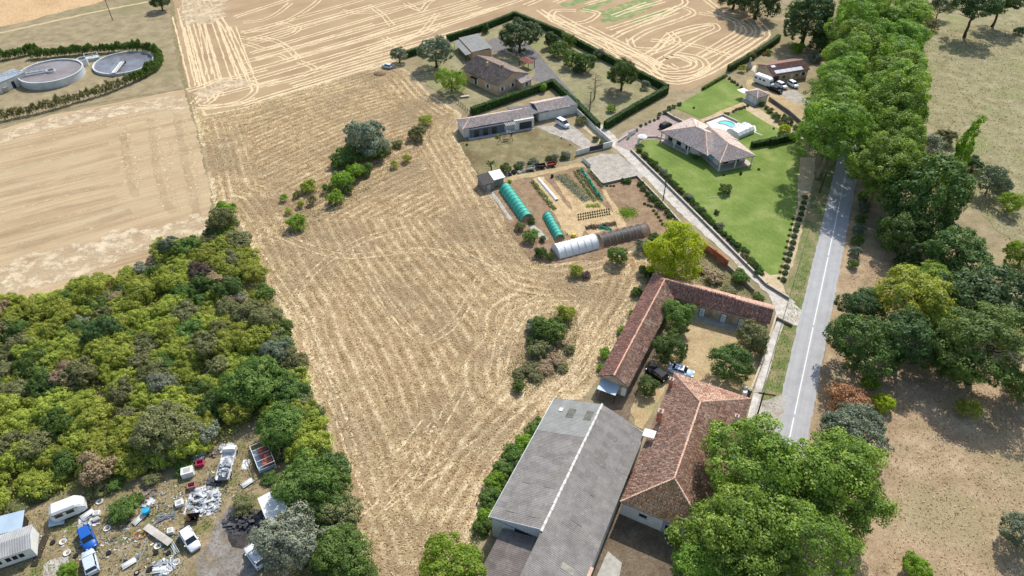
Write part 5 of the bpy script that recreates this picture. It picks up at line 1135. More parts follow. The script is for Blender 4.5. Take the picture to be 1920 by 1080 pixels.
# ---- modern house (long low wing, link, white garage)
cm = Vector((-13.18,164.65,0)); am = R_(20.2); um = Vector((math.cos(am), math.sin(am), 0)); wm = Vector((-um.y, um.x, 0)); LM = 20.4; WM = 5.9
b = thing('modern_house', 'long low modern house with tiled roof, slate grey front and white garage end', 'house', cm)
Em = [cm, cm+um*LM, cm+um*LM+wm*WM, cm+wm*WM]; Rm = [cm+um*2.9+wm*2.9, cm+um*LM+wm*3.2]
roof(b, Em, Rm, 2.75, 4.0, T_tan, U_grey, C_red, (True, False), seed=81)
Wm = [cm+um*.35+wm*.35, cm+um*(LM-.1)+wm*.35, cm+um*(LM-.1)+wm*(WM-.3), cm+um*.35+wm*(WM-.3)]
walls(b, Wm, 2.7, M_render); gable(b, Wm[1], Wm[2], cm+um*(LM-.1)+wm*3.2, 2.7, 3.9, M_render)
M_slate = mat('slate_grey_cladding', S(104,110,122), S(92,98,110), 1.5, .6)
sl = wbox(b, Wm[0], Wm[1], 1.7, 9.6, 0, 2.55, .9, 'slate_front', M_slate)
q0 = Wm[0]+um*1.7-wm*.9; q1 = q0+um*9.6
for s in (1.0, 3.5, 6.0):
    d_ = wbox(b, q0, q1, s, 1.4, .05, 2.1, .04, 'glazed_door', M_anth); wbox(b, q0, q1, s+.1, 1.2, .15, 2.0, .06, 'pane', M_glass, d_)
g0_, g1_ = Wm[0]+um*14.0, Wm[1]
gb = wbox(b, Wm[0], Wm[1], 14.2, 5.7, 0, 2.85, 1.0, 'garage_block', M_render)
wbox(b, Wm[0]-wm*1.0, Wm[1]-wm*1.0, 15.6, 3.6, .05, 2.1, .05, 'garage_door', M_anth)
for i in range(6): wbox(b, Wm[0], Wm[1], 11.4+i*.5, .12, 2.45, 2.6, 2.2, 'pergola_beam', M_white)
for s in (11.4, 13.9): wbox(b, Wm[0], Wm[1], s, .12, 0, 2.45, 2.1, 'pergola_post', M_white, None, 1.98)
wbox(b, Wm[0], Wm[1], 1.0, 18.6, .0, .14, 2.0, 'terrace', M_conc, None, .0)
M_flat = mat('grey_flat_roof', S(112,112,116), S(98,98,102), .8, .8)
lk = [cm+um*(LM+.05)+wm*1.4, cm+um*(LM+5.2)+wm*2.0, cm+um*(LM+5.2)+wm*6, cm+um*(LM-5)+wm*8, cm+um*(LM-5)+wm*6.2, cm+um*(LM+.05)+wm*6.0]
MB().prism([(p.x-cm.x, p.y-cm.y) for p in lk], 2.6, 2.9).build('link_roof', M_flat, b)
for s, w_ in ((5.0,2.2),(2.6,1.8)):
    q = cm+um*(LM+s)+wm*w_-cm; MB().box(q.x-.08,q.x+.08,q.y-.08,q.y+.08,0,2.6).build('link_post', M_white, b)
walls(b, [cm+um*(LM+.1)+wm*5, cm+um*(LM+5)+wm*5.4, cm+um*(LM+5)+wm*5.8, cm+um*(LM+.1)+wm*5.6], 2.6, M_anth, 'link_wall')
# white garage with its own tiled roof
gA, gB = G(1010,227), G(1082,212); ug = (gB-gA).normalized(); wg = Vector((-ug.y, ug.x, 0)); Lg = (gB-gA).length
b = thing('white_garage', 'white garage with tiled curved roof beside the lane wall', 'garage', gA)
walls(b, [gA, gB, gB+wg*6.2, gA+wg*6.2], 2.6, M_render)
gr = Lg*.78
roof(b, [gA-wg*.4-ug*.2, gA+ug*gr-wg*.4, gA+ug*gr+wg*6.4, gA-ug*.2+wg*6.4], [gA-ug*.2+wg*3.0, gA+ug*gr+wg*3.0], 2.65, 3.9, T_tan, U_grey, C_grey, seed=91)
gable(b, gA+wg*6.2, gA, gA+wg*3, 2.6, 3.8, M_slate); gable(b, gA+ug*(gr-.1), gA+ug*(gr-.1)+wg*6.2, gA+ug*(gr-.1)+wg*3, 2.6, 3.8, M_render)
MB().prism([((p-gA).x, (p-gA).y) for p in (gA+ug*(gr+.02)-wg*.05, gB-wg*.05, gB+wg*6.2, gA+ug*(gr+.02)+wg*6.2)], 2.6, 2.72).build('flat_roof', M_flat, b)
for s in (.6, 3.2, 5.8): wbox(b, gA, gB, s, 2.4, .05, 2.1, .05, 'garage_door', M_white)

# ---- villa
def villa_wing(b, c, ang, L, W, ze, zr, hips, seed, left=True):
    u = Vector((math.cos(ang), math.sin(ang), 0)); w = Vector((-u.y, u.x, 0)); E = [c, c+u*L, c+u*L+w*W, c+w*W]
    h0 = W/2 if hips[0] else 0; h1 = W/2 if hips[1] else 0
    Rg_ = [c+u*h0+w*W/2, c+u*(L-h1)+w*W/2]; roof(b, E, Rg_, ze, zr, T_tan, U_grey, C_red, hips, seed=seed); return E, u, w
va_ = Vector((39.16,163.47,0)); b = thing('villa', 'sprawling villa with two hipped tan tile roofs on the green lawn', 'villa', va_)
EA, uA, wA = villa_wing(b, va_, R_(-52.0), 16.0, 12.6, 2.75, 4.75, (True, True), 101)
dB = Vector((51.35,147.46,0)); 
angB = R_(-71.0); uB = Vector((math.cos(angB), math.sin(angB), 0)); wB = Vector((-uB.y, uB.x, 0)); LBv = 14.5; oB = dB-uB*LBv
EB, uB, wB = villa_wing(b, oB, angB, LBv, 10.3, 2.72, 4.5, (False, True), 111)
M_villa = mat('cream_render', S(228,222,208), S(214,206,190), .8, .85)
walls(b, [EA[0]+uA*.5+wA*1.9, EA[0]+uA*12+wA*1.9, EA[0]+uA*13+wA*11.6, EA[0]+uA*.5+wA*11.6], 2.7, M_villa)
walls(b, [oB+wB*1.4+uB*3, oB+wB*1.4+uB*(LBv-2.6), oB+wB*9.6+uB*(LBv-2.6), oB+wB*9.6+uB*1], 2.68, M_villa)
M_tile = mat('terrace_tile', S(190,178,166), S(172,160,148), 1.2, .7)
for pl, nm in (([EA[0]+uA*.2+wA*.2, EA[0]+uA*9.8+wA*.2, EA[0]+uA*9.8+wA*2, EA[0]+uA*.2+wA*2], 'terrace'), ([oB+wB*.2+uB*3, oB+wB*.2+uB*(LBv-.1), oB+wB*10.2+uB*(LBv-.1), oB+wB*10.2+uB*(LBv-2.8), oB+wB*1.5+uB*(LBv-2.8), oB+wB*1.5+uB*3], 'terrace')):
    MB().prism([((p-va_).x, (p-va_).y) for p in pl], 0, .2).build(nm, M_tile, b)
for q in (EA[0]+uA*.4+wA*.4, EA[0]+uA*5+wA*.4, EA[0]+uA*9.5+wA*.4, dB+wB*.4-uB*.4, dB+wB*5-uB*.4, dB+wB*9.8-uB*.4):
    p = q-va_; MB().box(p.x-.14,p.x+.14,p.y-.14,p.y+.14,.2,2.72).box(p.x-.2,p.x+.2,p.y-.2,p.y+.2,2.55,2.7).build('porch_post', M_white, b)
v0, v1 = oB+wB*1.4+uB*3, oB+wB*1.4+uB*(LBv-2.6)
M_blue = mat('pale_blue_shutter', S(150,196,208), S(134,180,194), 1, .5)
for s in (1.2, 2.8): window(b, v0, v1, s, .7, 1.0, 2.2)
wbox(b, v0, v1, 4.6, 2.2, .2, 2.3, .06, 'patio_door', M_blue)
x0_, x1_ = oB+wB*1.4+uB*(LBv-2.6), oB+wB*9.6+uB*(LBv-2.6)
for s in (1.5, 4.8): window(b, x0_, x1_, s, 1.6, .3, 2.2)
y0_, y1_ = EA[0]+uA*.5+wA*1.9, EA[0]+uA*12+wA*1.9
for s in (1, 4, 7): window(b, y0_, y1_, s, 1.6, .3, 2.2)
for px, py, z in ((1287,236,4.4),(1309,231,4.9),(1344,250,4.8),(1366,270,4.7)):
    q = G(px, py, z)-va_; MB().cyl((q.x,q.y,z-.6), .09, .8, 8).build('roof_vent', M_conc, b)

# ---- low house with white cars
h0 = G(1450,150.5); ah = R_(19.0); uh = Vector((math.cos(ah), math.sin(ah), 0)); wh = Vector((-uh.y, uh.x, 0))
h0 = Vector((79.24,198.59,0)); LHh, WHh = 13.4, 8.6
b = thing('low_house', 'low house with pinkish tiled roof and solar panel strip behind the parked cars', 'house', h0)
roof(b, [h0, h0+uh*LHh, h0+uh*LHh+wh*WHh, h0+wh*WHh], [h0+wh*WHh/2, h0+uh*LHh+wh*WHh/2], 2.8, 4.3, tilemat('plum_tiles', [(.0, S(126,92,84)), (.5, S(152,114,104)), (1.0, S(176,142,130))]), U_tile, C_red, seed=121)
Wh = [h0+uh*.3+wh*.4, h0+uh*(LHh-.3)+wh*.4, h0+uh*(LHh-.3)+wh*(WHh-.4), h0+uh*.3+wh*(WHh-.4)]
walls(b, Wh, 2.75, M_walltan); gable(b, Wh[3], Wh[0], h0+uh*.3+wh*WHh/2, 2.7, 4.2, M_wallold); gable(b, Wh[1], Wh[2], h0+uh*(LHh-.3)+wh*WHh/2, 2.7, 4.2, M_wallold)
wbox(b, Wh[0], Wh[1], .3, 2.0, .05, 2.2, .05, 'garage_door', M_anth)
window(b, Wh[0], Wh[1], 3.6, 1.1, 1.0, 2.1); window(b, Wh[0], Wh[1], 10.6, 1.3, 1.0, 2.1, shutters=M_white); wbox(b, Wh[0], Wh[1], 6.6, 1.0, .05, 2.15, .05, 'door', M_white); window(b, Wh[0], Wh[1], 8.4, .9, 1.0, 2.0)
def rp(s, w, lift): return V3(h0+uh*s+wh*w, lerp(2.8,4.3,w/(WHh/2))+lift)-h0
M_panel = mat('pale_solar_panel', S(186,196,204), S(172,182,190), 1, .3, .5)
for i in range(5):
    s = 1.2+i*2.0; q = [rp(s,.3,.1), rp(s+1.92,.3,.1), rp(s+1.92,1.6,.1), rp(s,1.6,.1)]; MB().add(q+[p+Vector((0,0,.06)) for p in q], BOXF).build('roof_panel', M_panel, b)
q = [rp(1.0,2.6,.12), rp(2.4,2.6,.12), rp(2.4,3.4,.12), rp(1.0,3.4,.12)]; MB().add(q+[p+Vector((0,0,.3)) for p in q], BOXF).build('roof_unit', M_white, b)
# ---- pool house annex
an = Vector((70.63,184.07,0)); aa = R_(28.0); b = thing('pool_house', 'small white pool house with pyramid tile roof', 'shed', an, 0)
ua = Vector((math.cos(aa), math.sin(aa), 0)); wa_ = Vector((-ua.y, ua.x, 0)); Ea = [an, an+ua*4.8, an+ua*4.8+wa_*5, an+wa_*5]
roof(b, Ea, [an+ua*2.3+wa_*2.5, an+ua*2.5+wa_*2.5], 2.3, 3.3, T_tan, U_grey, C_red, (True, True), seed=131)
Wa = [an+ua*.3+wa_*.3, an+ua*4.5+wa_*.3, an+ua*4.5+wa_*4.7, an+ua*.3+wa_*4.7]; walls(b, Wa, 2.25, M_render)
wbox(b, Wa[3], Wa[0], 1.4, 1.6, .05, 2.0, .05, 'door', M_white); wbox(b, Wa[3], Wa[0], -.2, 4.8, 0, .12, 1.4, 'step', M_conc)
wbox(b, Wa[2], Wa[3], 3.0, 2.6, 2.1, 2.2, 2.6, 'awning', M_white)
# ================================================================== OBJECTS
def hdg(a, b): d = G(*b)-G(*a); return math.atan2(d.y, d.x)
# ---- vehicles
M_tyre = mat('tyre_rubber', S(38,38,40), S(30,30,32), 4, .8)
M_rim = mat('wheel_rim', S(170,172,176), S(140,142,146), 2, .3, .5, metal=.6)
M_carglass, t, bb, o = nodes('car_glass'); bb.inputs['Base Color'].default_value = S(30,38,46); bb.inputs['Roughness'].default_value = .06; bb.inputs['Specular IOR Level'].default_value = .8
M_lamp = mat('lamp_lens', S(226,228,230), S(206,210,214), 2, .2, .6); M_tail = mat('tail_lens', S(150,26,22), S(130,20,18), 2, .25, .6)
def paint(name, c):
    m, t, bb, o = nodes(name); bb.inputs['Roughness'].default_value = .42; bb.inputs['Specular IOR Level'].default_value = .4; bb.inputs['Coat Weight'].default_value = .15; bb.inputs['Coat Roughness'].default_value = .2
    t.links.new(mixc(t, noise(t, 1.5, 4), c, tuple(x*.9 for x in c[:3])), bb.inputs['Base Color']); return m
P_black = paint('black_car_paint', S(30,34,42)); _b = P_black.node_tree.nodes['Principled BSDF']; _b.inputs['Specular IOR Level'].default_value = .12; _b.inputs['Coat Weight'].default_value = 0; _b.inputs['Roughness'].default_value = .55; P_lblue = paint('light_blue_car_paint', S(176,200,222)); P_white = paint('white_car_paint', S(226,228,230)); P_blue = paint('bright_blue_car_paint', S(26,92,178)); P_silver = paint('silver_car_paint', S(196,206,216))
def ring(x, hw, z0, z1, r=.16, tuck=.0):
    return [(x,-hw+tuck,z0),(x,-hw,z0+.18),(x,-hw,z1-r),(x,-hw+r,z1),(x,hw-r,z1),(x,hw,z1-r),(x,hw,z0+.18),(x,hw-tuck,z0)]
WHEEL = MB().lathe([(.2,-.1),(.3,-.1),(.32,-.05),(.32,.05),(.3,.1),(.2,.1)], 16).mesh('tyre', True)
RIMM = MB().lathe([(.01,-.09),(.2,-.09),(.21,.0),(.2,.09),(.01,.09)], 12).mesh('rim')
def wheels(o, xs, hw, r=1.0, m=None):
    for x in xs:
        for sg in (-1, 1):
            w = obj('wheel', WHEEL, M_tyre, o, (x, sg*hw, .32*r)); w.rotation_euler = (math.pi/2, 0, 0); w.scale = (r, r, 1); rr = obj('rim', RIMM, M_rim, w)
def car(nose, tail, m, label, kind_='hatch', z=.5, name='car', group=None, sc=1.0):
    a, c = G(*nose, z), G(*tail, z); p = (a+c)/2; o = thing(name, label, 'van' if kind_ == 'van' else 'car', (p.x, p.y, .1 if p.x > 20 and p.y < 60 else LAYER[0]), math.atan2((a-c).y, (a-c).x), group); o.scale = (sc, sc, sc)
    if kind_ == 'van': st = [(-2.2,.82,.45,1.0),(-2.12,.88,.28,1.3),(-1.2,.9,.24,1.28),(.6,.9,.22,1.22),(1.3,.88,.24,1.1),(1.95,.82,.28,.92),(2.2,.72,.42,.7)]; cab = [(-2.1,.8,1.2),(-1.95,.74,1.78),(.1,.76,1.84),(.55,.74,1.8),(1.45,.8,1.12)]
    elif kind_ == 'sedan': st = [(-2.2,.72,.42,.75),(-2.1,.82,.28,.95),(-1.4,.86,.22,.98),(.6,.86,.2,.94),(1.3,.85,.22,.9),(1.95,.8,.26,.8),(2.2,.66,.4,.62)]; cab = [(-1.75,.74,.94),(-1.05,.64,1.4),(.05,.65,1.43),(.35,.63,1.4),(1.15,.76,.9)]
    else: st = [(-2.0,.74,.42,.85),(-1.92,.82,.28,1.0),(-1.2,.85,.22,1.0),(.6,.85,.2,.96),(1.2,.84,.22,.92),(1.8,.78,.26,.8),(2.03,.64,.4,.6)]; cab = [(-1.88,.76,.98),(-1.5,.66,1.44),(.05,.67,1.5),(.35,.65,1.46),(1.1,.76,.92)]
    body = MB().loft([ring(x, hw, z0, z1) for x, hw, z0, z1 in st]).build('body', m, o, True)
    body.data.polygons.foreach_set('use_smooth', [len(f.vertices) < 8 for f in body.data.polygons])
    (x0,w0,b0),(x1,w1,t1),(x2,w2,t2),(x3,w3,t3),(x4,w4,b4) = cab
    MB().add([(x0,-w0,b0-.1),(x4,-w4,b4-.1),(x4,w4,b4-.1),(x0,w0,b0-.1),(x1,-w1,t1),(x3,-w3,t3),(x3,w3,t3),(x1,w1,t1)], BOXF).build('glass', M_carglass, o)
    rf = MB().loft([[(x,-w,t-.03),(x,-w*.9,t+.03),(x,w*.9,t+.03),(x,w,t-.03)] for x, w, t in ((x1-.05,w1,t1),(x2,w2+.01,t2),(x3+.04,w3,t3))]).build('roof', m, o)
    for sg in (-1, 1):
        for (xa,wa_,za),(xb,wb2,zb) in (((x0,w0,b0),(x1,w1,t1)),((x4,w4,b4),(x3,w3,t3)),((lerp(x0,x4,.42),.8,1.0),(lerp(x1,x3,.42),w2-.01,t2))): MB().tube([(xa,sg*(wa_+.005),za-.02),(xb,sg*(wb2+.005),zb)], .045, 4).build('pillar', m, rf)
    wheels(o, (st[0][0]+.75, st[-1][0]-.8), .74)
    xf = st[-1][0]; xr = st[0][0]
    for sg in (-1, 1):
        MB().box(xf-.2,xf-.06,min(sg*.42,sg*.66),max(sg*.42,sg*.66),.58,.72).build('headlight', M_lamp, o); MB().box(xr-.01,xr+.14,min(sg*.56,sg*.76),max(sg*.56,sg*.76),.68,.9).build('tail_light', M_tail, o)
        MB().box(.75,.95,sg*.94-.07,sg*.94+.07,.95,1.07).build('wing_mirror', m, o)
    return o
car((1217,692),(1246,712), P_black, 'black car parked in the shade of the courtyard tree', 'hatch')
car((1298,703),(1256,690), P_lblue, 'light blue saloon car parked behind the red farmhouse roof', 'sedan')
car((1257,232),(1239,240), P_black, 'black car on the pink forecourt of the villa', 'hatch')
car((1064,238),(1047,228), P_white, 'white van on the gravel drive of the modern house', 'van')
car((1473,165),(1457,157), P_white, 'white car parked between the camper and the other white car', 'hatch')
car((1495,164),(1479,154), P_white, 'white car parked furthest from the camper at the low house', 'hatch')
car((1464,173),(1445,165), P_black, 'dark car with pale bonnet parked in front of the camper', 'sedan')
car((172,1027),(158,993), P_blue, 'bright blue car parked in the scrapyard', 'hatch')
car((164,1033),(176,1078), P_silver, 'silver car parked behind the bright blue car in the scrapyard', 'hatch')
car((367,1029),(347,996), P_white, 'white car standing alone on the scrapyard track', 'hatch')
car((470,1030),(490,1058), P_white, 'white car half hidden under the silvery tree', 'hatch')
car((716,122),(736,127), P_silver, 'scrapped grey car by the garden tree at the field edge', 'hatch', sc=.9)
# camper van
a, c = G(1447,158,1.2), G(1419,147,1.2); p = (a+c)/2; o = thing('camper_van', 'white camper van parked beside the low house gable', 'camper', (p.x,p.y,LAYER[0]), math.atan2((a-c).y,(a-c).x))
MB().loft([[(x,-w,z0),(x,-w-.03,z0+.4),(x,-w,z1-.2),(x,-w+.25,z1),(x,w-.25,z1),(x,w,z1-.2),(x,w+.03,z0+.4),(x,w,z0)] for x,w,z0,z1 in ((-3.2,1.0,.5,2.5),(-3.0,1.12,.45,2.75),(1.5,1.12,.45,2.8),(2.3,1.05,.45,2.5),(2.6,1.0,.45,1.5),(3.2,.9,.45,1.1))]).build('body', P_white, o)
MB().add([(2.25,-.95,1.5),(2.75,-.9,1.35),(2.75,.9,1.35),(2.25,.95,1.5),(2.0,-.9,2.2),(2.3,-.85,2.2),(2.3,.85,2.2),(2.0,.9,2.2)], BOXF).build('windscreen', M_carglass, o)
for x in (-2.4,-.9,.5):
    for sg in (-1,1): MB().box(x-.4,x+.4,sg*1.13-.03,sg*1.13+.03,1.6,2.1).build('window', M_carglass, o)
MB().box(-1.2,-.4,-.35,.35,2.78,2.9).build('roof_hatch', M_lamp, o); wheels(o, (-1.9,2.1), 1.0, 1.1)
# ---- poles and cable
M_pole = mat('creosoted_wood', S(84,66,50), S(62,48,38), 3, .9, .2, .3)
def upole(px, py, h, label, lean=(0,0), arm=0, rz=0):
    o = thing('utility_pole', label, 'pole', G(px, py), rz); MB().tube([(0,0,-.1),(lean[0],lean[1],h)], [.14,.1], 8).build('shaft', M_pole, o)
    if arm: MB().obox((lean[0]+arm*.2,lean[1],h-.35), arm, .18, .2).build('crossarm', M_pole, o)
    for x in (-.3,.3): MB().cyl((lean[0]+x,lean[1],h-.25 if arm else h-.5), .06, .22, 8).build('insulator', M_conc, o)
    return o
upole(1416.7,789,7.1, 'wooden utility pole with crossarm beside the red farmhouse', (-.3,0), 2.6, R_(-12))
upole(1242.5,378.5,6.0, 'thin wooden utility pole beside the lane')
upole(211.3,37.5,8.0, 'wooden utility pole by the dirt track near the round tanks')
upole(1105,215,7.0, 'wooden utility pole behind the driveway hedge')
upole(1536,362,6.5, 'wooden utility pole at the foot of the avenue')
mb = MB(); a, c = G(1428.9,735.5,6.9), G(1536,362,0)+Vector((0,0,6.3)); pts = [a.lerp(c, i/24)-Vector((0,0,1.6*(1-(2*i/24-1)**2))) for i in range(25)]; mb.tube(pts, .035, 5)
tag(mb.build('overhead_cable', mat('cable_black', S(34,34,36), None, 1, .7)), 'dark overhead cable running from the crossarm pole along the road verge', 'cable')
mb = MB(); c2 = G(1403,737,3.0); mb.tube([a.lerp(c2, i/8) for i in range(9)], .03, 5); tag(mb.build('service_cable', MATS['cable_black']), 'short service cable between the crossarm pole and the farmhouse corner', 'cable')
o = thing('meter_box', 'white box and round white tank beside the dark gate pillar', 'utility box', G(1396,742)); MB().box(-.5,.3,-.3,.3,0,1.1).build('cabinet', M_white, o); MB().lathe([(.05,1.0),(.3,1.0),(.34,1.2),(.3,1.5),(.1,1.55)], 12, (.1,.8,0)).build('tank', M_white, o)

# ---- water treatment plant
M_tank = mat('tank_concrete', S(196,200,200), S(172,178,180), .5, .85, .2, .1, 6, c3=S(206,206,202), s3=.15)
def water(name, c1, c2):
    m, t, bb, o = nodes(name); t.links.new(ramp(t, noise(t, .25, 5, .6), [(.4, c1), (.62, c2)]), bb.inputs['Base Color']); bb.inputs['Roughness'].default_value = .22; bump(t, bb, noise(t, 3, 3), .08, .03); return m
Wt1 = water('sludge_water', S(128,114,106), S(142,132,128)); Wt2 = water('clarifier_water', S(104,100,100), S(122,124,132))
def tank(l, r, z, R, zw, label, wm):
    c = (G(*l, z)+G(*r, z))/2; o = thing('settling_tank', label, 'tank', (c.x, c.y, 0))
    MB().lathe([(R,-.1),(R,z-.14),(R+.1,z-.14),(R+.1,z),(R-.35,z),(R-.35,zw-.3)], 72, caps=False).build('wall', M_tank, o)
    mb = MB(); mb.add([(R-.34 and (R-.34)*math.cos(2*math.pi*k/64), (R-.34)*math.sin(2*math.pi*k/64), zw) for k in range(64)], [tuple(range(64))]); mb.build('water_surface', wm, o)
    return o, c
R1 = 9.0
o1, cA = tank((35,139),(153,125), 2.3, 9.05, 1.9, 'round concrete tank with high pale wall and brown water', Wt1)
d = G(0,147,2.4)-cA; an_ = math.atan2(d.y, d.x); e1 = Vector((math.cos(an_), math.sin(an_), 0)); e2 = Vector((-e1.y, e1.x, 0))
def bridge(o, start, end, off, z, w, rail=True, m=M_zinc):
    a, c = Vector(start), Vector(end); u = (c-a).normalized(); n = Vector((-u.y, u.x, 0)); r = math.atan2(u.y, u.x); mid = (a+c)/2; L = (c-a).length
    br = MB().obox((mid.x,mid.y,z), L, w, .25, r).build('walkway', m, o)
    for sg in (-1,1):
        q = n*sg*w/2; mb = MB(); mb.tube([a+q+Vector((0,0,z+1)), c+q+Vector((0,0,z+1))], .05, 5); mb.tube([a+q+Vector((0,0,z+.55)), c+q+Vector((0,0,z+.55))], .04, 5)
        for i in range(int(L/1.3)+1): b0 = a.lerp(c, i/int(L/1.3))+q; mb.tube([b0+Vector((0,0,z)), b0+Vector((0,0,z+1))], .04, 4)
        mb.build('handrail', M_zinc, br)
bridge(o1, (e1.x*14, e1.y*14, 0), (e1.x*1.2, e1.y*1.2, 0), 0, 2.7, 1.2)
MB().lathe([(1.3,1.7),(1.3,2.5),(1.1,2.5),(1.1,1.8)], 24, caps=False).build('centre_drum', M_tank, o1)
o2, cB = tank((172.8,124),(288,108.5), .8, 9.0, .5, 'low round concrete tank with scraper bridge and blue grey water', Wt2)
d = G(217,134,.8)-cB; an_ = math.atan2(d.y, d.x); bridge(o2, (math.cos(an_)*9.2, math.sin(an_)*9.2, 0), (math.cos(an_)*.6, math.sin(an_)*.6, 0), 0, 1.1, 1.3, m=M_white)
MB().lathe([(.8,.45),(.8,.9),(.6,.9),(.6,.5)], 20, caps=False).build('centre_drum', M_dkwood, o2)
p = G(158,122); o = thing('valve_chamber', 'small round concrete chamber between the two tanks', 'tank', p); MB().lathe([(1.5,0),(1.5,2.2),(1.25,2.2),(1.25,1.6)], 24, caps=False).build('wall', M_tank, o); MB().lathe([(.01,1.6),(1.26,1.6)], 24, caps=False).build('water_surface', Wt2, o)
p = G(174,112); o = thing('pump_platform', 'white railed pump platform with orange hoist beside the low tank', 'platform', p, R_(30)); MB().box(-2,2,-1.2,1.2,0,.9).build('base', M_tank, o)
mb = MB()
for x in (-1.9,-.6,.6,1.9):
    for y in (-1.1,1.1): mb.tube([(x,y,.9),(x,y,2.0)], .05, 4)
for y in (-1.1,1.1): mb.tube([(-1.9,y,2),(1.9,y,2)], .05, 4)
for x in (-1.9,1.9): mb.tube([(x,-1.1,2),(x,1.1,2)], .05, 4)
mb.build('handrail', M_white, o); M_orange = mat('orange_paint', S(210,140,60), S(190,120,50), 2, .6); MB().tube([(.2,0,.9),(.2,0,3.2),(.9,0,3.6)], .1, 6).build('hoist', M_orange, o)
p = G(2,176); o = thing('plant_building', 'white technical building at the edge of the treatment plant', 'building', p, R_(65)); MB().box(0,9,-.2,5,0,3.0).build('walls', M_render, o); MB().box(-.2,9.2,-.4,5.2,3.0,3.25).build('roof', M_zinc, o); MB().box(1,2.2,-.9,-.2,.2,1.6).build('cabinet', M_conc, o); MB().box(4,5,-.26,-.2,0,2.1).build('door', M_anth, o)
# hedge shrubs round the plant
upp = [G(*q) for q in [(62,110),(90,108),(120,105),(160,101),(200,98),(240,96),(268,97),(288,101),(300,110),(303,120),(296,130),(280,140),(262,150),(246,157)]]; low = [G(*q) for q in [(242,158),(215,170),(185,180),(150,190),(110,202),(70,212),(30,221),(-10,229)]]; lef = [G(*q) for q in [(70,98),(45,105),(20,110),(-10,114)]]
def row_of(path, step, kind_, m, r, zs, label, group, name='hedge_shrub'):
    sp = smooth_path(path, .25); acc = step
    for a, b_ in zip(sp, sp[1:]):
        acc += (b_-a).length
        if acc >= step:
            acc = 0; plant(kind_, m, name, label, 'shrub', group, (a.x+RNG.uniform(-.15,.15), a.y+RNG.uniform(-.15,.15)), r*RNG.uniform(.85,1.15), zs*RNG.uniform(.85,1.15), parts=('stem','crown'))
row_of(upp, 1.25, 'shrub', L_green, 1.15, 2.0, 'leafy green hedge shrub curving round the low tank', 'green hedge round the tanks')
row_of(lef, 1.3, 'shrub', L_green, 1.15, 1.9, 'leafy green hedge shrub in the separate piece by the dirt track', 'hedge piece by the dirt track')
row_of(low, 1.5, 'sparse', L_olive, .95, 1.9, 'thin half bare hedge shrub on the field side of the tanks', 'thin hedge below the tanks')

# ---- vegetable garden
def Z6(x, y): return (880+x/4.8, 290+y/4.8)
M_net, t, bb, o = nodes('turquoise_net'); t.links.new(mixc(t, noise(t, 1.5, 4), S(70,196,172), S(50,168,148)), bb.inputs['Base Color']); bb.inputs['Roughness'].default_value = .6
tr = t.nodes.new('ShaderNodeBsdfTransparent'); mx = t.nodes.new('ShaderNodeMixShader'); mx.inputs[0].default_value = .15; t.links.new(bb.outputs[0], mx.inputs[1]); t.links.new(tr.outputs[0], mx.inputs[2]); t.links.new(mx.outputs[0], o.inputs[0]); M_net.surface_render_method = 'BLENDED' if hasattr(M_net, 'surface_render_method') else None
def plastic(name, c, tpc, rough=.35):
    m, t, bb, o = nodes(name); t.links.new(mixc(t, noise(t, .9, 5), c, tuple(x*.82 for x in c[:3])), bb.inputs['Base Color']); bb.inputs['Roughness'].default_value = rough; bump(t, bb, noise(t, 1.6, 3), .5, .15)
    tr = t.nodes.new('ShaderNodeBsdfTransparent'); mx = t.nodes.new('ShaderNodeMixShader'); mx.inputs[0].default_value = tpc; t.links.new(bb.outputs[0], mx.inputs[1]); t.links.new(tr.outputs[0], mx.inputs[2]); t.links.new(mx.outputs[0], o.inputs[0]); return m
M_poly = plastic('white_polythene', S(244,244,242), .0, .6); M_torn = plastic('torn_grey_film', S(70,67,66), .3, .6)
def tunnel(a, c, W, h, m, label, hoops=8, name='tunnel_greenhouse', hm=None, sag=.04, ends=True):
    a, c = G(*a), G(*c); L = (c-a).length; o = thing(name, label, 'greenhouse', a, math.atan2((c-a).y, (c-a).x)); nseg = hoops*2; rings = []
    for i in range(nseg+1):
        x = L*i/nseg; k = 1 - (sag if i % 2 else 0); rings.append([(x, math.cos(math.pi*j/10)*W/2*k, math.sin(math.pi*j/10)*h*k) for j in range(11)])
    mb = MB(); vs_ = [p for r in rings for p in r]; mb.add(vs_, [(i*11+j, i*11+j+1, (i+1)*11+j+1, (i+1)*11+j) for i in range(nseg) for j in range(10)])
    if ends: mb.add(rings[0]+[(0,0,0)], [(j, j+1, 11) for j in range(10)])
    mb.build('cover', m, o, True)
    me = MB().tube([(0, math.cos(math.pi*j/10)*(W/2+.03), math.sin(math.pi*j/10)*(h+.03)) for j in range(11)], .035, 5).mesh('hoop')
    for i in range(hoops+1): obj('hoop', me, hm or M_zinc, o, (L*i/hoops, 0, 0))
    return o
M_hoopg = mat('green_hoop', S(40,120,106), S(34,100,90), 1, .6)
tunnel(Z6(322,318), Z6(525,600), 3.0, 2.0, M_net, 'long turquoise netted tunnel in the vegetable garden', 10, hm=M_hoopg)
tunnel(Z6(700,560), Z6(815,765), 2.2, 1.4, M_net, 'short turquoise netted tunnel in the vegetable garden', 8, hm=M_hoopg)
tunnel(Z6(775,895), Z6(1130,800), 4.2, 2.3, M_poly, 'white polythene tunnel greenhouse at the lower end of the vegetable garden', 6)
tunnel(Z6(1170,795), Z6(1590,690), 4.0, 2.0, M_torn, 'torn grey tunnel greenhouse with bare hoops beside the white one', 7, sag=.12, ends=False)
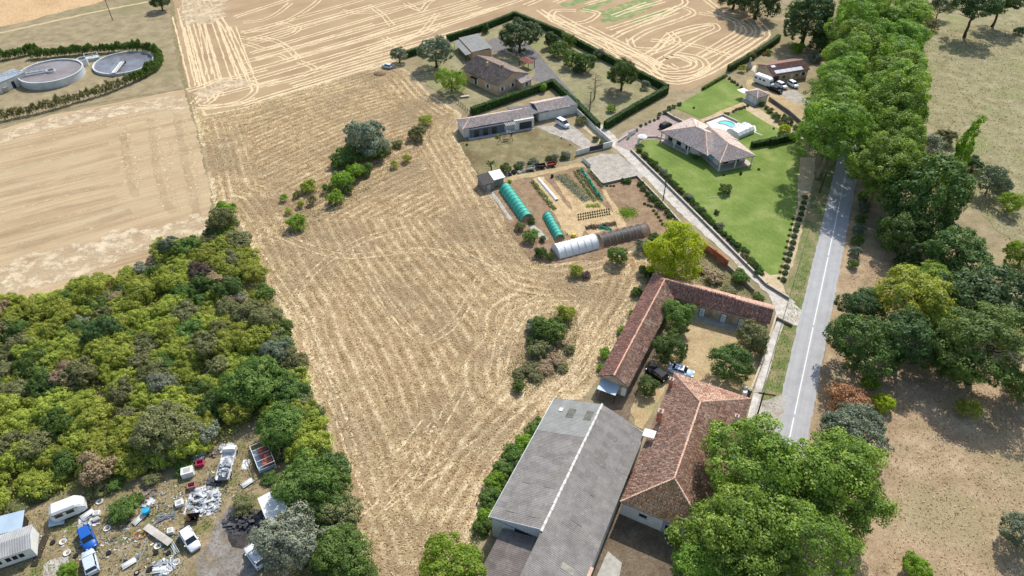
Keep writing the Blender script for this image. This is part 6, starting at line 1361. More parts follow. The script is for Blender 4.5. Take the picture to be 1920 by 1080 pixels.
# planks / slabs along the tunnel
strip('slab_path', [Z6(200,340),Z6(280,450),Z6(375,590)], .9, M_conc, .12); strip('slab_path', [Z6(560,640),Z6(640,720),Z6(690,770)], 1.4, M_conc, .2)
# shed with dark and pale roofs
p = G(*Z6(205,315)); o = thing('garden_shed', 'small garden shed with one dark and one white roof half', 'shed', p, R_(25))
MB().box(-2.2,.6,-.2,3.6,0,2.0).box(.6,3.4,.8,3.4,0,2.1).build('walls', mat('shed_boards', S(150,146,138), S(118,112,104), 2, .9), o)
MB().add([(-2.5,-.4,1.95),(.65,-.4,2.05),(.65,3.8,2.5),(-2.5,3.8,2.4),(-2.5,-.4,2.05),(.65,-.4,2.15),(.65,3.8,2.6),(-2.5,3.8,2.5)], BOXF).build('dark_roof', mat('black_sheet', S(70,62,60), S(54,48,46), 2, .7), o)
MB().add([(.7,.4,2.15),(3.8,.6,2.1),(3.8,3.9,2.55),(.7,3.9,2.6),(.7,.4,2.22),(3.8,.6,2.17),(3.8,3.9,2.62),(.7,3.9,2.67)], BOXF).build('white_roof', M_white, o)
MB().box(-1.4,-.5,-.26,-.2,0,1.8).build('door', M_conc, o)
# rows of vegetables
def veg_row(a, c, w, h, m, label, name='vegetable_row', dens=85, leaf=.22, cat='plants', seed=1):
    a, c = G(*a), G(*c); L = (c-a).length; o = thing(name, label, cat, a, math.atan2((c-a).y, (c-a).x)); r_ = np.random.default_rng(seed); n = int(L*w*dens); h *= 1.15
    x = r_.uniform(0, L, n) if name != 'squash_patch' else r_.normal(L/2, L*.22, n); y = r_.normal(0, w*.28, n); hh = h*(.25+.75*np.exp(-(y/(w*.4))**2))*r_.uniform(.25,1,n)*(.7+.3*np.sin(x*2.2+seed)); C = np.c_[x, y, hh]; Nn = r_.normal(0,.55,C.shape)+np.array([0,0,.9]); Nn /= np.linalg.norm(Nn, axis=1, keepdims=True); V, F = leaf_quads(C, Nn, leaf, r_)
    stuff(obj('foliage', mesh_np('foliage', V, F, np.repeat(r_.random(n), 4)), m, o)); return o
veg_row(Z6(560,240), Z6(770,500), 1.2, 1.0, L_green, 'dark green bean row beside the bare soil strip', seed=2)
veg_row(Z6(800,190), Z6(1060,420), 2.6, .7, L_silver, 'broad silvery leek bed in the vegetable garden', seed=3)
veg_row(Z6(850,175), Z6(1085,400), 2.0, .6, L_green, 'green leafy band through the leek bed', seed=8, dens=22)
veg_row(Z6(940,150), Z6(1130,425), .7, .9, L_green, 'narrow green row right of the leek bed', seed=4)
veg_row(Z6(972,142), Z6(1168,405), .7, .9, L_oak, 'narrow dark green row beside the turquoise net row', seed=5)
M_netleaf = leafmat('turquoise_net_folds', S(36,140,124), S(58,170,150), S(110,196,178), .2, vary=.02)
veg_row(Z6(1008,132), Z6(1195,415), .6, .8, M_netleaf, 'low row covered with turquoise netting', 'netted_row', seed=6, leaf=.35)
veg_row(Z6(1070,150), Z6(1200,300), 1.0, 1.0, L_olive, 'bushy row against the gravel yard wall', seed=7)
veg_row(Z6(1050,465), Z6(1180,460), 1.6, .7, L_yellowgreen, 'yellow flowering clump in the vegetable garden', 'flower_clump', seed=9)
veg_row(Z6(1045,665), Z6(1320,625), 1.8, .5, L_purple, 'purplish withered potato bed behind the torn tunnel', seed=10, dens=120)
veg_row(Z6(1340,520), Z6(1515,530), 4.2, .5, L_bright, 'round bright green squash patch on bare soil', 'squash_patch', seed=11, dens=110)
veg_row(Z6(770,590), Z6(890,730), .6, .4, L_olive, 'thin dry row above the white tunnel', seed=12, dens=18)
veg_row(Z6(1170,660), Z6(1280,675), .8, .5, M_netleaf, 'scrap of turquoise netting by the torn tunnel', 'netting_scrap', seed=13, leaf=.4)
a, c = G(*Z6(622,222)), G(*Z6(788,415)); L = (c-a).length; o = thing('fleece_tunnel', 'long low white fleece tunnel over a vegetable row', 'row cover', a, math.atan2((c-a).y,(c-a).x))
mb = MB(); nn = 14; mb.add([(L*i/nn, math.cos(math.pi*j/6)*.45*(1+.1*math.sin(i*2)), math.sin(math.pi*j/6)*.5*(1-.15*(i % 2))) for i in range(nn+1) for j in range(7)], [(i*7+j, i*7+j+1, (i+1)*7+j+1, (i+1)*7+j) for i in range(nn) for j in range(6)]); mb.build('cover', M_poly, o, True)
CAB = crown_mesh('cabbage', [(0,0,.15,.2,.2,.16)], 12, 5, .1, .2, 77)
a0, a1, b0 = Vector(G(*Z6(985,590))), Vector(G(*Z6(1262,540))), Vector(G(*Z6(970,565)))
for i in range(14):
    for j in range(3):
        q = a0.lerp(a1, i/13) + (G(*Z6(1255,495))-a1)*(j/2); o = tag(obj('cabbage', CAB, L_dark, None, (q.x, q.y, LAYER[0]), i+j), 'dark green cabbage in the neat triple row', 'cabbage', 'cabbages in the triple row'); o.scale = (.72,.72,.8)
def barrel(px, py, m, label, r=.35, h=.9): o = thing('barrel', label, 'barrel', G(px, py)); MB().lathe([(r*.92,0),(r,.1),(r,h*.5),(r*1.03,h*.52),(r,h*.55),(r,h-.1),(r*.92,h)], 16).build('body', m, o, False); MB().lathe([(r*.85,h),(r*.85,h+.03)], 16).build('lid', m, o); return o
M_dark = mat('dark_plastic', S(52,46,44), S(40,36,34), 2, .6); M_yellow = mat('yellow_plastic', S(206,186,52), S(186,166,44), 2, .5); M_bluep = mat('blue_plastic', S(30,70,150), S(26,58,126), 2, .5)
barrel(*Z6(745,205), M_dark, 'dark water barrel standing in the vegetable garden'); barrel(*Z6(940,735), M_yellow, 'yellow tub beside the white tunnel', .5, .7); barrel(*Z6(680,880), M_bluep, 'blue drum beside the white tunnel entrance')
for x, y, w, m_, lb in [(455,650,90,L_olive,'olive bush at the foot of the long turquoise tunnel'),(545,745,120,L_green,'green bush left of the white tunnel'),(640,880,110,L_oak,'dark bush at the left end of the white tunnel'),(720,915,80,L_green,'green weeds beside the white tunnel entrance'),(590,700,70,L_bright,'bright green bush behind the white tunnel'),(660,760,60,L_oak,'dark bush between the two short garden tunnels'),(560,600,60,L_oak,'dark plants in the open end of the long turquoise tunnel')]:
    tree('shrub', m_, *Z6(x, y), w/4.8*1.1, lb, 1.0, 'bush', 'bush')
# garden bushes along the lane (vegetable garden side)
for x, y in [(1540,260),(1572,300),(1610,350),(1642,388),(1680,405),(1702,445),(1740,470),(1780,512),(1805,548),(1860,605),(1395,235),(1430,238)]:
    tree('shrub', [L_green, L_oak, L_hedge][int(x) % 3], *Z6(x, y), 13+(x % 5), 'rounded bush in the row between the lane wall and the vegetable garden', .9, 'bush', 'bush', 'bushes along the lane wall')
for x, y in [(1580,440),(1612,452),(1640,462),(1660,502),(1682,530),(1702,560),(1722,590),(1742,622)]:
    tree('ball', L_green, *Z6(x, y), 7, 'small clipped ball plant edging the bare soil plot', 1, 'box_ball', 'topiary', 'clipped balls edging the soil plot')
for x in (1240,1272,1300): tree('ball', L_oak, *Z6(x, 280), 5.5, 'small dark potted bush against the gravel yard wall', 1, 'box_ball', 'topiary', 'potted bushes at the gravel yard wall')
# ---- row of bushes and trailers behind the garden
def Z5(x, y): return (840+x/4.8, 140+y/4.8)
for x, y, w, m_, lb in [(960,742,80,L_silver,'silvery round shrub behind the red trailer'),(1062,720,90,L_silver,'silvery round shrub next to the white wall panel'),(775,785,90,L_silver,'silvery round shrub behind the black trailer'),(655,805,80,L_silver,'silvery round shrub nearest the palm side'),(905,750,60,L_green,'green shrub between the two silvery shrubs'),(1030,750,50,L_oak,'dark shrub below the last silvery shrub'),(620,835,70,L_oak,'dark green shrub by the junk near the shed'),(520,845,110,L_green,'spreading green shrub behind the garden shed'),(735,800,50,L_oak,'dark green shrub between silvery shrubs'),(1195,415,100,L_olive,'thin olive bush beside the white van'),(1330,575,60,L_oak,'dark bush at the white lane wall'),(1385,610,50,L_green,'green bush at the end of the white lane wall'),(445,555,40,L_yellowgreen,'small yellow green tree beside the swing frame'),(555,960,40,L_yellowgreen,'yellow green bush at the shed corner'),(1020,570,16,L_dark,'tiny round shrub on the tired lawn'),(1100,632,14,L_dark,'second tiny shrub on the tired lawn'),(170,630,26,L_dark,'little dark shrub at the lawn edge')]:
    tree('shrub', m_, *Z5(x, y), w/4.8, lb, 1.0, 'bush', 'bush')
def trailer(px, py, m, label, rz, L=2.2, W=1.3):
    o = thing('utility_trailer', label, 'trailer', G(px, py), rz); MB().box(-L/2,L/2,-W/2,W/2,.45,.52).box(-L/2,L/2,-W/2,-W/2+.05,.5,.95).box(-L/2,L/2,W/2-.05,W/2,.5,.95).box(-L/2,-L/2+.05,-W/2,W/2,.5,.95).box(L/2-.05,L/2,-W/2,W/2,.5,.95).build('tub', m, o); MB().tube([(L/2,0,.45),(L/2+1,0,.4)], .05, 5).build('drawbar', M_dkwood, o)
    wheels(o, (0,), W/2+.1, .8); return o
trailer(*Z5(930,822), mat('red_tub', S(150,60,54), S(126,48,44), 2, .6), 'red utility trailer parked by the silvery shrubs', R_(20)); trailer(*Z5(838,838), M_dark, 'black utility trailer with pale sheet parked by the silvery shrubs', R_(10)); trailer(*Z5(740,858), M_conc, 'grey utility trailer nearest the garden shed', R_(15))
for i, (x, y) in enumerate([(560,905),(600,890),(640,885),(680,880),(585,880)]):
    o = thing('scrap_crate', 'small crate of odds and ends beside the garden shed', 'crate', G(*Z5(x, y)), i, 'crates beside the shed'); MB().box(-.4,.4,-.3,.3,0,.06).box(-.4,.4,-.3,-.25,0,.45).box(-.4,.4,.25,.3,0,.45).box(-.4,-.35,-.3,.3,0,.45).box(.35,.4,-.3,.3,0,.45).build('crate_body', [M_bluep, M_dark, M_white, M_conc, M_dark][i], o)
# palm
p = G(921,323); o = thing('palm_tree', 'small fan palm on the tired lawn by the garden shed', 'palm', p); MB().tube([(0,0,0),(.05,0,1.2),(0,0,2.4)], [.2,.17,.14], 8).build('trunk', M_bark, o); r_ = np.random.default_rng(4); Cs, Ns = [], []
for i in range(26):
    a = i*2.4; el = r_.uniform(-.6,1.0)
    for k in range(10): d = np.array([math.cos(a)*math.cos(el), math.sin(a)*math.cos(el), math.sin(el)])*(.3+.13*k); d[2] -= .02*k*k*.4; Cs.append(np.array([0,0,2.5])+d+r_.normal(0,.05,3)); Ns.append(r_.normal(0,.5,3)+np.array([0,0,.8]))
Ns = np.array(Ns); Ns /= np.linalg.norm(Ns, axis=1, keepdims=True); V, F = leaf_quads(np.array(Cs), Ns, .36, r_); obj('crown', mesh_np('crown', V, F, np.repeat(r_.random(len(Cs)), 4)), L_green, o)
# swing frame, garden furniture
p = G(*Z5(520,600)); o = thing('swing_frame', 'dark timber garden swing frame on the tired lawn', 'swing', p, R_(20)); mb = MB()
for x in (-1.6,1.6): mb.tube([(x,-.9,0),(x,0,2.1)], .07, 5); mb.tube([(x,.9,0),(x,0,2.1)], .07, 5)
mb.build('legs', M_dkwood, o); MB().tube([(-1.9,0,2.1),(1.9,0,2.1)], .08, 6).build('top_beam', M_dkwood, o); MB().box(-.8,.8,-.3,.3,.5,.58).build('seat', M_dkwood, o)
def gchair(px, py, rz, label, m=M_white, group=None):
    o = thing('garden_chair', label, 'chair', G(px, py), rz, group); MB().box(-.25,.25,-.25,.25,.4,.45).build('seat', m, o); MB().box(-.25,.25,.21,.26,.45,.95).build('backrest', m, o)
    me = MB().box(-.025,.025,-.025,.025,0,.4).mesh('leg')
    for x in (-.22,.22):
        for y in (-.22,.22): obj('leg', me, m, o, (x,y,0))
    return o
for i, (x, y) in enumerate([(1075,455+75),(1105,530),(1130,525)]): gchair(*Z5(x-540, y), i, 'white garden chair under the white pergola', group='chairs under the pergola')
# white slab bench by the weeping tree, wire fence
p = G(872,183); o = thing('stone_bench', 'white stone bench near the weeping tree', 'bench', p, R_(15)); MB().box(-1.3,1.3,-.4,.4,.4,.55).build('seat', M_wconc, o); MB().box(-1,-.7,-.3,.3,0,.4).build('leg', M_conc, o); MB().box(.7,1,-.3,.3,0,.4).build('leg', M_conc, o)
fa_, fb_ = G(848,184), G(885,216); o = thing('rail_fence', 'low wooden rail fence between the tan house lawn and the field', 'fence', fa_); n = 9; me = MB().box(-.06,.06,-.06,.06,0,1.0).mesh('post')
for i in range(n+1): q = fa_.lerp(fb_, i/n)-fa_; obj('post', me, M_dkwood, o, q)
for z in (.5,.85): MB().tube([Vector((0,0,z)), fb_-fa_+Vector((0,0,z))], .04, 4).build('rail', M_dkwood, o)
o = thing('earth_heap', 'brown earth heap by the scrapped car at the field edge', 'heap', G(712,138)); MB().lathe([(2.0,0),(1.6,.3),(.9,.6),(.3,.75)], 14).build('mound', M_soil, o, True)

# ---- villa garden
def Z7(x, y): return (1130+x/4.8, 190+y/4.8)
M_pool, t, bb, o = nodes('pool_water'); bb.inputs['Base Color'].default_value = S(70,208,222); bb.inputs['Roughness'].default_value = .12; bump(t, bb, noise(t, 2, 3), .15, .05)
pool_px = [(1330,191+43),(1340,228),(1352,227),(1362,229),(1374,233),(1380,238),(1372,240),(1358,237),(1348,236),(1338,237)]
pool = [(1345.5,230.2),(1351,227.7),(1358,226.8),(1366,227.9),(1373,230.5),(1377.5,234.5),(1376,238.5),(1370,238.8),(1364,235.6),(1357,233.2),(1350,232.6)]
pc = G(1362,233); o = thing('swimming_pool', 'kidney shaped turquoise swimming pool behind the villa', 'pool', (pc.x, pc.y, 0)); sp = smooth_path([G(*q) for q in pool]+[G(*pool[0])], .6)[:-1]
mb = MB(); mb.add([(q.x-pc.x, q.y-pc.y, LAYER[0]+.02) for q in sp], [tuple(range(len(sp)))]); w_ = mb.build('water_surface', M_pool, o)
if w_.data.polygons[0].normal.z < 0: w_.data.polygons[0].flip()
mb = MB(); mb.tube([Vector((q.x-pc.x, q.y-pc.y, LAYER[0]+.02)) for q in sp+[sp[0]]], .16, 6); mb.build('coping', M_wconc, o)
# telescopic pool enclosure
a, c = G(1384,262), G(1413,250); W = 4.2; L = (c-a).length; o = thing('pool_enclosure', 'white telescopic pool enclosure beside the pool', 'enclosure', a, math.atan2((c-a).y,(c-a).x))
mb = MB(); rings = []
for i in range(9):
    k = 1+.02*(i//3); rings.append([(L*i/8, y*k, z*k) for y, z in ((0,0),(0,1.1),(.7,1.75),(2.1,1.95),(3.5,1.75),(4.2,1.1),(4.2,0))])
mb.add([p for r in rings for p in r], [(i*7+j, i*7+j+1, (i+1)*7+j+1, (i+1)*7+j) for i in range(8) for j in range(6)]+[tuple(range(7)), tuple(56+j for j in range(7))[::-1]]); mb.build('glazed_shell', plastic('enclosure_panels', S(226,230,232), .12, .2), o)
for i in range(0,9,2): MB().tube([Vector(q)*1.01 for q in rings[i]], .05, 4).build('rib', M_white, o)
bx, by = Z7(1395,290); strip('enclosure_rail', [(1412,247),(1429,254)], .4, M_wconc, .0)
# clipped balls beside the road
for i, (x, y) in enumerate([(640,10),(625,75),(602,150),(588,230),(567,302),(545,375),(523,452),(507,540),(488,616),(468,700)]+[(665+0,-60),(690,-130),(705,-200),(722,-270),(738,-340)]):
    tree('ball', L_hedge, 1400+x/6.75, 420+y/6.75, 12.5, 'large dark clipped ball in the row beside the road verge', 1.0, 'box_ball', 'topiary', 'large clipped balls beside the road')
for x, y in [(553,70),(540,140),(520,215),(500,292),(482,368),(470,438),(445,530),(424,602),(408,682),(462,880),(575,0),(590,-70)]:
    tree('ball', [L_hedge, L_oak, L_olive][int(y) % 3], 1400+x/6.75, 420+y/6.75, 6.5, 'small clipped ball in the inner row beside the lawn edge', 1.0, 'box_ball', 'topiary', 'small clipped balls beside the lawn')
VL = 'garden shrub in the mixed border along the villa lane wall'
for i, q in enumerate([Z7(*z) for z in [(330,435),(378,490),(425,528),(460,570),(500,600),(590,680),(640,740),(690,790),(840,930),(900,985),(935,1030)]]+[(1180+x/6.75, 400+y/6.75) for x, y in [(985,40),(1050,110),(1190,255),(1270,322),(1370,405),(1450,450),(1480,490),(1100,160)]]+[(1410,495),(1426,508),(1418,500)]):
    tree('shrub', [L_green, L_oak, L_hedge, L_green][i % 4], *q, [12,15,11,14][i % 4], VL, .95, 'shrub', 'shrub', 'border shrubs along the villa wall')
for q, m_, w, lb in [(Z7(545,632),L_silver,17,'silvery shrub in the border along the villa wall'),((1294,370),L_silver,15,'pale grey shrub lower down the border along the villa wall'),((1350,424),L_silver,18,'dusty pink grey shrub in the border along the villa wall'),((1375,452),L_yellowgreen,9,'yellow clipped shrub in the border along the villa wall'),((1330,408),L_yellowgreen,8,'small yellow shrub in the border along the villa wall'),(Z7(330,435),L_purple,10,'dark red shrub at the lawn corner by the villa gate'),((1421,512),L_hedge,15,'square clipped green shrub at the end of the villa wall')]:
    tree('shrub', m_, *q, w, lb, .95, 'shrub', 'shrub')
for x, y, w in [(500,148,7),(465,168,6),(425,182,6),(390,203,6),(345,217,7),(305,258,7),(512,112,8),(560,100,10),(600,60,10),(640,45,9),(690,25,9)]:
    tree('shrub', L_oak, *Z7(x, y), w, 'small dark shrub in the row edging the villa forecourt', .95, 'shrub', 'shrub', 'shrubs edging the forecourt')
def Z8(x, y): return (1360+x/5.4, 60+y/5.4)
for x, y in [(370,730),(420,762),(465,790),(512,832),(540,852),(580,882),(560,922),(522,890),(490,850),(715,968),(770,1000),(445,800),(600,850)]:
    tree('shrub', [L_oak, L_green, L_olive][x % 3], *Z8(x, y), 9+(x % 4), 'shrub in the border below the back wall of the pool garden', .95, 'shrub', 'shrub', 'shrubs of the pool garden border')
tree('ball', L_grey, *Z8(645,895), 19, 'large grey green clipped mound in the pool garden border', 1.3, 'box_ball', 'topiary')
tree('ball', L_lime, *Z8(600,985), 24, 'bright yellow clipped globe behind the pool enclosure', 1.25, 'box_ball', 'topiary')
for x, y in [(10,432),(45,462),(70,490),(95,500),(125,525),(165,552)]: tree('cone', L_oak, *Z8(x, y), 7, 'little dark conifer in the row behind the back lawn', .6, 'dwarf_conifer', 'conifer', 'little conifers behind the back lawn')
for x, y in [(85,800),(110,782),(140,776),(165,770),(195,760),(225,745),(0,825),(30,825)]: tree('shrub', L_oak, *Z8(x, y), 6, 'small dark shrub beside the path to the pool house', 1.0, 'shrub', 'shrub', 'shrubs beside the pool house path')
low_wall([Z8(440,690), Z8(640,830), Z8(800,970)], .3, 1.1, 'dark rendered wall between the pool garden and the rough yard', mat('grey_render', S(120,112,104), S(100,94,88), 1, .9), None, 'garden_wall')
for px_, py_, lb in [(1451,240,'little dark statue like bush on the pool lawn'),(1301,201,'tiny dark post bush on the back lawn')]: tree('cone', L_dark, px_, py_, 5, lb, .6, 'dwarf_conifer', 'conifer')
tree('ball', L_oak, *Z7(835,500), 12, 'dark clipped globe at the inner corner of the villa terrace', 1.2, 'box_ball', 'topiary')
tree('broad', L_green, *Z7(1108,785), 23, 'small round tree on the lawn in a stone edged island', .85, 'lawn_tree')
tree('shrub', L_purple, *Z7(1028,998), 11, 'dark reddish shrub on the open lawn', 1, 'shrub', 'shrub')
for x, y, lb in [(1090,660,'clipped two ball topiary before the villa terrace'),(1245,640,'slim dark topiary before the villa terrace'),(1405,610,'low dark potted bush right of the villa terrace')]: tree('column' if x == 1245 else 'ball', L_oak, *Z7(x, y), 6, lb, .5 if x == 1245 else 1.0, 'topiary_bush', 'topiary')
# stone edging of the lawn island
mb_pts = [Z7(950,872),Z7(1000,868),Z7(1050,860),Z7(1110,850),Z7(1150,825),Z7(1168,795)]; sp = smooth_path([G(*q) for q in mb_pts], .45); o = thing('stone_edging', 'curved row of pale stones round the lawn island', 'edging', sp[0]); me = MB().lathe([(.08,0),(.17,.06),(.15,.16),(.05,.2)], 7).mesh('stone')
for q in sp: s_ = obj('stone', me, M_coping, o, (q.x-sp[0].x+RNG.uniform(-.05,.05), q.y-sp[0].y, 0), RNG.uniform(0,6)); s_.scale = (RNG.uniform(.8,1.3),)*3
for q, lb in ((Z7(350,375),'white parasol table by the villa gate'),): o = thing('parasol', lb, 'parasol', G(*q)); MB().tube([(0,0,0),(0,0,2.2)], .04, 6).build('pole', M_white, o); MB().lathe([(1.3,1.95),(.7,2.2),(.05,2.45)], 10, caps=False).build('canopy', M_white, o)
# barbecue by the low house
p = G(*Z8(235,370)); o = thing('barbecue', 'stone garden barbecue with chimney behind the low house', 'barbecue', p, R_(20)); MB().box(-.9,.9,-.5,.5,0,1.0).build('base', M_conc, o); MB().add([(-.6,-.45,1),(.6,-.45,1),(.6,.45,1),(-.6,.45,1),(-.25,-.25,2.2),(.25,-.25,2.2),(.25,.25,2.2),(-.25,.25,2.2)], BOXF).build('hood', M_conc, o); MB().box(-.25,.25,-.25,.25,2.2,3.4).build('chimney', M_stone, o)
P('stone_terrace', [Z8(250,385),Z8(300,335),Z8(315,350),Z8(300,415)], M_wconc, .1, 12)
# ---- courtyard bits
strip('kerb_line', [(1200,730),(1215,700),(1232,655)], .25, M_wconc, .02)

# ================================================================== SCRAPYARD
def Za(x, y): return (x/6, 900+y/6)
def Zb(x, y): return (180+x/6, 900+y/6)
def Zc(x, y): return (320+x/6, 810+y/6)
# mobile home
nr_ = G(*Za(432,862)); e_n = G(*Za(355,760), 2.3); e_l = G(*Za(0,882), 2.3); um_ = (e_l-e_n); um_.z = 0; um_.normalize(); wm_ = Vector((um_.y, -um_.x, 0))
if wm_.y < 0: wm_ = -wm_
o = thing('mobile_home', 'white mobile home with grey ribbed roof in the scrapyard', 'mobile home', nr_)
LMh, WMh = 9.0, 3.6
q = [Vector((0,0,0)), um_*LMh, um_*LMh+wm_*WMh, wm_*WMh]; MB().prism([(p.x, p.y) for p in q], .3, 2.5).build('walls', M_white, o)
rid0, rid1 = wm_*WMh/2-um_*.15, um_*(LMh)+wm_*WMh/2; z1, z2 = Vector((0,0,2.5)), Vector((0,0,3.15))
M_rib = corrmat('ribbed_roof', S(150,150,148), S(172,172,170), S(186,186,182))
corrugated(o, 'roof_sheets', [nr_+um_*LMh-wm_*.15+z1, nr_-wm_*.15-um_*.15+z1, nr_+rid0+z2, nr_+rid1+z2], M_rib, 5, per=.3, amp=.03, sheet=4)
corrugated(o, 'roof_sheets', [nr_-um_*.15+wm_*(WMh+.15)+z1, nr_+um_*LMh+wm_*(WMh+.15)+z1, nr_+rid1+z2, nr_+rid0+z2], M_rib, 6, per=.3, amp=.03, sheet=4)
MB().add([z1, wm_*WMh+z1, rid0+um_*.15+z2-Vector((0,0,.05)), um_*.1+z1, um_*.1+wm_*WMh+z1, rid0+um_*.25+z2-Vector((0,0,.05))], [(0,1,2),(5,4,3),(0,3,4,1),(1,4,5,2),(2,5,3,0)]).build('gable_wall', M_white, o)
wA0, wA1 = nr_+um_*LMh, nr_
if True:
    for s in (5.4, 6.2, 7.0, 3.6, 4.3): wbox(o, wA0, wA1, s-.3+.6, .55, 1.1, 1.9, .05, 'window', M_carglass)
# second pale roof behind, long deck
def slab(px, py, L, W, z0, z1, rz, m, label, name='sheet', cat='sheet', tilt=0, group=None):
    o = thing(name, label, cat, G(px, py), rz, group); MB().obox((0,0,(z0+z1)/2), L, W, z1-z0, 0, tilt).build('panel', m, o); return o
o = thing('lean_to_shed', 'pale blue sheet roofed shed behind the mobile home', 'shed', G(*Za(40,640)), R_(18)); MB().box(-4,3,-.6,1.6,0,1.9).build('walls', M_dkwood, o); MB().add([(-4.2,-.9,1.9),(3.3,-.9,1.9),(3.3,1.9,2.3),(-4.2,1.9,2.3),(-4.2,-.9,1.97),(3.3,-.9,1.97),(3.3,1.9,2.37),(-4.2,1.9,2.37)], BOXF).build('roof', M_sheet, o)
# old caravan
a, c = G(*Za(940,250), 1.2), G(*Za(580,390), 1.2); p = (a+c)/2; o = thing('caravan', 'old white caravan half under the thicket edge', 'caravan', (p.x, p.y, 0), math.atan2((a-c).y,(a-c).x)); L = (a-c).length/2
MB().loft([[(x,-w,.5),(x,-w,z-.3),(x,-w+.25,z),(x,w-.25,z),(x,w,z-.3),(x,w,.5)] for x, w, z in ((-L,.95,2.1),(-L+.4,1.1,2.45),(L-.9,1.1,2.45),(L-.2,1.0,2.1),(L+.2,.8,1.6))]).build('body', M_white, o)
for x in (-L*.5, L*.2): MB().box(x-.5,x+.5,-1.13,-1.08,1.3,1.9).build('window', M_carglass, o)
MB().box(-L+.3,L-.6,-1.14,-1.09,2.0,2.1).build('trim_strip', M_dkwood, o); wheels(o, (0,), .95); MB().tube([(L,0,.5),(L+1.1,0,.45)], .06, 5).build('drawbar', M_dkwood, o)
slab(*Za(655,470), 1.9, 1.9, .5, .58, R_(25), M_sheet, 'pale grey awning sheet leaning from the old caravan', 'awning_sheet', tilt=.25)
slab(*Za(455,800), .9, 4.6, .05, .2, R_(8), M_dkwood, 'dark timber beam lying beside the mobile home', 'timber_beam', 'beam')
# white metal shed roof (lower centre)
c0 = G(*Zc(975,745), 2.4); o = thing('metal_shed', 'shed with large white sheet roof under the trees', 'shed', (c0.x, c0.y, 0)); q = [G(*Zc(975,745),2.4), G(*Zc(1175,640),2.6), G(*Zc(1320,850),2.6), G(*Zc(1105,1075),2.4)]; q = [v-Vector((c0.x,c0.y,0)) for v in q]
MB().add([v-Vector((0,0,.08)) for v in q]+q, BOXF).build('roof', M_white, o); MB().prism([((v.x-q[0].x)*.9+q[0].x*1+.3, (v.y-q[0].y)*.9+q[0].y-.2) for v in q], 0, 2.2).build('walls', M_dkwood, o)
# caged trailer with red tarp
p = G(*Zc(1060,330)); o = thing('cage_trailer', 'grey cage trailer loaded with red tarpaulins', 'trailer', p, hdg(Zc(1010,390), Zc(910,130))); MB().box(-2.3,2.3,-1.3,1.3,.6,.75).box(-2.3,2.3,-1.3,-1.25,.7,1.3).box(-2.3,-2.25,-1.3,1.3,.7,1.3).build('bed', M_sheet, o)
mb = MB()
for y in (-1.25,1.25):
    for z in (1.5,2.0): mb.tube([(-2.3,y,z),(2.3,y,z)], .05, 5)
    for x in (-2.3,-1.1,.1,1.2,2.3): mb.tube([(x,y,.7),(x,y,2.0)], .05, 5)
for x in (-2.3,-1.1,.1,1.2,2.3): mb.tube([(x,-1.25,2.0),(x,1.25,2.0)], .05, 5)
mb.build('cage', M_white, o); M_tarp = mat('red_tarp', S(176,104,86), S(150,84,70), 1.2, .8, .2, .8, 2.5)
for x, z in ((-1.4,1.2),(-.2,1.25),(1.1,1.3)): MB().obox((x,-.3,z), 1.1, 1.5, .8, .15*x, .1).build('tarpaulin', M_tarp, o)
wheels(o, (-.5,.5), 1.35)
# flatbed loaded with white scrap
def scrap_mesh(name, n, sx, sy, h, seed, s0=.25, s1=.9, flat=.12):
    rg_ = random.Random(seed); mb = MB()
    for i in range(n):
        a_, r_ = rg_.uniform(0,6.28), math.sqrt(rg_.random()); x, y = r_*math.cos(a_)*sx, r_*math.sin(a_)*sy; z = h*(1-r_)*rg_.random()+.05
        mb.obox((x,y,z), rg_.uniform(s0,s1), rg_.uniform(s0*.6,s1*.7), rg_.uniform(.04,flat*2), rg_.uniform(0,3.1), rg_.uniform(-.5,.5))
    return mb.mesh(name)
M_scrapw = mat('mixed_pale_scrap', S(214,214,212), S(150,154,158), 1.1, .6, .3, 0, None, 0, lo=.4, hi=.55); M_scrapd = mat('mixed_dark_scrap', S(46,46,50), S(92,92,96), 1.6, .6); M_scrapb = mat('mixed_wood_scrap', S(150,136,118), S(96,88,80), 1.5, .8)
p = G(*Zc(640,400)); o = thing('flatbed_truck', 'white flatbed truck heaped with pale scrap', 'truck', p, hdg(Zc(620,500), Zc(690,250))); MB().box(-2.6,2.2,-1.0,1.0,.55,.7).box(-2.6,2.2,.95,1.0,.7,1.05).box(-2.6,2.2,-1.0,-.95,.7,1.05).build('bed', M_white, o)
MB().loft([ring(2.2,.95,.5,1.7),ring(2.7,.95,.4,1.65),ring(3.2,.92,.4,1.05),ring(3.5,.8,.5,.85)]).build('cab', M_white, o); MB().add([(2.72,-.85,1.1),(3.15,-.8,1.05),(3.15,.8,1.05),(2.72,.85,1.1),(2.55,-.8,1.62),(2.75,-.8,1.62),(2.75,.8,1.62),(2.55,.8,1.62)], BOXF).build('windscreen', M_carglass, o)
l_ = obj('scrap_load', scrap_mesh('scrap_load', 70, 1.9, .8, 1.0, 3, .3, 1.2), M_scrapw, o, (-.3,0,.7)); stuff(l_); MB().box(-2.9,-1.6,-.7,.6,.7,.95).build('dark_panel', M_anth, o); wheels(o, (-1.6,2.5), .9, 1.1)
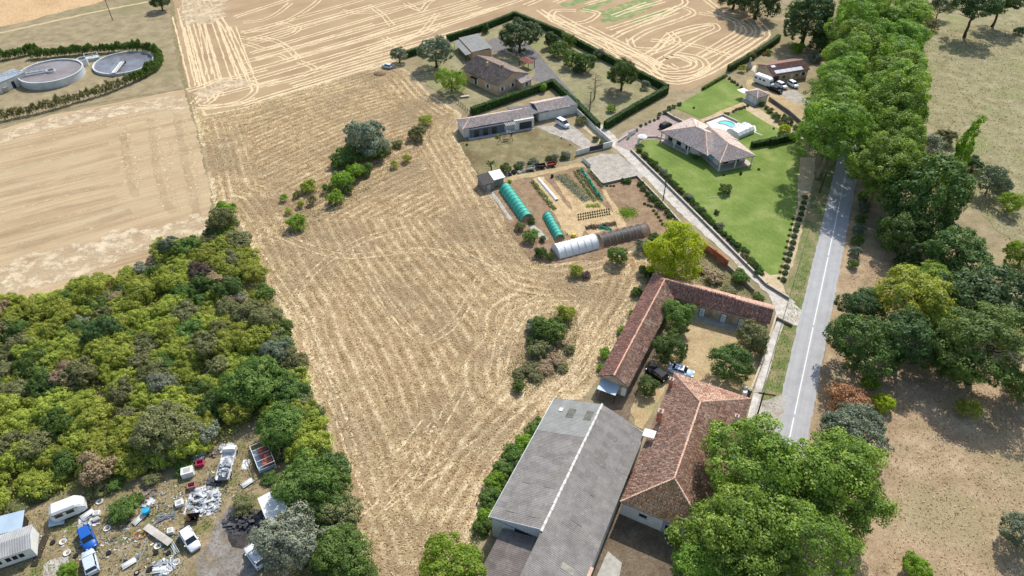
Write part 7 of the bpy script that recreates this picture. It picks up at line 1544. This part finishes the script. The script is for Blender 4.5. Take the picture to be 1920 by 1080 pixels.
# big pale scrap heap and others
def heap(px, py, n, sx, sy, h, seed, m, label, rz=0, s1=.9):
    o = thing('scrap_heap', label, 'heap', G(px, py), rz); stuff(obj('scrap', scrap_mesh('scrap', n, sx, sy, h, seed, .25, s1), m, o)); return o
heap(*Zc(380,760), 130, 2.6, 2.3, .9, 5, M_scrapw, 'large heap of white and grey scrap in the scrapyard'); heap(*Zc(420,880), 40, 1.6, .9, .5, 6, M_scrapw, 'lower spill of pale scrap below the large heap')
heap(*Zc(840,1010), 140, 3.2, 2.0, 1.0, 7, M_scrapd, 'black rubbish heap on scorched ground'); heap(*Zc(490,560), 40, 1.0, .8, .7, 8, M_scrapd, 'small dark scrap pile behind the flatbed truck'); heap(*Zb(570,190), 60, 1.5, 1.6, .5, 9, M_scrapb, 'pile of grey timber and rubble by the thicket'); heap(*Zb(560,265), 40, 1.3, .7, .3, 14, M_scrapw, 'scatter of pale rubble below the timber pile')
heap(*Za(1000,480), 40, 1.6, 1.1, .4, 10, M_scrapw, 'white rubbish heap beside the bright blue car'); heap(*Zc(630,180), 26, 1.0, .8, .6, 11, M_scrapw, 'tangle of pale metal frames under the thicket edge', s1=1.4); heap(*Zb(760,980), 40, 1.6, 1.1, .4, 12, M_scrapw, 'litter of pale scrap at the lower scrapyard', s1=1.3); heap(*Zc(460,250), 24, 1.2, .7, .4, 13, M_scrapb, 'low pile of brown scrap under the thicket edge')
# fridges, tubs, tables, tyres, rods
def whitebox(px, py, sx, sy, sz, rz, label, m=M_white, name='discarded_appliance', cat='appliance', group=None):
    o = thing(name, label, cat, G(px, py), rz, group); MB().box(-sx/2,sx/2,-sy/2,sy/2,0,sz).build('casing', m, o); MB().box(-sx/2+.05,sx/2-.05,-sy/2-.03,-sy/2,.08,sz-.08).build('door', m, o); MB().box(-sx*.3,sx*.3,-sy*.3,sy*.3,sz,sz+.03).build('top_panel', M_conc, o); return o
whitebox(*Zc(205,480), 1.7, 1.3, 1.2, R_(20), 'white metal cabinet frame filled with scrap beside the pink tub'); whitebox(*Zc(110,820), 1.1, .9, .7, R_(25), 'white sink unit standing alone on the yard grass'); whitebox(*Zb(850,590), .8, .8, .7, R_(15), 'white appliance beside the long white table'); whitebox(*Zb(20,390), .9, .7, .6, R_(10), 'white appliance near the thicket edge by the bramble patch'); whitebox(*Zb(10,455), .8, .6, .5, R_(35), 'grey white appliance below the one at the bramble patch', M_conc); whitebox(*Zb(945,265), 1.1, .8, .6, R_(30), 'pale metal box beside the metal rods', M_conc)
def tub(px, py, m, rz, label, s=1.0):
    o = thing('plastic_tub', label, 'tub', G(px, py), rz); w, l, h = .9*s, 1.1*s, .8*s; MB().box(-l/2,l/2,-w/2,w/2,0,.06).box(-l/2,l/2,-w/2,-w/2+.07,0,h).box(-l/2,l/2,w/2-.07,w/2,0,h).box(-l/2,-l/2+.07,-w/2,w/2,0,h).box(l/2-.07,l/2,-w/2,w/2,0,h).build('bin', m, o); MB().box(-l/2-.05,l/2+.05,-w/2-.05,-w/2+.02,h-.08,h).box(-l/2-.05,l/2+.05,w/2-.02,w/2+.05,h-.08,h).build('rim', m, o); return o
tub(*Zc(340,370), mat('pink_plastic', S(196,74,110), S(172,62,96), 2, .5), R_(15), 'bright pink plastic crate beside the pale blue boards'); tub(*Zc(245,625), mat('rose_plastic', S(186,130,124), S(166,112,108), 2, .6), R_(20), 'dusty rose plastic crate below the white cabinet')
slab(*Zc(330,270), 1.9, .6, .3, .36, R_(28), M_sheet, 'pale blue board behind the pink crate', 'board', 'board'); slab(*Zc(310,320), 2.0, .5, .25, .31, R_(28), M_sheet, 'second pale blue board touching the pink crate', 'board', 'board')
slab(*Zc(845,370), 1.1, 1.8, .05, .12, R_(5), M_white, 'white mattress lying on the yard grass', 'mattress', 'mattress'); slab(*Zc(1110,460), 1.6, .8, .05, .3, R_(20), M_conc, 'grey tray in the grass below the cage trailer', 'tray', 'tray')
o = thing('trestle_table', 'long white table slab on the scrapyard grass', 'table', G(*Zb(715,640)), hdg(Zb(600,540), Zb(820,690))); MB().box(-2.6,2.6,-.5,.5,.6,.68).build('table_top', M_wconc, o)
for x in (-2.2,2.2): MB().box(x-.05,x+.05,-.45,.45,0,.6).build('leg', M_conc, o)
o = thing('orange_frame', 'orange metal frame lying in the scrapyard grass', 'frame', G(*Zb(500,625)), R_(14)); MB().box(-.8,.8,-.5,-.42,.3,.4).box(-.8,.8,.42,.5,.3,.4).box(-.8,-.72,-.42,.42,.3,.4).box(.72,.8,-.42,.42,.3,.4).build('rails', M_orange, o)
for x in (-.75,.75): MB().box(x-.04,x+.04,-.04,.04,0,.3).build('foot', M_orange, o)
o = thing('blue_drum', 'sky blue tub on a barrow beside the rubble pile', 'drum', G(*Zb(580,380))); MB().lathe([(.35,.4),(.5,.5),(.55,1.0),(.5,1.05)], 16).build('drum', mat('sky_blue_plastic', S(52,168,206), S(40,146,184), 2, .4), o); MB().box(-.4,.4,-.3,.3,.15,.4).build('barrow', M_dark, o)
def rods(px, py, n, L, spread, rz, seed, label, m=M_zinc):
    o = thing('metal_rods', label, 'rods', G(px, py), rz); rg_ = random.Random(seed)
    for i in range(n): a_ = rg_.uniform(-spread, spread); y = rg_.uniform(-.3,.3); MB().tube([(-L/2*math.cos(a_), -L/2*math.sin(a_)+y, .05+.03*i), (L/2*math.cos(a_), L/2*math.sin(a_)+y, .1+.03*i)], .045, 5).build('rod', m, o)
rods(*Zb(790,420), 12, 2.6, .35, R_(20), 1, 'fan of silver metal rods by the pale metal box'); rods(*Zb(880,770), 9, 2.4, .12, R_(-50), 2, 'bundle of grey metal tubes below the long white table'); rods(*Zb(490,860), 4, 2.6, .3, R_(80), 3, 'few long thin rods in the dry grass'); rods(*Zb(830,970), 9, 2.2, .4, R_(-50), 4, 'tangle of metal rods at the lower scrapyard'); rods(*Zc(190,850), 4, 2.4, .3, R_(95), 5, 'pair of pale poles beside the large scrap heap', M_white); rods(*Zb(230,640), 2, 1.6, .05, R_(45), 6, 'short pale plank in the scrapyard grass', M_scrapb)
TYRE = MB().lathe([(.2,0),(.34,.02),(.36,.1),(.34,.18),(.2,.2),(.18,.1),(.2,0)], 16, caps=False).mesh('tyre', True)
for x, y, f_ in [(600,710,Za),(860,860,Za),(150,825,Zb),(680,825,Zb),(630,1000,Zb),(465,1050,Zb),(340,930,Zb),(820,830,Zb),(600,1020,Zb),(980,575,Zb),(1045,550,Zb),(940,345,Za),(1000,325,Za)]:
    q = G(*f_(x, y)); o = thing('old_tyre', 'old black tyre lying in the scrapyard grass', 'tyre', (q.x, q.y, LAYER[0]), 0, 'old tyres in the scrapyard'); obj('tread', TYRE, M_tyre, o); obj('hub', RIMM, M_conc if x % 2 else M_tyre, o, (0,0,.1))
for i, (x, y, f_) in enumerate([(715,700,Za),(760,825,Za),(130,550,Zb),(45,250,Zb),(910,930,Zb),(700,750,Zb)]):
    q = G(*f_(x, y)); o = thing('enamel_basin', 'white basin lying on the scrapyard ground', 'basin', q, i, 'white basins in the scrapyard'); MB().lathe([(.2,0),(.42,.22),(.46,.22),(.38,.1),(.05,.06)], 14, caps=False).build('bowl', M_white, o, True); MB().lathe([(.44,.21),(.5,.21),(.5,.25),(.44,.25)], 14, caps=False).build('rim', M_white, o)
for x, y, rz, f_, lb in [(380,950,40,Zb,'white plastic bath tub lying in the grass'),(870,585,45,Zc,'cream bath shell lying above the white shed roof'),(490,455,60,Zb,'pale sheet of plastic near the sky blue tub'),(990,400,50,Za,'white panel propped near the old caravan'),(720,1020,10,Zb,'white car bumper on the lower scrapyard')]:
    o = thing('bath_shell', lb, 'bath', G(*f_(x, y)), R_(rz)); MB().loft([[(x_,-w,.35),(x_,-w*.7,.05),(x_,w*.7,.05),(x_,w,.35)] for x_, w in ((-.9,.2),(-.7,.38),(.7,.38),(.9,.2))], False).build('shell', M_white, o, True); MB().box(-.95,.95,-.44,-.36,.32,.38).box(-.95,.95,.36,.44,.32,.38).build('rim', M_white, o)
o = thing('wheelbarrow_hull', 'rusty brown tipping skip in the scrapyard grass', 'skip', G(*Zc(265,985)), R_(10)); MB().add([(-.6,-.4,.2),(.6,-.4,.2),(.6,.4,.2),(-.6,.4,.2),(-.9,-.6,.8),(.9,-.6,.8),(.9,.6,.8),(-.9,.6,.8)], [(3,2,1,0),(0,1,5,4),(1,2,6,5),(2,3,7,6),(3,0,4,7)]).build('hopper', mat('rusty_metal', S(84,58,46), S(62,44,38), 3, .8), o); MB().box(-.5,.5,-.3,.3,0,.2).build('base', M_dkwood, o)

# ================================================================== SMALL GROWTH AND LITTER
def wpoly(px): return np.array([[G(*p).x, G(*p).y] for p in px])
yard_p = wpoly([(0,990),(70,958),(140,940),(240,915),(330,890),(400,870),(470,815),(510,850),(540,900),(430,935),(385,1000),(350,1050),(340,1100),(0,1100)])
ground_cover('yard_weeds', yard_p, 9000, .35, .2, L_olive, 31, 'dry weeds and grass tufts over the scrapyard', 'weeds')
ground_cover('yard_grass', yard_p, 4500, .3, .2, L_green, 32, 'green grass tufts over the scrapyard', 'weeds')
ground_cover('island_weeds', isl, 5000, .6, .22, L_olive, 33, 'dry tangled weeds on the overgrown island in the field', 'weeds')
bank = wpoly([(520,440),(560,360),(600,345),(660,270),(720,262),(780,250),(800,235),(815,250),(790,285),(740,320),(690,360),(640,395),(580,430),(545,450)])
ground_cover('bank_weeds', bank, 7000, .4, .24, L_olive, 34, 'dry grass on the scrubby bank in the field', 'weeds')
barnside = wpoly([(1050,752),(1005,800),(950,860),(915,930),(880,990),(880,1030),(925,1000),(935,950),(1000,850),(1050,775)])
ground_cover('barnside_weeds', barnside, 9000, .9, .24, L_green, 35, 'rank green weeds along the barn wall', 'weeds')
behind = wpoly([(1225,505),(1300,495),(1318,470),(1365,510),(1410,550),(1450,572),(1400,555),(1300,528)])
ground_cover('rough_grass', behind, 7000, .5, .22, L_olive, 36, 'dry rough grass behind the stable roof', 'weeds')
va, vb_ = along(-26, -6.0), along(-26, -2.9)
vergep = np.array([[along(s_, o_).x, along(s_, o_).y] for s_, o_ in ((-8,-5.6),(34,-5.2),(34,-3.1),(-8,-3.1))])
ground_cover('verge_grass', vergep, 6500, .35, .2, L_green, 37, 'green grass growing on the road verge', 'grass')
edgep = wpoly([(352,150),(366,222),(384,290),(396,350),(402,392),(409,390),(402,345),(391,288),(373,222),(360,160)])
ground_cover('field_margin_weeds', edgep, 3500, .4, .22, L_olive, 38, 'dark weeds in the strip between the two stubble fields', 'weeds')
stable_side = wpoly([(1122,712),(1160,640),(1195,570),(1225,515),(1216,512),(1186,560),(1150,628),(1112,700)])
ground_cover('wall_weeds', stable_side, 5000, .7, .22, L_olive, 39, 'weeds along the outer wall of the stable', 'weeds')
gedge = wpoly([(858,262),(905,345),(965,440),(1000,495),(1035,503),(1040,496),(1005,482),(972,436),(912,340),(866,262)])
ground_cover('garden_edge_weeds', gedge, 5000, .5, .22, L_olive, 40, 'dark weeds along the field edge of the vegetable garden', 'weeds')
rg = random.Random(77); cl = [(G(x, y), rg.uniform(3,9)) for x, y in [(340,930),(390,930),(300,960),(240,985),(200,1020),(330,1020),(270,1040),(150,985)]]
for nm, m_, n_, sd_, lb in (('pale_litter', M_scrapw, 330, 1, 'pale litter strewn over the scrapyard ground'), ('dark_litter', M_scrapd, 220, 2, 'dark litter strewn over the scrapyard ground'), ('wood_litter', M_scrapb, 200, 3, 'bits of wood strewn over the scrapyard ground')):
    rg = random.Random(sd_); mb = MB()
    for i in range(n_):
        c, sp_ = rg.choice(cl); x, y = c.x+rg.gauss(0, sp_*.5), c.y+rg.gauss(0, sp_*.4)
        if inside(np.array([[x, y]]), yard_p)[0]: mb.obox((x, y, rg.uniform(.06,.16)), rg.uniform(.08,.5), rg.uniform(.06,.22), rg.uniform(.04,.12), rg.uniform(0,3.1), rg.uniform(-.3,.3))
    o = stuff(mb.build(nm, m_)); o['label'] = lb

L_straw = leafmat('straw_blades', S(152,127,90), S(188,162,121), S(222,202,162), .15, vary=.02)
def scatter(name, poly, n, leaf, m, seed, label, h=.12, tilt=.45, avoid=None, aspect=.3, rows=False):
    r_ = np.random.default_rng(seed); q = r_.uniform(poly.min(0), poly.max(0), (n, 2)); q = q[inside(q, poly)]
    if avoid is not None: q = q[~inside(q, avoid)]
    if rows:   # straw gathers along the harvester's passes
        ix = np.clip(((q[:, 0]-gx[0])/st+.5).astype(int), 0, len(gx)-1); iy = np.clip(((q[:, 1]-gy[0])/st+.5).astype(int), 0, len(gy)-1)
        fx, fy = q[:, 0]-gx[ix], q[:, 1]-gy[iy]; PH = phi.reshape(X.shape); gY, gX = np.gradient(PH, st); ok = (np.abs(gX) < 1.6) & (np.abs(gY) < 1.6)
        pv = PH[iy, ix]+np.where(ok[iy, ix], gX[iy, ix]*fx+gY[iy, ix]*fy, 0)+.5*np.sin(q[:, 0]*.31+np.sin(q[:, 1]*.23)*2)
        patchy = -.1+.6*np.clip(np.hypot(q[:, 0]+8, (q[:, 1]-88)*.8)/26, 0, 1)+.5*np.sin(q[:, 0]*.11+1.7*np.sin(q[:, 1]*.09))*np.cos(q[:, 1]*.13-.8*np.sin(q[:, 0]*.07))
        pa = .22+(.2+.5*patchy)*(.5+.5*np.sin(2*math.pi*pv/1.9))**2.5; pa = np.where(np.minimum(pdist(q, cp), pdist(q, isl)) < 7, pa*1.35, pa); q = q[r_.random(len(q)) < pa*.8]
    C = np.c_[q, r_.uniform(.06, h, len(q))]; Nn = r_.normal(0, tilt, C.shape)+np.array([0, 0, 1.]); Nn /= np.linalg.norm(Nn, axis=1, keepdims=True)
    V, F = leaf_quads(C, Nn, leaf, r_, aspect); o = stuff(obj(name, mesh_np(name, V, F, np.repeat(r_.random(len(q)), 4)), m)); o['label'] = label; return o
near_c = cp.copy()
scatter('loose_straw', near_c, 360000, .38, L_straw, 41, 'loose straw lying in rows on the central stubble field', .14, .4, rows=True)
padd = wpoly([(1600,500),(1690,450),(1780,520),(1920,570),(1980,700),(1980,1110),(1620,1110),(1690,960),(1640,860),(1550,800),(1585,640)])
scatter('dry_tufts', padd, 9000, .4, L_straw, 42, 'dry grass tufts over the paddock beyond the road', .2, .5)
scatter('green_tufts', padd, 3000, .35, L_olive, 43, 'dull green tufts over the paddock beyond the road', .14, .25)
mead = wpoly([(1730,60),(1960,30),(1960,560),(1860,420),(1790,330),(1740,230)])
scatter('meadow_tufts', mead, 9000, .6, L_olive, 44, 'dull grass tufts over the far meadow', .2, .35); scatter('meadow_dry_tufts', mead, 6000, .6, L_straw, 45, 'dry grass tufts over the far meadow', .2, .35)
for x, y, w, m_ in [(30,965,40,L_olive),(75,930,44,L_green),(180,925,44,L_olive),(215,915,36,L_green),(285,905,34,L_olive),(345,885,36,L_green),(520,860,36,L_olive),(505,905,30,L_green),(255,945,30,L_green),(535,935,34,L_olive)]:
    tree('shrub', m_, x, y-8, w, 'ragged bramble bush creeping into the scrapyard edge', .6, 'bramble_bush', 'bush', 'brambles at the scrapyard edge')

sp_ = smooth_path([G(*q) for q in [(1196,284),(1250,338),(1322,408),(1400,488),(1432,518)]], .3); acc = 0; nxt = 1.2
for a, b_ in zip(sp_, sp_[1:]):
    acc += (b_-a).length
    if acc >= nxt:
        acc = 0; nxt = RNG.uniform(.9, 1.9); r_b = RNG.uniform(.45, .95)
        plant('shrub', RNG.choice([L_green, L_oak, L_hedge, L_oak, L_olive]), 'shrub', VL, 'shrub', 'border shrubs along the villa wall', (a.x+RNG.uniform(-.2,.5), a.y+RNG.uniform(-.2,.4)), r_b, RNG.uniform(.8,1.25), parts=('stem','crown'))
